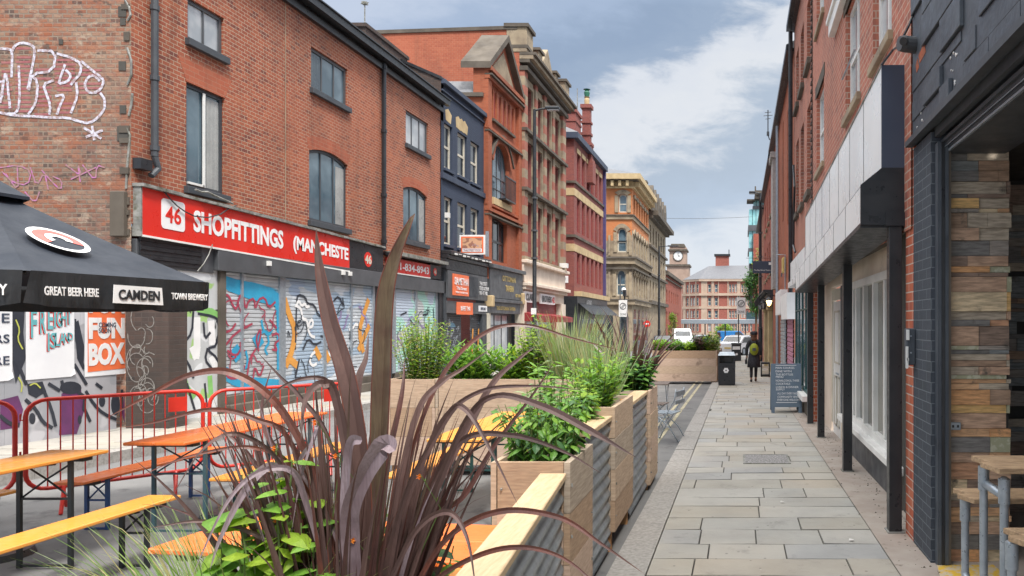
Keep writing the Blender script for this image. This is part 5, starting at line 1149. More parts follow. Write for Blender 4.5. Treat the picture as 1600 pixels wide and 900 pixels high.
for i, Yc in enumerate((5.95, 8.57, 11.34, 13.05)):
    mb = MB(); mb.box(1.235, 1.34, Yc, Yc+.11, gz(Yc)-.05, 2.45); cc = mb.build('column', MT['black'], rA, bevel=.004)
    mb = MB(); mb.box(1.22, 1.36, Yc-.02, Yc+.13, gz(Yc)-.02, gz(Yc)+.012); mb.build('base_plate', MT['lead'], cc)
mb = MB(); mb.box(1.2, 1.36, 5.93, 13.2, 2.45, 2.56); mb.build('beam', MT['black'], rA)
# sign boxes
sgn = thing('blank_sign_box', 'long blank pale metal sign box with a dark end panel over the colonnade', 'sign', (1.27, 9, 3.3))
SLR = lambda tf: (lambda u, d, z: tf(u, d, z-.036*(u-5.96)))
MT['steel'] = M('pale_glossy_sign_panel', (.82, .83, .83), .30, metal=0, c2=(.70, .72, .74), sc_=.6, dirt=((.42, .42, .41), 1.5, .60))
mb = MB(SLR(right(1.36)))
us_ = [5.98]+[5.98+k*.86 for k in range(1, 9)]
for a, b in zip(us_, us_[1:]): mb.box(a+.003, b-.003, .0, .183, 2.93, 3.77)
mb.build('sign_panel', MT['steel'], sgn)
mb = MB(SLR(right(1.36)))
for a in us_[1:]: mb.box(a-.006, a+.006, .18, .1855, 2.935, 3.765)
mb.build('panel_seam', MT['dgrey'], sgn)
mb = MB(SLR(right(1.36)))
for a in us_[1:]: mb.box(a-.006, a+.006, .35, .3575, 2.485, 2.775)
mb.build('panel_seam', MT['dgrey'], sgn)
mb = MB(SLR(right(1.36))); mb.box(5.98, 12.86, .17, .19, 3.771, 3.79); mb.build('sign_trim', MT['lead'], sgn)
mb = MB(); mb.box(1.174, 1.364, 5.95, 5.978, 2.93, 3.775); mb.build('end_panel', MT['navy'], sgn)
mb = MB(SLR(right(1.36)))
for a, b in zip(us_, us_[1:]): mb.box(a+.003, b-.003, .0, .355, 2.48, 2.78)
mb.build('sign_panel', MT['steel'], sgn)
mb = MB(SLR(right(1.36))); mb.add([(5.98, .183, 2.93), (12.8, .183, 2.93), (12.8, .355, 2.785), (5.98, .355, 2.785)], [(0, 1, 2, 3)]); mb.box(5.98, 12.86, .0, .36, 2.44, 2.479); mb.build('sign_trim', MT['black'], sgn)
mb = MB(); mb.box(1.0, 1.364, 5.95, 5.978, 2.46, 2.79); mb.add([(1.0, 5.95, 2.79), (1.36, 5.95, 2.79), (1.36, 5.95, 2.93), (1.174, 5.95, 2.93)], [(0, 1, 2, 3)]); mb.build('end_panel', MT['black'], sgn)

# second shop of the row
rB = thing('old_brick_terrace_building', 'older mottled brick terrace building beyond the pale sign box with a glazed dark green shopfront', 'building', (XR, 15, gz(15)))
b0, b1 = a1+.01, YR(1241)
winB = []
for a in (13.75, 15.2, 16.5): winB += [(a, a+.75, 4.2, 5.9), (a, a+.75, 6.7, 8.0)]
mb = MB(RF); wall(mb, b0+.1, b1, 2.6, 8.9, winB, .15); mb.build('wall', MT['brick_right'], rB)
for o in winB: window(rB, RF, o, MT['charcoal'], MT['glass'], rows=(1, 1), depth=.13, fw=.06); sill(rB, RF, o[0], o[1], o[2], MT['stone_dark'], h=.12, d=.08)
mb = MB(RF); r2 = random.Random(6)
for k in range(70): z = 3.6+k*.075; mb.box(b0+(.0 if k % 2 else .05), b0+.12, -.02, .015+.02*(k % 2), z, z+.055)
mb.build('toothed_quoin', MT['brick_dark'], rB)
eave(rB, RF, b0, b1, 8.85)
mb = MB(RF); mb.tube([(b1-.12, .10, 8.8), (b1-.12, .10, 2.4)], .055, 8); mb.build('downpipe', MT['black'], rB)
window(rB, RF, (13.8, 17.2, .25, 2.5), MT['leg_green'], MT['glass_blue'], cols=(1, 1, 1, 1), rows=(3, 1), depth=.02, fw=.07)
mb = MB(RF); mb.box(13.8, 17.3, .0, .16, .15, .25); mb.build('sill', MT['white'], rB); mb = MB(RF); mb.box(13.78, 17.4, -.08, .02, -.4, .15); mb.build('stall_riser', MT['stone_dark'], rB)
mb = MB(RF); mb.box(13.0, 17.5, .0, .18, 2.5, 2.62); mb.box(13.78, 17.5, .0, .12, 2.62, 3.1); mb.build('fascia', MT['steel'], rB)
mb = MB(RF); mb.tube([(16.8, .06, 3.3), (17.1, .08, 3.5), (17.1, .07, 4.2), (16.7, .08, 4.8), (17.2, .07, 5.4)], .03, 5); mb.build('cable', MT['black'], rB)
# third
rC = thing('smooth_red_brick_building', 'smooth orange-red brick terrace building with narrow vertical slots and a grey rendered pier', 'building', (XR, 22, gz(22)))
q0, q1 = b1+.01, 29.0
slots = [(18.4, 18.7, 5.2, 7.8), (20.0, 20.35, 4.4, 7.6), (22.2, 22.6, 4.8, 7.9)]
mb = MB(RF); wall(mb, q0, q1, -.5, 8.45, slots, .2); mb.build('wall', MT['brick_terra'], rC)
mb = MB(RF)
for a, b, c, e in slots: mb.quad((a, -.19, c), (b, -.19, c), (b, -.19, e), (a, -.19, e))
mb.build('slot_glazing', MT['glass'], rC)
eave(rC, RF, q0, q1, 8.4)
mb = MB(RF); mb.box(26.0, 27.2, .0, .16, 2.9, 7.6); mb.box(25.9, 27.3, .0, .24, 7.6, 7.8); mb.build('rendered_pier', M('grey_render', (.40, .38, .37), .9, c2=(.3, .29, .28), sc_=9, bmp=.8, bs=40), rC)
mb = MB(RF); mb.tube([(24.4, .08, 8.3), (24.4, .08, .2)], .05, 7); mb.build('downpipe', MT['galv'], rC)
MT['pinkshut'] = M('pink_roller_shutter', (.50, .22, .30), .6, c2=(.36, .16, .24), sc_=3)
shutter(rC, right(XR-.02), 17.7, 19.8, -.3, 1.75, MT['pinkshut'], pitch=.12, amp=.03); shutter(rC, right(XR-.02), 20.4, 23.0, -.3, 1.9, MT['shutter'], pitch=.12, amp=.03)
mb = MB(RF); mb.box(17.6, 20.0, .0, .2, 1.75, 2.4); mb.box(20.3, 23.2, .0, .2, 1.9, 2.6); mb.build('shutter_box', MT['signwhite'], rC)
mb = MB(RF); mb.tube([(20.6, .05, .4), (20.6, .05, 3.6), (20.6, .3, 3.6)], .02, 5); mb.build('conduit', MT['galv'], rC)
al = thing('alarm_box', 'yellow alarm box fixed high on the smooth red brick terrace wall', 'alarm box', (XR, 19.5, 3.1))
mb = MB(RF); mb.box(20.8, 21.15, .0, .12, 3.10, 3.55); mb.build('case', MT['gold'], al, bevel=.02); mb = MB(RF); mb.box(20.85, 21.1, .12, .14, 3.0, 3.1); mb.build('strobe', MT['navy'], al)
# tavern bay and the rest of the terrace to the junction
rD = thing('tavern_building', 'brick building with a cream column, lanterns and black brackets halfway down the right-hand side', 'building', (XR, 33, gz(33)))
t0, t1 = 29.05, 40
wD = [(a, a+.9, z, z+1.5) for a in (30, 32.3, 34.6, 36.9) for z in (3.8, 6.2)]
mb = MB(RF); wall(mb, t0, t1, 2.7, 8.3, wD, .15); mb.build('wall', MT['brick_red_far'], rD)
for o in wD: window(rD, RF, o, MT['offwhite'], MT['glass'], rows=(1, 1), depth=.13, fw=.08); sill(rD, RF, o[0], o[1], o[2], MT['stone'], h=.12)
eave(rD, RF, t0, t1, 8.3)
mb = MB(RF); mb.box(t0, t1, -.3, -.05, -.6, 2.7); mb.build('shopfront', MT['navy'], rD)
for y_ in (30.5, 35.5): mb = MB(RF); mb.box(y_, y_+.5, -.1, .14, -.6, 2.2); mb.box(y_-.08, y_+.58, -.1, .2, 2.2, 2.4); mb.build('cream_column', MT['stone_yellow'], rD, bevel=.03)
mb = MB(RF); mb.box(t0, t1, -.1, .22, 2.4, 2.9); mb.box(t0, t1, -.1, .4, 2.9, 3.0); mb.build('fascia', MT['black'], rD)
r2 = random.Random(2)
mb = MB(RF)
for k in range(8):
    y_ = 29.4+k*1.2; mb.tube([(y_, .1, 2.7), (y_, .35, 2.95), (y_, .55, 2.75), (y_, .5, 2.5), (y_, .38, 2.6)], .035, 5)
mb.build('bracket_row', MT['black'], rD)
def lantern(loc, lit, label):
    t = thing('wall_lantern', label, 'lantern', loc, 'lanterns on the tavern front')
    x, y, z = loc; mb = MB(); mb.tube([(x+.3, y, z+.35), (x, y, z+.42), (x, y, z+.3)], .02, 5); mb.lathe([(.02, .34), (.13, .24), (.14, .22)], (x, y, z), 6); mb.lathe([(.08, -.02), (.07, 0)], (x, y, z), 6)
    for k in range(6): a = k*PI/3; mb.tube([(x+.07*math.cos(a), y+.07*math.sin(a), z), (x+.13*math.cos(a), y+.13*math.sin(a), z+.22)], .012, 4)
    mb.build('lantern_frame', MT['black'], t); mb = MB(); mb.lathe([(.05, .01), (.10, .2)], (x, y, z), 6); g = mb.build('lamp_glass', MT['lampwarm'] if lit else MT['glass_lit'], t)
m_, n_, b_ = newmat('warm_lamp'); b_.inputs['Base Color'].default_value = (1, .75, .35, 1); b_.inputs['Emission Color'].default_value = (1, .72, .3, 1); b_.inputs['Emission Strength'].default_value = 6; MT['lampwarm'] = m_
lantern((.98, 29.6, 2.25), False, 'unlit black hexagonal lantern nearest on the tavern front'); lantern((1.10, 26.6, 2.28), True, 'glowing warm lantern beside the black brackets of the tavern'); lantern((.98, 34.0, 2.3), False, 'unlit black lantern farthest along the tavern front')
hs_ = thing('hanging_sign', 'dark navy rectangular tavern sign hanging over the pavement from the right', 'sign', (XR, 29, 3.7))
FS = front(29); mb = MB(FS); mb.box(X_(1176, 29), X_(1208, 29), -.03, .03, Z_(427, 29), Z_(408, 29)); mb.build('board', MT['navy'], hs_, bevel=.008)
text("The Bay Horse Tavern", MT['signwhite'], (X_(1191, 29), 29-.034, Z_(422.5, 29)), (1, 0, 0), (0, 0, 1), .66, .08, hs_); 
mb = MB(FS); mb.box(X_(1201, 29), X_(1205, 29), .031, .034, Z_(414, 29), Z_(410, 29)); mb.build('emblem', MT['signwhite'], hs_)
mb = MB(FS); mb.box(X_(1166, 29), XR, -.012, .012, Z_(403, 29)-.015, Z_(403, 29)); mb.tube([(X_(1180, 29), 0, Z_(408, 29)), (X_(1180, 29), 0, Z_(403, 29))], .01, 5); mb.tube([(X_(1204, 29), 0, Z_(408, 29)), (X_(1204, 29), 0, Z_(403, 29))], .01, 5); mb.build('bracket', MT['black'], hs_)
rE = thing('far_terrace_building', 'last red brick building on the right before the junction, hidden mostly behind the tavern', 'building', (XR, 46, gz(46)))
wE = [(a, a+1.0, z, z+1.6) for a in (41.2, 43.6, 46, 48.4) for z in (.6, 3.6, 6.0)]
mb = MB(RF); wall(mb, 40.05, 51, -.8, 8.0, wE, .15); mb.quad((51, 0, -.8), (51, -9, -.8), (51, -9, 8), (51, 0, 8)); mb.build('wall', MT['brick_right'], rE)
for o in wE: window(rE, RF, o, MT['offwhite'], MT['glass'], rows=(1, 1), depth=.13, fw=.08)
eave(rE, RF, 40.05, 51, 8.0)
# roof aerial over the pavement edge
ae = thing('rooftop_aerial', 'thin television aerial on a bent pole above the right-hand gutter', 'aerial', (1.3, 27, 8.0))
YA = 28.0; mb = MB(); P = [(X_(p, YA), YA, Z_(q, YA)) for p, q in ((1222, 236), (1212, 228), (1202, 217), (1200, 210), (1200, 172))]; mb.tube(P, .022, 6); mb.build('mast', MT['black'], ae)
mb = MB()
for q, l in ((176, 5), (181, 7), (186, 4)): mb.tube([(X_(1200-l, YA), YA, Z_(q, YA)), (X_(1200+l, YA), YA, Z_(q-1, YA))], .012, 4)
mb.box(X_(1198, YA), X_(1202, YA), YA-.05, YA+.05, Z_(212, YA), Z_(206, YA)); mb.build('aerial_elements', MT['black'], ae)
a2 = thing('rooftop_aerial', 'tiny aerial on a mast above the plain orange side wall on the left', 'aerial', (X_(570, 36), 36, 14.8))
mb = MB(); xx = X_(570, 36); mb.tube([(xx, 36, 14.6), (xx, 36, Z_(2, 36))], .03, 5); mb.tube([(xx-.2, 36, Z_(6, 36)), (xx+.2, 36, Z_(4, 36))], .02, 4); mb.box(xx-.12, xx+.12, 35.9, 36.1, Z_(7, 36), Z_(3, 36)); mb.build('mast', MT['lead'], a2)

# ------------------------------------------------------------------ DARK PAINTED FRONT WITH OPEN SHUTTER (right foreground)
dk = thing('slate_painted_shopfront', 'slate painted brick shopfront with a raised roller shutter and a patchwork timber interior', 'building', (1.4, 4, 0))
DF = right(1.365)
mb = MB(); mb.box(1.372, 1.50, 5.18, 5.695, -.4, 3.02); mb.build('painted_pier', MT['brick_char'], dk)
mb = MB(DF); mb.box(-3, 5.69, -.5, 0, 3.05, 6.5); fb = mb.build('painted_fascia', MT['slatepaint'], dk)
mb = MB(DF); r2 = random.Random(21)
z = 3.08; row = 0
while z < 6.3:
    h = r2.choice((.075, .15, .15, .225)); u = -2.5+r2.uniform(0, .3)
    while u < 5.66:
        l = r2.choice((.22, .34, .45, .68, .9)); 
        if r2.random() < .62: mb.box(u, min(u+l, 5.68)-.008, .0, r2.choice((.004, .009, .014, .022, .03)), z, z+h-.008)
        u += l
    z += h
mb.build('relief_block', MT['slatepaint'], dk, bevel=.004)
mb = MB(DF)
for u, z, l, h in ((5.25, 3.62, .18, .05), (5.0, 3.70, .1, .05), (4.7, 4.62, .42, .11), (5.45, 3.58, .07, .05)): mb.prism([(u, z), (u+l, z-.02), (u+l+.03, z+h), (u+.04, z+h+.03)], .0, .012)
mb.build('exposed_brick_patch', MT['brick_terra'], dk)
mb = MB(DF)
for k in range(60):
    u = r2.choice((5.45, 5.2, 5.1, 4.6))+r2.uniform(-.12, .12); z = {0: 3.2, 1: 4.3}[k % 2]+r2.uniform(-.14, .2); s_ = r2.uniform(.003, .011); mb.prism([(u-s_, z), (u+s_*.5, z-s_), (u+s_, z+s_*.6), (u-.3*s_, z+s_)], .0, .005)
mb.build('flaked_paint', MT['white'], dk)
mb = MB(DF); mb.box(-3, 5.69, .0, .06, 3.03, 3.075); mb.build('drip_edge', MT['charcoal'], dk)
# shutter housing above the opening, guides, jamb
mb = MB()
mb.box(1.40, 1.44, -3, 5.18, 2.98, 3.05)
for k in range(3): mb.box(1.44+k*.02, 1.46+k*.02, -3, 5.17, 2.93-k*.022+.002, 2.955-k*.022)
mb.build('shutter_housing', MT['charcoal'], dk)
mb = MB(); mb.box(1.475, 1.49, -3, 5.16, 2.865, 2.88); mb.box(1.452, 1.456, -3, 5.16, 2.895, 2.9); mb.build('shutter_edge', MT['galv'], dk)
mb = MB(); mb.box(1.49, 1.9, -3, 5.16, 2.86, 2.9); mb.build('soffit', MT['charcoal'], dk)
for x0, x1, m_ in ((1.402, 1.43, 'slatepaint'), (1.432, 1.452, 'black'), (1.454, 1.478, 'slatepaint'), (1.480, 1.497, 'leg_green')):
    mb = MB(); mb.box(x0, x1, 5.10+.01*rnd.random(), 5.179, -.2, 2.93); mb.build('shutter_guide', MT[m_] if m_ != 'leg_green' else MT['stone_dark'], dk)
# interior
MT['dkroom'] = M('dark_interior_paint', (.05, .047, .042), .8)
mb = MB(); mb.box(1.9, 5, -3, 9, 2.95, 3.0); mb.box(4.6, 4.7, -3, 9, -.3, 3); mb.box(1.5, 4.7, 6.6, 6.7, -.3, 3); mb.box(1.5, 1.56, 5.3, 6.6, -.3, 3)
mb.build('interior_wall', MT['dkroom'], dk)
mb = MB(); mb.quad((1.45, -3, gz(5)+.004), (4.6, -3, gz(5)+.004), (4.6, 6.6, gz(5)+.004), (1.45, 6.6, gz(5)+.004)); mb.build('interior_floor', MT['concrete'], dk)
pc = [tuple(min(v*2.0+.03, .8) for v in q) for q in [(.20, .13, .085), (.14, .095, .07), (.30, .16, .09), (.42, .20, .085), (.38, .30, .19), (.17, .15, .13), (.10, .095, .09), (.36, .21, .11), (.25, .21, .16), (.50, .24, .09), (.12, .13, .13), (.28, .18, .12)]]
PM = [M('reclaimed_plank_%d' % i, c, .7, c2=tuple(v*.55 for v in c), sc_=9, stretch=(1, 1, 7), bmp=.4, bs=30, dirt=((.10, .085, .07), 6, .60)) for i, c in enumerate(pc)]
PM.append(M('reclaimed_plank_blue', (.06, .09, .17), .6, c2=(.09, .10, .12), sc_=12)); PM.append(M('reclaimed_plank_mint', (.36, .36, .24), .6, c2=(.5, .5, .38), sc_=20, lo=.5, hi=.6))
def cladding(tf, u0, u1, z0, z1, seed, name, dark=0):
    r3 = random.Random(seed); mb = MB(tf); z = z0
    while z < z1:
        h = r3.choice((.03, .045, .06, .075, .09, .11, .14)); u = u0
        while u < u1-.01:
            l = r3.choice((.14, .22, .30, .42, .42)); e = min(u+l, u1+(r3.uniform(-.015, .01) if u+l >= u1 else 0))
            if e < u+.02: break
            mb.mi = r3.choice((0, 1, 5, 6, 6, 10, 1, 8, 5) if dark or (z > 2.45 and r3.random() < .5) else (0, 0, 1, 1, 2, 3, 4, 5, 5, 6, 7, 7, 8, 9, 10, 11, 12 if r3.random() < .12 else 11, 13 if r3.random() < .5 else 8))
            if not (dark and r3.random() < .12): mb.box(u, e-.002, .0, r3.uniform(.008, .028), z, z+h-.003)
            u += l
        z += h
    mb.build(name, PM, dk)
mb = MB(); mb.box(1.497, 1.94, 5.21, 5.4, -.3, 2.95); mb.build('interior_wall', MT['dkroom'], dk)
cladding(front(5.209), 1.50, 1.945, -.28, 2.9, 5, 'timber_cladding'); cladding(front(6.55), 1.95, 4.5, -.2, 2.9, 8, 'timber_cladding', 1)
sw = thing('socket_box', 'small steel double socket set low in the patchwork timber wall', 'socket', (1.53, 5.18, .8))
mb = MB(front(5.178)); mb.box(1.505, 1.585, -.01, .012, Z_(671, 5.2), Z_(659, 5.2)); mb.build('plate', MT['galv'], sw, bevel=.004)
mb = MB(front(5.178)); mb.box(1.52, 1.535, .012, .015, Z_(667, 5.2), Z_(663, 5.2)); mb.box(1.555, 1.57, .012, .015, Z_(667, 5.2), Z_(663, 5.2)); mb.build('rocker_pair', MT['black'], sw)
# metal control box on the pier
cb = thing('shutter_control_box', 'slate painted metal control box with torn tape on the brick pier edge', 'control box', (1.33, 5.75, .9))
mb = MB(); mb.box(1.30, 1.372, 5.62, 5.70, Z_(570, 5.66), Z_(513, 5.66)); mb.build('case', MT['slatepaint'], cb, bevel=.008)
mb = MB()
for z in (1.16, 1.42, 1.55): mb.tube([(1.335, 5.615, z), (1.335, 5.622, z)], .007, 8)
mb.build('screw_set', MT['galv'], cb)
mb = MB(); mb.box(1.292, 1.31, 5.60, 5.615, 1.30, 1.47); mb.box(1.296, 1.318, 5.60, 5.612, 1.52, 1.60); mb.box(1.30, 1.315, 5.60, 5.61, 1.36, 1.38); mb.build('torn_tape', MT['white'], cb)
# CCTV
cv = thing('security_camera', 'grey bullet security camera on the corner of the slate painted fascia', 'camera', (1.3, 5.6, 3.8))
mb = MB(); yv = 5.6; zc = Z_(70, yv); mb.tube([(X_(1437, yv), yv+.02, zc), (X_(1412, yv), yv-.02, zc+.0)], .062, 14); mb.tube([(X_(1412, yv), yv-.02, zc), (X_(1404, yv), yv-.03, zc-.002)], [.062, .055], 14); mb.build('housing', MT['dgrey'], cv)
mb = MB(); mb.tube([(X_(1409, yv), yv-.075, zc-.0), (X_(1407, yv), yv-.095, zc-.01)], .03, 12); mb.build('lens', MT['black'], cv)
cable(cv, [(X_(1378, 5.9), 5.93, Z_(100, 5.9)), (X_(1395, 5.9), 5.9, Z_(78, 5.9)), (X_(1404, 5.7), 5.7, Z_(72, 5.7)), (X_(1420, 5.66), 5.66, Z_(40, 5.66)), (X_(1428, 5.66), 5.66, Z_(20, 5.66))], .010, MT['black'])
# ------------------------------------------------------------------ UMBRELLA
NS = 6
uc_ = Vector((-5.73, 5.48, 0)); AP = 1.21; RC = AP/math.cos(PI/NS); a_mid = math.radians(-5.8)
um_ = thing('parasol', 'black six-sided parasol with white lettering on its valance, over the benches at the left edge', 'parasol', (uc_.x, uc_.y, gz(5.6)+ROAD))
HUB = 2.70; RIM = 1.99; VB = 1.76
cor = [uc_+Vector((RC*math.cos(a_mid+PI/NS+k*2*PI/NS), RC*math.sin(a_mid+PI/NS+k*2*PI/NS), 0)) for k in range(NS)]   # edge between k-1 and k faces a_mid+k*45
mb = MB(); n = 6
for k in range(NS):
    A, B = cor[k-1], cor[k]; vs = []
    for i in range(n+1):
        t_ = i/n; sag = -.055*math.sin(PI*t_)
        for j in range(7):
            s_ = j/6; p = A.lerp(B, s_); q = uc_.lerp(p, t_); z = HUB+(RIM-HUB)*t_+sag*(.35+1.0*math.sin(PI*s_)*.6)
            if i == n: z = RIM-.012*math.sin(PI*s_)
            vs.append((q.x, q.y, z))
    fs = [(i*7+j, i*7+j+1, (i+1)*7+j+1, (i+1)*7+j) for i in range(n) for j in range(6)]
    mb.add(vs, fs)
cnp = mb.build('canopy', MT['canvas'], um_, smooth=False); smooth_by_angle(cnp, .25)
mb = MB(); vent = []
for k in range(NS): a = a_mid+PI/NS+k*2*PI/NS; vent.append((uc_.x+.27*math.cos(a), uc_.y+.27*math.sin(a), HUB-.075))
mb.add(vent+[(uc_.x, uc_.y, HUB+.10)]+[(v[0], v[1], v[2]-.025) for v in vent], [(k, (k+1) % NS, NS) for k in range(NS)]+[(k, (k+1) % NS, NS+1+(k+1) % NS, NS+1+k) for k in range(NS)]); mb.build('vent_cap', MT['canvas'], cnp)
r2 = random.Random(12)
for k in range(NS):
    A, B = cor[k-1], cor[k]; out_ = (((A+B)/2)-uc_).normalized(); vs = []; n = 26
    mb = MB()
    for i in range(4):
        for j in range(n+1):
            s_ = j/n; p = A.lerp(B, s_*(.985)+.0075); f = i/3; wv = .014*f*math.sin(j*1.9+k)+.008*f*math.sin(j*4.1+k*2)
            e = min(s_, 1-s_)
            vs.append((p.x+out_.x*(wv+.02-.05*f*(1 if e < .02 else 0)), p.y+out_.y*(wv+.02), RIM+.002-(RIM-VB)*f+(.02*f*max(0, 1-e*12)) - .012*math.sin(PI*s_)*f))
    mb.add(vs, [(i*(n+1)+j, i*(n+1)+j+1, (i+1)*(n+1)+j+1, (i+1)*(n+1)+j) for i in range(3) for j in range(n)])
    va = mb.build('valance', MT['canvas_v'], um_, smooth=True)
    if k in (0, NS-1):
        mid = (A+B)/2+out_*.062; xd = (B-A).normalized(); zc = (RIM+VB)/2-.012; Ln = (B-A).length
        def vt(s_, u, wd, h, m=MT['signwhite'], zz=0, b=.02, d=0): return text(s_, m, mid+xd*(u*Ln)+Vector((0, 0, zc+zz))+out_*d, xd, (0, 0, 1), wd, h, va, bold=b)
        if k == 0:
            vt("GREAT BEER HERE", -.33, .36, .060); vt("TOWN BREWERY", .335, .34, .052)
            mb = MB(); w2, h2 = .20, .07
            P = [mid+xd*(.02*Ln+a)+Vector((0, 0, zc+b_-.005)) for a, b_ in ((-w2, -h2*.9), (-w2*.97, h2*.98), (w2*.94, h2*.9), (w2, -h2))]
            mb.add([tuple(p) for p in P]+[tuple(p-out_*.006) for p in P], [(0, 3, 2, 1), (4, 5, 6, 7), (0, 1, 5, 4), (1, 2, 6, 5), (2, 3, 7, 6), (3, 0, 4, 7)]); mb.build('name_patch', MT['signwhite'], va)
            vt("CAMDEN", .02, .33, .075, MT['black'], -.005, .03, .003)
        else:
            vt("TOWN BREWERY", .28, .48, .072); vt("GREAT BEER HERE", -.3, .4, .06)
# round emblem on the panel that faces the street
A, B = cor[-1], cor[0]; mid = (A+B)/2; mid.z = RIM; hub = Vector((uc_.x, uc_.y, HUB)); xd = (B-A).normalized(); ud = (hub-mid).normalized(); nd = xd.cross(ud)
em_c = mid+ud*.50-xd*.13+nd*.014
def disc(r0, r1, a0, a1, off, mat, name, par, n=28, ysc=1.0):
    mb = MB(); vs = []
    for i in range(n+1):
        a = a0+(a1-a0)*i/n
        for r_ in (r0, r1): vs.append(tuple(em_c+xd*(r_*math.cos(a))+ud*(r_*ysc*math.sin(a))+nd*off))
    mb.add(vs, [(2*i, 2*i+1, 2*i+3, 2*i+2) for i in range(n)]); return mb.build(name, mat, par)
MT['emred'] = M('coral_print', (.66, .14, .12), .6)
disc(.150, .185, 0, 2*PI, .004, MT['signwhite'], 'emblem_ring', cnp); disc(.0, .150, 0, 2*PI, .002, MT['canvas'], 'emblem_ground', cnp)
disc(.085, .148, -.5, PI+.5, .006, MT['emred'], 'emblem_arch', cnp); disc(.04, .083, -.45, PI+.45, .008, MT['signwhite'], 'emblem_horseshoe', cnp)
mb = MB()
for k in range(NS): c = cor[k]; mb.tube([(uc_.x, uc_.y, HUB-.06), (uc_.x+(c.x-uc_.x)*.5, uc_.y+(c.y-uc_.y)*.5, (HUB+RIM)/2-.10), (c.x*.985+uc_.x*.015, c.y*.985+uc_.y*.015, RIM-.02)], .011, 5)
mb.build('ribs', MT['leg_black'], um_)
mb = MB(); mb.cyl(uc_.x, uc_.y, gz(5.6)+ROAD, HUB+.1, .024); mb.build('pole', MT['leg_black'], um_)
mb = MB(); mb.lathe([(.0, .07), (.06, .07), (.28, .05), (.3, 0)], (uc_.x, uc_.y, gz(5.6)+ROAD), 20); mb.build('base', MT['black'], um_)
# spare parasol base on the road
sb_ = thing('ballast_weight', 'low black parasol base standing empty on the road between the orange benches', 'ballast', (-4.55, 6.55, gz(6.5)+ROAD))
x, y, z = -4.55, 6.6, gz(6.6)+ROAD; mb = MB(); mb.box(x-.24, x+.24, y-.22, y+.22, z, z+.10); mb.build('ballast_block', MT['black'], sb_, bevel=.02); mb = MB(); mb.cyl(x, y, z+.1, z+.28, .03); mb.build('socket', MT['black'], sb_)

# ------------------------------------------------------------------ BARRIERS
def barrier(loc, rz, L_, label, hgt=1.08, nb=13):
    t = thing('crowd_barrier', label, 'barrier', loc, 'red crowd barriers', rz)
    W[t.name] = (0, 0, 0); r = .15; z0, z1 = .24, hgt
    P = []
    for cx_, cz_, a0 in ((L_-r, z1-r, 0), (r, z1-r, 90), (r, z0+r, 180), (L_-r, z0+r, 270)):
        for q in range(6): a = math.radians(a0+q*18); P.append((cx_+r*math.cos(a), 0, cz_+r*math.sin(a)))
    mb = MB(); mb.tube(P, .019, 9, closed=True); mb.build('frame', MT['redpaint'], t, smooth=True)
    for k in range(nb):
        x = .06+(L_-.12)*(k+1)/(nb+1); e = max(0, r-min(x, L_-x)); dz = r-math.sqrt(max(0, r*r-e*e))
        mb = MB(); mb.tube([(x, 0, z0+dz), (x, 0, z1-dz)], .0062, 6); mb.build('upright_bar', MT['redpaint'], t)
    for x in (.26, L_-.24):
        mb = MB(); mb.tube([(x-.05, -.19, .012), (x, -.03, z0), (x, .03, z0), (x+.05, .19, .012)], .016, 7); mb.build('foot', MT['redpaint'], t)
    mb = MB(); mb.box(L_-.30, L_-.14, -.006, .006, z1-.21, z1-.06); mb.build('number_plate', MT['redpaint'], t)
    for x, zz in ((-.035, .55), (-.035, .9)): mb = MB(); mb.tube([(0, 0, zz), (x, 0, zz), (x, 0, zz+.06)], .009, 6); mb.build('hook', MT['redpaint'], t)
    return t
ang = math.atan2(1.17, .93)
bA = Vector((X_(40, 6.7), 6.7, 0)); bB2 = Vector((X_(317, 7.78), 7.78, 0)); ang = math.atan2(bB2.y-bA.y, bB2.x-bA.x); LB = (bB2-bA).length
barrier((bA.x, bA.y, gz(6.7)+ROAD), ang, LB, 'red crowd barrier in front of the mural hoarding, complete and nearest the posters')
p0 = bA-(bB2-bA).normalized()*(LB+.07); barrier((p0.x, p0.y, gz(6)+ROAD), ang, LB, 'red crowd barrier cut off by the left edge of the photo')
p2 = bB2+(bB2-bA).normalized()*.06; ang2 = ang-.05; barrier((p2.x, p2.y, gz(8)+ROAD), ang2, LB*1.05, 'red crowd barrier in front of the blue sprayed shutter, behind the spiky leaves', nb=14)

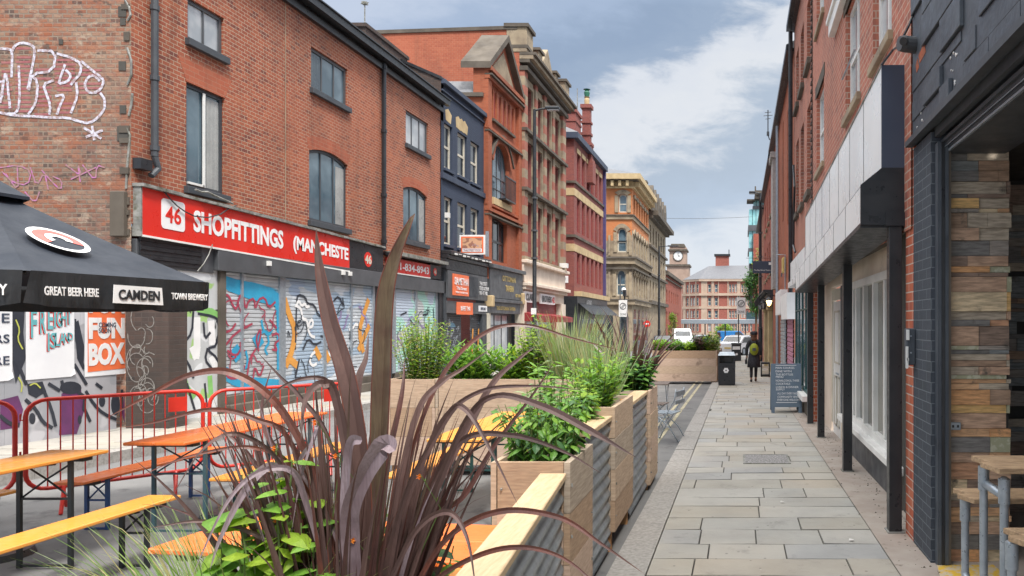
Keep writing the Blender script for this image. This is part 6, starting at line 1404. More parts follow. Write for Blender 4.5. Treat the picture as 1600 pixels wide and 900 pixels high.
# ------------------------------------------------------------------ BEER TABLES AND BENCHES
def bench(kind, name, label, x0, x1, y0_, y1_, ztop, mt, ml, group, rz=0, slats=2, loc=None):
    Lx, Ly = x1-x0, y1_-y0_; cx_, cy_ = (x0+x1)/2, (y0_+y1_)/2
    if loc: cx_, cy_ = loc
    zg = gz(cy_)+ROAD; h = ztop-zg
    t = thing(name, label, kind, (cx_, cy_, zg), group, rz); W[t.name] = (0, 0, 0)
    mb = MB(); g = .004; wd = Lx/slats
    for k in range(slats): mb.box(-Lx/2+k*wd+g*.5, -Lx/2+(k+1)*wd-g*.5, -Ly/2, Ly/2, h-.027, h)
    mb.build('table_top' if kind == 'table' else 'seat', mt, t, bevel=.006)
    mb = MB(); mb.box(-Lx/2+.02, Lx/2-.02, -Ly/2+.12, -Ly/2+.2, h-.055, h-.028); mb.box(-Lx/2+.02, Lx/2-.02, Ly/2-.2, Ly/2-.12, h-.055, h-.028); mb.build('batten', MT['leg_black'], t)
    for s_ in (-1, 1):
        y = s_*(Ly/2-.28); xw = Lx/2-.035; mb = MB(); r_ = .014
        for sx in (-1, 1): mb.box(sx*xw-r_, sx*xw+r_, y-r_*.8, y+r_*.8, .0, h-.028)
        mb.box(-xw+r_, xw-r_, y-.008, y+.008, .01, .028)
        zb_ = h-.03; zq = h*.62 if kind == 'table' else h*.55
        mb.tube([(-xw, y+.012, zb_-.02), (0, y+.012, (zb_+zq)/2), (xw, y+.012, zq)], .007, 5); mb.tube([(xw, y+.014, zb_-.02), (0, y+.014, (zb_+zq)/2), (-xw, y+.014, zq)], .007, 5)
        mb.tube([(-xw*.4, y, zb_-.03), (-xw*.4, y-s_*.3, zb_)], .006, 5); mb.tube([(xw*.4, y, zb_-.03), (xw*.4, y-s_*.3, zb_)], .006, 5)
        mb.box(-xw+r_, xw-r_, y-.006, y+.006, zq-.008, zq+.008)
        mb.build('leg_frame', ml, t)
    return t
GT, GB = 'folding beer tables', 'folding beer benches'
T = MT
bench('table', 'beer_table', 'amber beer table with black legs in the left foreground, nearest the parasol', -5.23, -4.79, 3.45, 5.5, .69, T['tbl_amber'], T['leg_black'], GT)
bench('bench', 'beer_bench', 'long honey-coloured bench in the left foreground with dark green legs', -4.49, -4.24, 3.5, 5.50, .345, T['tbl_yellow'], T['leg_black'], GB, slats=1)
bench('bench', 'beer_bench', 'amber bench end just showing at the far left edge', -5.86, -5.60, 3.7, 5.62, .36, T['tbl_amber'], T['leg_black'], GB, slats=1)
bench('table', 'beer_table', 'orange beer table with teal-grey legs in front of the red barriers', -5.06, -4.55, 5.93, 8.0, .67, T['tbl_orange'], T['leg_teal'], GT)
bench('bench', 'beer_bench', 'orange bench with blue legs along the red barriers', -5.70, -5.45, 6.0, 7.75, .33, T['tbl_orange'], T['leg_blue'], GB, slats=1)
bench('bench', 'beer_bench', 'amber bench with dark green legs right of the orange table, end on', -4.48, -4.20, 6.1, 8.0, .34, T['tbl_amber'], T['leg_green'], GB, slats=1)
bench('table', 'beer_table', 'amber beer table with dark green legs behind the spiky plant, near the square planter', -2.62, -2.12, 6.05, 7.95, .68, T['tbl_yellow'], T['leg_green'], GT)
bench('bench', 'beer_bench', 'amber bench with green legs left of the table by the planters', -3.08, -2.82, 6.2, 8.0, .34, T['tbl_amber'], T['leg_green'], GB, slats=1)
t3 = bench('table', 'beer_table', 'orange beer table lying crosswise behind the grasses in the lower foreground', -.27, .27, -.75, .75, .67, T['tbl_orange'], T['leg_green'], GT, rz=math.radians(-97), loc=(-1.80, 3.32))
bench('bench', 'beer_bench', 'short honey-coloured bench end beside the near planter cap', -1.62, -1.30, 2.55, 4.1, .40, T['tbl_yellow'], T['leg_green'], GB, slats=1, rz=math.radians(4))

# ------------------------------------------------------------------ PLANTERS
def planter(x0, x1, y0_, y1_, zt, zb_, label, group, rows=4, soil=.10, post=True, tf=None, seed=1):
    t = thing('wooden_planter', label, 'planter', ((x0+x1)/2, (y0_+y1_)/2, gz(y0_)+ROAD), group)
    h = (zt-zb_)/rows; th = .035; r3 = random.Random(seed)
    def bd(name, fn):
        mb = MB()
        for k in range(rows): j = r3.uniform(-.0045, .0045); mb.mi = r3.choice((0, 0, 1, 1, 2, 3)); fn(mb, zb_+k*h+.002, zb_+(k+1)*h-.002, j)
        o = mb.build(name, WOODS, t); return o
    bd('front_boards', lambda mb, a, b, j: mb.box(x0+.005, x1-th-.001, y0_+j, y0_+th+j, a, b))
    bd('back_boards', lambda mb, a, b, j: mb.box(x0+.005, x1-th-.001, y1_-th+j, y1_+j, a, b))
    bd('side_boards', lambda mb, a, b, j: mb.box(x1-th+j, x1+j, y0_, y1_, a, b))
    bd('side_boards', lambda mb, a, b, j: mb.box(x0-.03+j, x0+j, y0_, y1_, a, b))
    for x, y in ((x0+.003, y0_+th+.005), (x1-th-.065, y0_+th+.005), (x0+.003, y1_-th-.07), (x1-th-.065, y1_-th-.07)):
        mb = MB(); mb.box(x, x+.06, y, y+.06, gz(y)+ROAD, zt-.03); mb.build('post', MT['woodpost'], t)
    mb = MB(); r4 = random.Random(seed+50)
    for k in range(rows):
        zc_ = zb_+(k+.5)*h
        for yy in (y0_+.03, y1_-.04): mb.tube([(x1+.004, yy, zc_+r4.uniform(-.02, .02)), (x1+.007, yy, zc_)], .006, 6)
        for xx_ in (x0+.03, x1-.06): mb.tube([(xx_, y0_-.004, zc_+r4.uniform(-.02, .02)), (xx_, y0_-.007, zc_)], .006, 6)
    mb.build('screw_row', MT['lead'], t) if y0_ < 8 else None
    mb = MB(); mb.box(x0+.002, x1-th-.002, y0_+th+.003, y1_-th-.003, zt-soil-.3, zt-soil); mb.build('soil', MT['soil'], t)
    return t
GPl = 'wooden planters'
planter(-1.38, -.964, 4.11, 4.75, .86, -.02, 'square timber planter nearest the camera, holding a leafy chilli-green shrub', GPl, rows=3, seed=2, soil=.08)
planter(-1.40, -.962, 5.60, 6.55, 1.0, .03, 'middle timber planter between the corrugated panels, full of bright green leaves', GPl, rows=4, seed=3)
planter(-1.40, -.958, 7.80, 8.50, .92, -.10, 'farthest timber planter of the kerbside row, with small purple spikes', GPl, rows=4, seed=4)
def corr(x, y0_, y1_, zt, label, gr, seed, xb=None):
    """corrugated zinc screen with a pale timber cap, standing between two planters"""
    xb = x if xb is None else xb
    t = thing('corrugated_screen', label, 'screen', (x-.07, (y0_+y1_)/2, gz(y0_)+ROAD), gr)
    def xx(y): return xb+(x-xb)*(y-y0_)/(y1_-y0_)
    mb = MB(); z = gz(y1_)-.02; vs = []; k = 0; n = 0
    prof = []
    while z < zt-.03: prof.append((.012*math.sin(2*PI*k/8)-.02, z)); z += .0125; k += 1
    for y in (y0_, y1_):
        for d, z in prof: vs.append((xx(y)+d, y, z))
    m = len(prof); mb.add(vs, [(i, i+1, m+i+1, m+i) for i in range(m-1)]); mb.build('corrugated_sheet', MT['zinc'], t, smooth=True)
    mb = MB(); mb.add([(xb-.145, y0_, zt-.035), (xb+.005, y0_, zt-.035), (x+.005, y1_, zt-.035), (x-.145, y1_, zt-.035), (xb-.145, y0_, zt), (xb+.005, y0_, zt), (x+.005, y1_, zt), (x-.145, y1_, zt)], [(0, 3, 2, 1), (4, 5, 6, 7), (0, 1, 5, 4), (1, 2, 6, 5), (2, 3, 7, 6), (3, 0, 4, 7)])
    mb.build('timber_cap', MT['woodcap'], t, bevel=.004)
    mb = MB(); mb.add([(xb-.14, y0_, .05), (xb-.11, y0_, .05), (x-.11, y1_, .05), (x-.14, y1_, .05), (xb-.14, y0_, zt-.036), (xb-.11, y0_, zt-.036), (x-.11, y1_, zt-.036), (x-.14, y1_, zt-.036)], [(0, 3, 2, 1), (4, 5, 6, 7), (0, 1, 5, 4), (1, 2, 6, 5), (2, 3, 7, 6), (3, 0, 4, 7)]); mb.build('inner_board', MT['wood'], t)
    for y in (y0_+.06, y1_-.12): mb = MB(); mb.box(xx(y)-.105, xx(y)-.04, y, y+.06, gz(y)+ROAD, zt-.036); mb.build('post', MT['grout'], t)
    return t
GC = 'corrugated zinc screens'
corr(-.985, 2.30, 4.10, .80, 'near corrugated zinc screen with a wide pale timber cap', GC, 1, xb=-.80)
corr(-.985, 4.76, 5.59, .935, 'short corrugated zinc screen behind the nearest square planter', GC, 2)
corr(-.985, 6.56, 7.79, .925, 'corrugated zinc screen farthest along the kerb row', GC, 3)
# trough linking the kerb planters on the inside
for (ya, yb, zt, lab, sd_) in ((4.77, 5.58, .86, 'inner timber trough between the near and middle planters', 5), (6.58, 7.78, .86, 'inner timber trough between the middle and far planters', 6)):
    planter(-1.40, -1.14, ya, yb, zt, .02, lab, GPl, rows=3, seed=sd_)
# phormium planter under the camera
planter(-2.35, -.84, .75, 2.26, .74, -.02, 'timber planter in the bottom foreground holding the big bronze spiky plant', GPl, rows=3, seed=7, soil=.05)
# cross row behind the tables
planter(-4.15, -3.62, 8.6, 9.2, .985, -.04, 'left-hand timber planter across the road, holding the tall airy bush', GPl, rows=3, seed=8)
planter(-3.58, -1.72, 8.6, 9.2, .985, -.04, 'long timber planter lying across the road with laurels', GPl, rows=3, seed=9)
planter(-2.87, -.74, 24.0, 24.9, .74, -.28, 'distant long timber planter across the road with mixed low shrubs', GPl, rows=4, seed=10)
planter(-.98, -.66, 24.95, 27.5, .72, -.28, 'distant timber planter running on along the kerb behind the long cross one', GPl, rows=4, seed=11)

# ------------------------------------------------------------------ TUBE-FRAMED PICNIC SET (bottom right)
pt = thing('scaffold_picnic_table', 'rustic plank table with two plank benches on a galvanised tube frame, bottom right corner', 'picnic table', (2.4, 4.2, gz(4.2)))
zg = gz(4.2); MT['plank'] = M('rough_sawn_plank', (.48, .33, .20), .8, c2=(.30, .20, .12), sc_=7, stretch=(1.2, 7, 7), bmp=.8, bs=18, bd=.01)
def plank(x0, x1, y0_, y1_, z, name, skew=.02):
    mb = MB(); n = 2; wd = (y1_-y0_)/n; r3 = random.Random(int(z*100))
    for k in range(n):
        a, b = y0_+k*wd+.003, y0_+(k+1)*wd-.003; e = r3.uniform(-.015, .015)
        mb.add([(x0+e+skew, a, z-.032), (x1, a, z-.032), (x1, b, z-.032), (x0+e-skew, b, z-.032), (x0+e+skew, a, z), (x1, a, z), (x1, b, z), (x0+e-skew, b, z)], [(0, 3, 2, 1), (4, 5, 6, 7), (0, 1, 5, 4), (1, 2, 6, 5), (2, 3, 7, 6), (3, 0, 4, 7)])
    mb.build(name, MT['plank'], pt, bevel=.003)
plank(1.42, 3.2, 3.98, 4.38, .85, 'table_top', .02); plank(1.42, 3.2, 4.42, 4.72, .575, 'bench_seat', .03); plank(1.43, 3.2, 3.60, 3.88, .555, 'bench_seat', .03)
rt = .0242
def vtube(x, y, z1, name='frame_tube'):
    mb = MB(); mb.tube([(x, y, zg+.0), (x, y, z1)], rt, 14); mb.ball((x, y, z1), rt*1.0, rt, rt*.6, 12, 6)
    o = mb.build(name, MT['galv'], pt, smooth=False); smooth_by_angle(o, .7)
    mb = MB(); mb.tube([(x, y, z1-.14), (x, y, z1-.0)], rt*1.35, 14); mb.tube([(x-.001, y-rt*1.3, z1-.06), (x-.001, y-rt*1.7, z1-.06)], .008, 6); q = mb.build('tube_clamp', MT['galv'], o); smooth_by_angle(q, .7)
vtube(X_(1537, 4.30), 4.30, .80); vtube(X_(1569, 4.07), 4.07, .775); vtube(X_(1508, 4.6), 4.6, .535); vtube(X_(1581, 3.75), 3.75, .515); vtube(3.0, 4.3, .8); vtube(3.0, 4.07, .78)
mb = MB(); mb.tube([(X_(1537, 4.30), 4.30, .70), (X_(1569, 4.07), 4.07, .68)], rt*1.1, 12); mb.build('frame_tube', MT['galv'], pt, smooth=True)
mb = MB(); x = X_(1508, 4.6); mb.tube([(x, 4.6, zg+.12), (x+.01, 4.55, zg+.05), (x+.03, 4.45, zg+.03), (X_(1537, 4.3), 4.3, zg+.03), (X_(1581, 3.75), 3.75, zg+.03)], rt, 12); mb.build('frame_tube', MT['galv'], pt, smooth=True)
mb = MB(); mb.tube([(x+.02, 4.5, zg+.06), (3.2, 4.5, zg+.06)], rt, 12); mb.build('frame_tube', MT['galv'], pt, smooth=True)

# ------------------------------------------------------------------ A-BOARD
ab = thing('pavement_board', 'slate-grey pavement A-board with white chalk lettering beside the far shopfront', 'sign board', (.975, 15.1, gz(15.1)))
xa, xb, Yb = .66, 1.29, 15.1; z0 = gz(15.1); zt = z0+1.0
MT['chalk'] = M('slate_board_paint', (.10, .14, .19), .6, c2=(.13, .18, .235), sc_=4)
def leaf_(y0_, y1_, name, wmat):
    mb = MB()
    def P(u, z): return (u, y0_+(y1_-y0_)*(z-z0)/(zt-z0), z)
    for (a, b, c, e) in ((xa, xb, z0+.12, zt), (xa, xa+.07, z0, z0+.12), (xb-.07, xb, z0, z0+.12)):
        p = [P(a, c), P(b, c), P(b, e), P(a, e)]; mb.add(p+[(q[0], q[1]+.03, q[2]) for q in p], [(0, 1, 2, 3), (7, 6, 5, 4), (0, 4, 5, 1), (1, 5, 6, 2), (2, 6, 7, 3), (3, 7, 4, 0)])
    return mb.build(name, wmat, ab, bevel=.004)
bf = leaf_(14.85, 15.1, 'front_board', MT['chalk']); leaf_(15.38, 15.11, 'rear_board', MT['chalk'])
lines = [("MAIN COURSES", .50, .915), ("DINE WITH", .42, .845), ("THE BOTTLES\nMENU", .46, .755), ("NONALCOHOL THREE", .62, .655), ("COCKTAILS", .38, .59), ("LUNCH & DINNER\nSUPPLY", .60, .50), ("ALL DAY EVERY NIGHT", .60, .395), ("COMMUNITY SPACE", .60, .325), ("WWW.NAMEHERE.COM", .62, .265)]
lines[-1] = ("EVERYONE WELCOME", .60, .265)
ud = Vector((0, .25, 1.0)).normalized()
for s_, wd, f in lines:
    wd *= .78; two = '\n' in s_; h = .09 if two else .042; xs = xa+.10 if f > .45 else xa+.13
    zz = z0+f*1.0; text(s_, MT['signwhite'], (xs+wd/2, 14.85+.25*(zz-z0)-.004, zz), (1, 0, 0), ud, wd, h, bf)
for f in (.97, .215): 
    mb = MB(); zz = z0+f; yy = 14.85+.25*f-.005; mb.box(xa+.10, xb-.10, yy-.001, yy, zz-.008, zz+.004); mb.build('underline', MT['signwhite'], bf)

# ------------------------------------------------------------------ LITTER BINS
lb = thing('litter_bin', 'square black litter bin with a white round emblem on the kerb by the far planter', 'litter bin', (-.39, 22.8, gz(22.8)))
z0 = gz(22.8); xa, xb = -.655, -.125; ya, yb = 22.6, 23.05
mb = MB(); mb.box(xa, xb, ya, yb, z0+.02, z0+.70); mb.box(xa, xa+.05, ya, yb, z0+.70, z0+.93); mb.box(xb-.05, xb, ya, yb, z0+.70, z0+.93); mb.box(xa+.05, xb-.05, yb-.05, yb, z0+.70, z0+.93); mb.box(xa+.03, xb-.03, ya+.03, yb-.03, z0, z0+.02); mb.build('body', MT['black'], lb, bevel=.006)
mb = MB(); mb.box(xa+.051, xb-.051, yb-.06, yb-.051, z0+.70, z0+.93); mb.build('liner', MT['lead'], lb)
mb = MB(); mb.add([(xa-.02, ya-.02, z0+.93), (xb+.02, ya-.02, z0+.93), (xb+.02, yb+.02, z0+.93), (xa-.02, yb+.02, z0+.93), (xa+.04, ya+.05, z0+1.04), (xb-.04, ya+.05, z0+1.04), (xb-.04, yb-.05, z0+1.04), (xa+.04, yb-.05, z0+1.04)], [(0, 3, 2, 1), (4, 5, 6, 7), (0, 1, 5, 4), (1, 2, 6, 5), (2, 3, 7, 6), (3, 0, 4, 7)]); mb.build('lid', MT['galv'], lb, bevel=.01)
mb = MB(front(ya)); cx_, cz_ = (xa+xb)/2-.02, z0+.47
for k in range(6): a = k*PI/3; mb.prism([(cx_+.055*math.cos(a)+.034*math.cos(q*PI/5), cz_+.055*math.sin(a)+.034*math.sin(q*PI/5)) for q in range(10)], .0, .003+.0006*k)
mb.build('emblem', MT['signwhite'], lb)
lb2 = thing('litter_bin', 'second black bin with a white notice, farther off behind the first bin', 'litter bin', (-.2, 42, gz(42)))
z0 = gz(42); xa, xb = X_(1143, 42), X_(1158, 42)
mb = MB(); mb.box(xa, xb, 42, 42.5, z0, z0+.95); mb.build('body', MT['black'], lb2, bevel=.02); mb = MB(); mb.box(xa-.03, xb+.03, 41.95, 42.5, z0+.95, z0+1.05); mb.build('lid', MT['dgrey'], lb2, bevel=.02); mb = MB(); mb.box(xa+.06, xb-.06, 41.97, 41.995, z0+.66, z0+.85); mb.build('notice', MT['signwhite'], lb2); mb = MB(); mb.prism([(xa+.3+.07*math.cos(q*PI/6), z0+.4+.07*math.sin(q*PI/6)) for q in range(12)], 41.97, 41.995); mb.build('emblem', MT['signwhite'], lb2)
cr_ = thing('bench_crate', 'low dark slatted crate bench against the tavern wall past the A-board', 'bench', (1.0, 27.5, gz(27.5)))
z0 = gz(27.5); xa, xb = X_(1189, 27), X_(1203, 27)
mb = MB(); mb.box(xa, xb, 27, 27.5, z0+.48, z0+.54); mb.box(xa, xb, 27.0, 27.5, z0+.03, z0+.08); mb.build('frame_board', MT['black'], cr_)
for x in (xa, xb-.04): mb = MB(); mb.box(x, x+.04, 27, 27.5, z0, z0+.48); mb.build('leg', MT['black'], cr_)
mb = MB(); mb.box(xa+.04, xb-.04, 27.02, 27.04, z0+.12, z0+.24); mb.box(xa+.04, xb-.04, 27.02, 27.04, z0+.32, z0+.4); mb.build('slat_panel', MT['offwhite'], cr_)

# ------------------------------------------------------------------ LAMPS, POLES, SIGNS
def lampcol(x, Y, ztop, arm, label, r=.085):
    t = thing('street_lamp', label, 'street lamp', (x, Y, gz(Y)), 'black street lamp columns'); z0 = gz(Y)+.05
    mb = MB(); mb.tube([(x, Y, z0), (x, Y, z0+1.8), (x, Y, z0+1.85), (x, Y, ztop-3), (x, Y, ztop)], [r*1.35, r*1.35, r, r*.9, r*.72], 12); c = mb.build('column', MT['black'], t); smooth_by_angle(c)
    mb = MB()
    for z in (z0+1.85, 4.2, 5.3, 6.6): mb.tube([(x, Y, z), (x, Y, z+.07)], r*1.45, 10)
    mb.build('collar', MT['dgrey'], c)
    mb = MB(); mb.tube([(x, Y, ztop-.05), (x+arm*.35, Y, ztop+.02), (x+arm, Y, ztop+.06)], .04, 7); mb.build('arm', MT['black'], t)
    mb = MB(); mb.box(x+arm*.55, x+arm*1.25, Y-.14, Y+.14, ztop-.02, ztop+.11); l_ = mb.build('lamp_head', MT['black'], t, bevel=.03); mb = MB(); mb.box(x+arm*.65, x+arm*1.2, Y-.1, Y+.1, ztop-.045, ztop-.021); mb.build('lens', MT['glass_lit'], l_)
    return t
l1 = lampcol(-8.15, 28.8, Z_(171, 28.8), .8, 'tall black street lamp column in front of the striped stone building')
lampcol(-8.2, 74, Z_(385, 74), 1.6, 'distant black street lamp in front of the tall sandstone building', .12)
lampcol(1.17, 40, Z_(302, 40), -.5, 'black lamp column on the right against the teal glass tower', .09)
nb_ = MB(); nb_.box(-8.25, -8.05, 28.66, 28.70, 2.0, 2.25); nb_.build('notice_plate', MT['signwhite'], l1)
def polesign(x, Y, p0_, p1_, q0_, q1_, base, label, pole_px=None, word=None):
    t = thing('traffic_sign', label, 'traffic sign', (x, Y, gz(Y))); mb = MB(); mb.tube([(x, Y+.03, gz(Y)), (x, Y+.03, Z_(q0_, Y)+.1)], .045, 8); mb.build('pole', MT['dgrey'], t)
    mb = MB(front(Y)); mb.box(X_(p0_, Y), X_(p1_, Y), .0, .03, Z_(q1_, Y), Z_(q0_, Y)); b = mb.build('sign_plate', MT['signwhite'], t, bevel=.005)
    xm, zm = X_((p0_+p1_)/2, Y), Z_(q0_+(q1_-q0_)*.36, Y); r_ = (X_(p1_, Y)-X_(p0_, Y))*.36
    mb = MB(front(Y)); mb.tube([(xm+r_*math.cos(a*PI/10), .034, zm+r_*math.sin(a*PI/10)) for a in range(20)], r_*.12, 5, closed=True); mb.build('sign_ring', MT['dgrey'], b)
    for k in (-1, 0, 1):
        mb = MB(front(Y)); mb.prism([(xm-r_*.6+k*.08, zm-r_*.5-.03), (xm-r_*.5+k*.08, zm-r_*.6-.03), (xm+r_*.6+k*.08, zm+r_*.5), (xm+r_*.5+k*.08, zm+r_*.6)], .032, .036+.001*k); mb.build('diagonal_bar', MT['dgrey'], b)
    text(word or "ZONE", MT['black'], (xm, Y-.035, Z_(q0_+(q1_-q0_)*.85, Y)), (1, 0, 0), (0, 0, 1), r_*1.9, .14, b)
polesign(-8.4, 54, 967, 980, 469, 495, 545, 'white rectangular zone sign on a thin pole at the left junction')
polesign(X_(1154, 48), 48, 1151, 1165, 465, 491, 560, 'white rectangular zone sign on a grey pole by the right kerb')
ne_ = thing('traffic_sign', 'small round red no-entry sign far along the left kerb', 'traffic sign', (X_(1011, 65), 65, gz(65)))
mb = MB(); mb.tube([(X_(1011, 65), 65.03, gz(65)), (X_(1011, 65), 65.03, Z_(498, 65))], .04, 6); mb.build('pole', MT['dgrey'], ne_)
mb = MB(front(65)); xm, zm = X_(1011, 65), Z_(506, 65); mb.prism([(xm+.31*math.cos(q*PI/10), zm+.31*math.sin(q*PI/10)) for q in range(20)], .0, .03); b = mb.build('sign_plate', MT['signred'], ne_); mb = MB(front(65)); mb.box(xm-.2, xm+.2, .031, .036, zm-.05, zm+.05); mb.build('white_bar', MT['signwhite'], b)
gl_ = thing('globe_lamp', 'slim grey pole with a pale globe lamp at the corner of the ornate orange building', 'street lamp', (X_(971, 60), 60, gz(60)))
mb = MB(); x = X_(969, 60); mb.tube([(x, 60, gz(60)), (x, 60, Z_(430, 60))], .05, 7); mb.tube([(x, 60, Z_(455, 60)), (x+.25, 60, Z_(456, 60))], .03, 5); mb.build('pole', MT['dgrey'], gl_); mb = MB(); mb.ball((x+.3, 60, Z_(453, 60)), .2); mb.build('globe', MT['signwhite'], gl_, smooth=True)
mb = MB(); x2 = X_(976, 60); mb.tube([(x2, 60, gz(60)), (x2, 60, Z_(455, 60))], .07, 7); mb.box(x2-.12, x2+.12, 59.8, 60.2, Z_(463, 60), Z_(453, 60)); mb.build('lamp_post', MT['black'], gl_)
# canopy shelter across the junction
sh = thing('bus_shelter', 'long flat grey canopy shelter across the far end of the street', 'shelter', (-3, 92, gz(92)))
YS = 92; mb = MB(); mb.box(X_(1064, YS), X_(1190, YS), YS, YS+3, Z_(506, YS), Z_(499, YS)); mb.build('roof', MT['galv'], sh, bevel=.03)
mb = MB(); mb.box(X_(1166, YS), X_(1192, YS), YS+.2, YS+2.5, Z_(499, YS), Z_(488, YS)); mb.build('box_beam', MT['leg_teal'], sh)
for p in (1068, 1100, 1132, 1164, 1186): mb = MB(); mb.box(X_(p, YS), X_(p, YS)+.15, YS+1.2, YS+1.4, gz(YS), Z_(505, YS)); mb.build('post', MT['dgrey'], sh)
# overhead wire
ow = MB(); P = []
for k in range(21): s_ = k/20; P.append((X_(1040, 95)+(X_(1175, 95)-X_(1040, 95))*s_, 95, Z_(341, 95)-.12*math.sin(PI*s_)+.2*s_)); 
ow.tube(P, .025, 4); tag(ow.build('overhead_wire', MT['dgrey'], None), 'thin overhead wire strung high across the far end of the street', 'wire')

# ------------------------------------------------------------------ VEHICLES
def car(name, label, cat, loc, L_, Wd, Hh, mat, rz, van=False, group='vehicles at the far junction'):
    t = thing(name, label, cat, loc, group, rz); W[t.name] = (0, 0, 0)
    if van: prof = [(-L_/2, .35), (-L_/2, Hh*.93), (-L_/2+.15, Hh), (L_/2-1.5, Hh), (L_/2-.75, Hh*.60), (L_/2-.08, Hh*.50), (L_/2, Hh*.30), (L_/2, .30)]
    else: prof = [(-L_/2, .45), (-L_/2+.03, Hh*.60), (-L_/2+.5, Hh*.66), (-L_/2+1.05, Hh*.96), (-.1, Hh), (L_/2-1.9, Hh*.95), (L_/2-1.05, Hh*.64), (L_/2-.2, Hh*.52), (L_/2, Hh*.40), (L_/2, .25), (-L_/2+.05, .25)]
    mb = MB(); n = len(prof); rows = []
    for s_, inset, q in ((-1, 0, .0), (-1, 1, 1), (1, 1, 1), (1, 0, 0)): pass
    vs = []
    for yy in (-Wd/2, -Wd/2+.12, Wd/2-.12, Wd/2):
        edge = abs(yy) > Wd/2-.05
        for x, z in prof:
            up = z > Hh*.62; vs.append((x*(.985 if edge else 1), yy*(.86 if up and edge else 1)*(1 if not up or edge else .9), z-(.05 if edge and z > Hh*.9 else 0)))
    fs = [(k*n+i, k*n+(i+1) % n, (k+1)*n+(i+1) % n, (k+1)*n+i) for k in range(3) for i in range(n)]+[tuple(range(n-1, -1, -1)), tuple(range(3*n, 4*n))]
    mb.add(vs, fs); b = mb.build('body', mat, t); smooth_by_angle(b, .5)
    for s_ in (-1, 1):
        mb = MB(); y = s_*(Wd/2-(.0 if van else .105)); zz0, zz1 = Hh*.64, Hh*.90
        if van: pts = [(L_/2-1.55, Hh*.92), (L_/2-2.3, Hh*.92), (L_/2-2.3, zz0), (L_/2-.95, zz0)]
        else: pts = [(-L_/2+.75, zz0), (-L_/2+1.2, zz1), (L_/2-2.0, zz1), (L_/2-1.2, zz0)]
        mb.add([(x, y*(1.0 if van else 1)+s_*.012-(0 if van else s_*.0), z) for x, z in pts], [(0, 1, 2, 3)]); mb.build('side_window', MT['glass'], t)
        for x in (-L_/2+.85, L_/2-.85):
            mb = MB(); mb.tube([(x, s_*(Wd/2-.2), .32), (x, s_*(Wd/2+.01), .32)], .32, 18); w_ = mb.build('wheel', MT['black'], t); mb = MB(); mb.tube([(x, s_*(Wd/2), .32), (x, s_*(Wd/2+.02), .32)], .19, 12); mb.build('hubcap', MT['galv'], w_)
        mb = MB(); mb.box(-L_/2-.012, -L_/2+.06, s_*(Wd/2-.17)-.13, s_*(Wd/2-.17)+.13, Hh*.48, Hh*.58); mb.build('tail_light', MT['signred'], t)
        mb = MB(); mb.box(L_/2-.12, L_/2+.012, s_*(Wd/2-.25)-.16, s_*(Wd/2-.25)+.16, Hh*.40, Hh*.47); mb.build('headlight', MT['glass_lit'], t)
        mb = MB(); mb.box(L_/2-1.55, L_/2-1.4, s_*(Wd/2+.1)-.09, s_*(Wd/2+.1)+.09, Hh*.62, Hh*.70); mb.build('wing_mirror', MT['black'], t)
    def screen(xa, za, xb, zb2, wa, wb, nm):
        mb = MB(); dx, dz = (zb2-za), -(xb-xa); l = math.hypot(dx, dz); dx, dz = dx/l*.012, dz/l*.012
        if dx*(-1 if xa < 0 else 1) < 0: dx, dz = -dx, -dz
        mb.add([(xa+dx, -wa, za+dz), (xa+dx, wa, za+dz), (xb+dx, wb, zb2+dz), (xb+dx, -wb, zb2+dz)], [(0, 1, 2, 3)]); mb.build(nm, MT['glass'], t)
    if van:
        screen(L_/2-.80, Hh*.63, L_/2-1.45, Hh*.96, Wd*.42, Wd*.38, 'windscreen'); screen(-L_/2, Hh*.55, -L_/2, Hh*.85, Wd*.38, Wd*.38, 'rear_window')
    else:
        screen(L_/2-1.12, Hh*.66, L_/2-1.85, Hh*.93, Wd*.40, Wd*.34, 'windscreen'); screen(-L_/2+.56, Hh*.69, -L_/2+1.0, Hh*.93, Wd*.40, Wd*.34, 'rear_window')
    mb = MB(); mb.box(-L_/2-.02, -L_/2+.02, -.26, .26, .52, .63); mb.build('number_plate', MT['gold'], t); mb = MB(); mb.box(L_/2-.02, L_/2+.02, -.26, .26, .38, .49); mb.build('number_plate', MT['signwhite'], t)
    return t
MT['carwhite'] = M('white_car_paint', (.75, .77, .79), .2, c2=(.7, .72, .75), coat=.5); MT['cardark'] = M('dark_car_paint', (.05, .06, .075), .2, coat=.5); MT['carblue'] = M('blue_van_paint', (.02, .16, .42), .3)
car('parked_car', 'white hatchback crossing the far end of the right pavement behind the walking woman', 'car', (X_(1158, 52.5), 54.5, gz(53)+ROAD+.01), 4.2, 1.8, 1.5, MT['carwhite'], math.radians(62))
car('parked_van', 'white van parked beyond the distant planter on the left of the road', 'van', (X_(1065, 80), 80, gz(80)+ROAD+.01), 5.0, 2.0, 2.15, MT['carwhite'], math.radians(-80), van=True)
car('parked_car', 'dark car parked left of the white van', 'car', (X_(1035, 72), 72, gz(72)+ROAD+.01), 4.3, 1.8, 1.45, MT['cardark'], math.radians(95))
car('parked_van', 'small blue van at the junction behind the white hatchback', 'van', (X_(1146, 95), 100, gz(98)+ROAD+.01), 4.4, 1.8, 1.9, MT['carblue'], math.radians(20), van=True)
car('parked_car', 'silver car half hidden behind the distant planter shrubs', 'car', (X_(1100, 88), 88, gz(88)+ROAD+.01), 4.3, 1.8, 1.45, MT['galv'], math.radians(15))

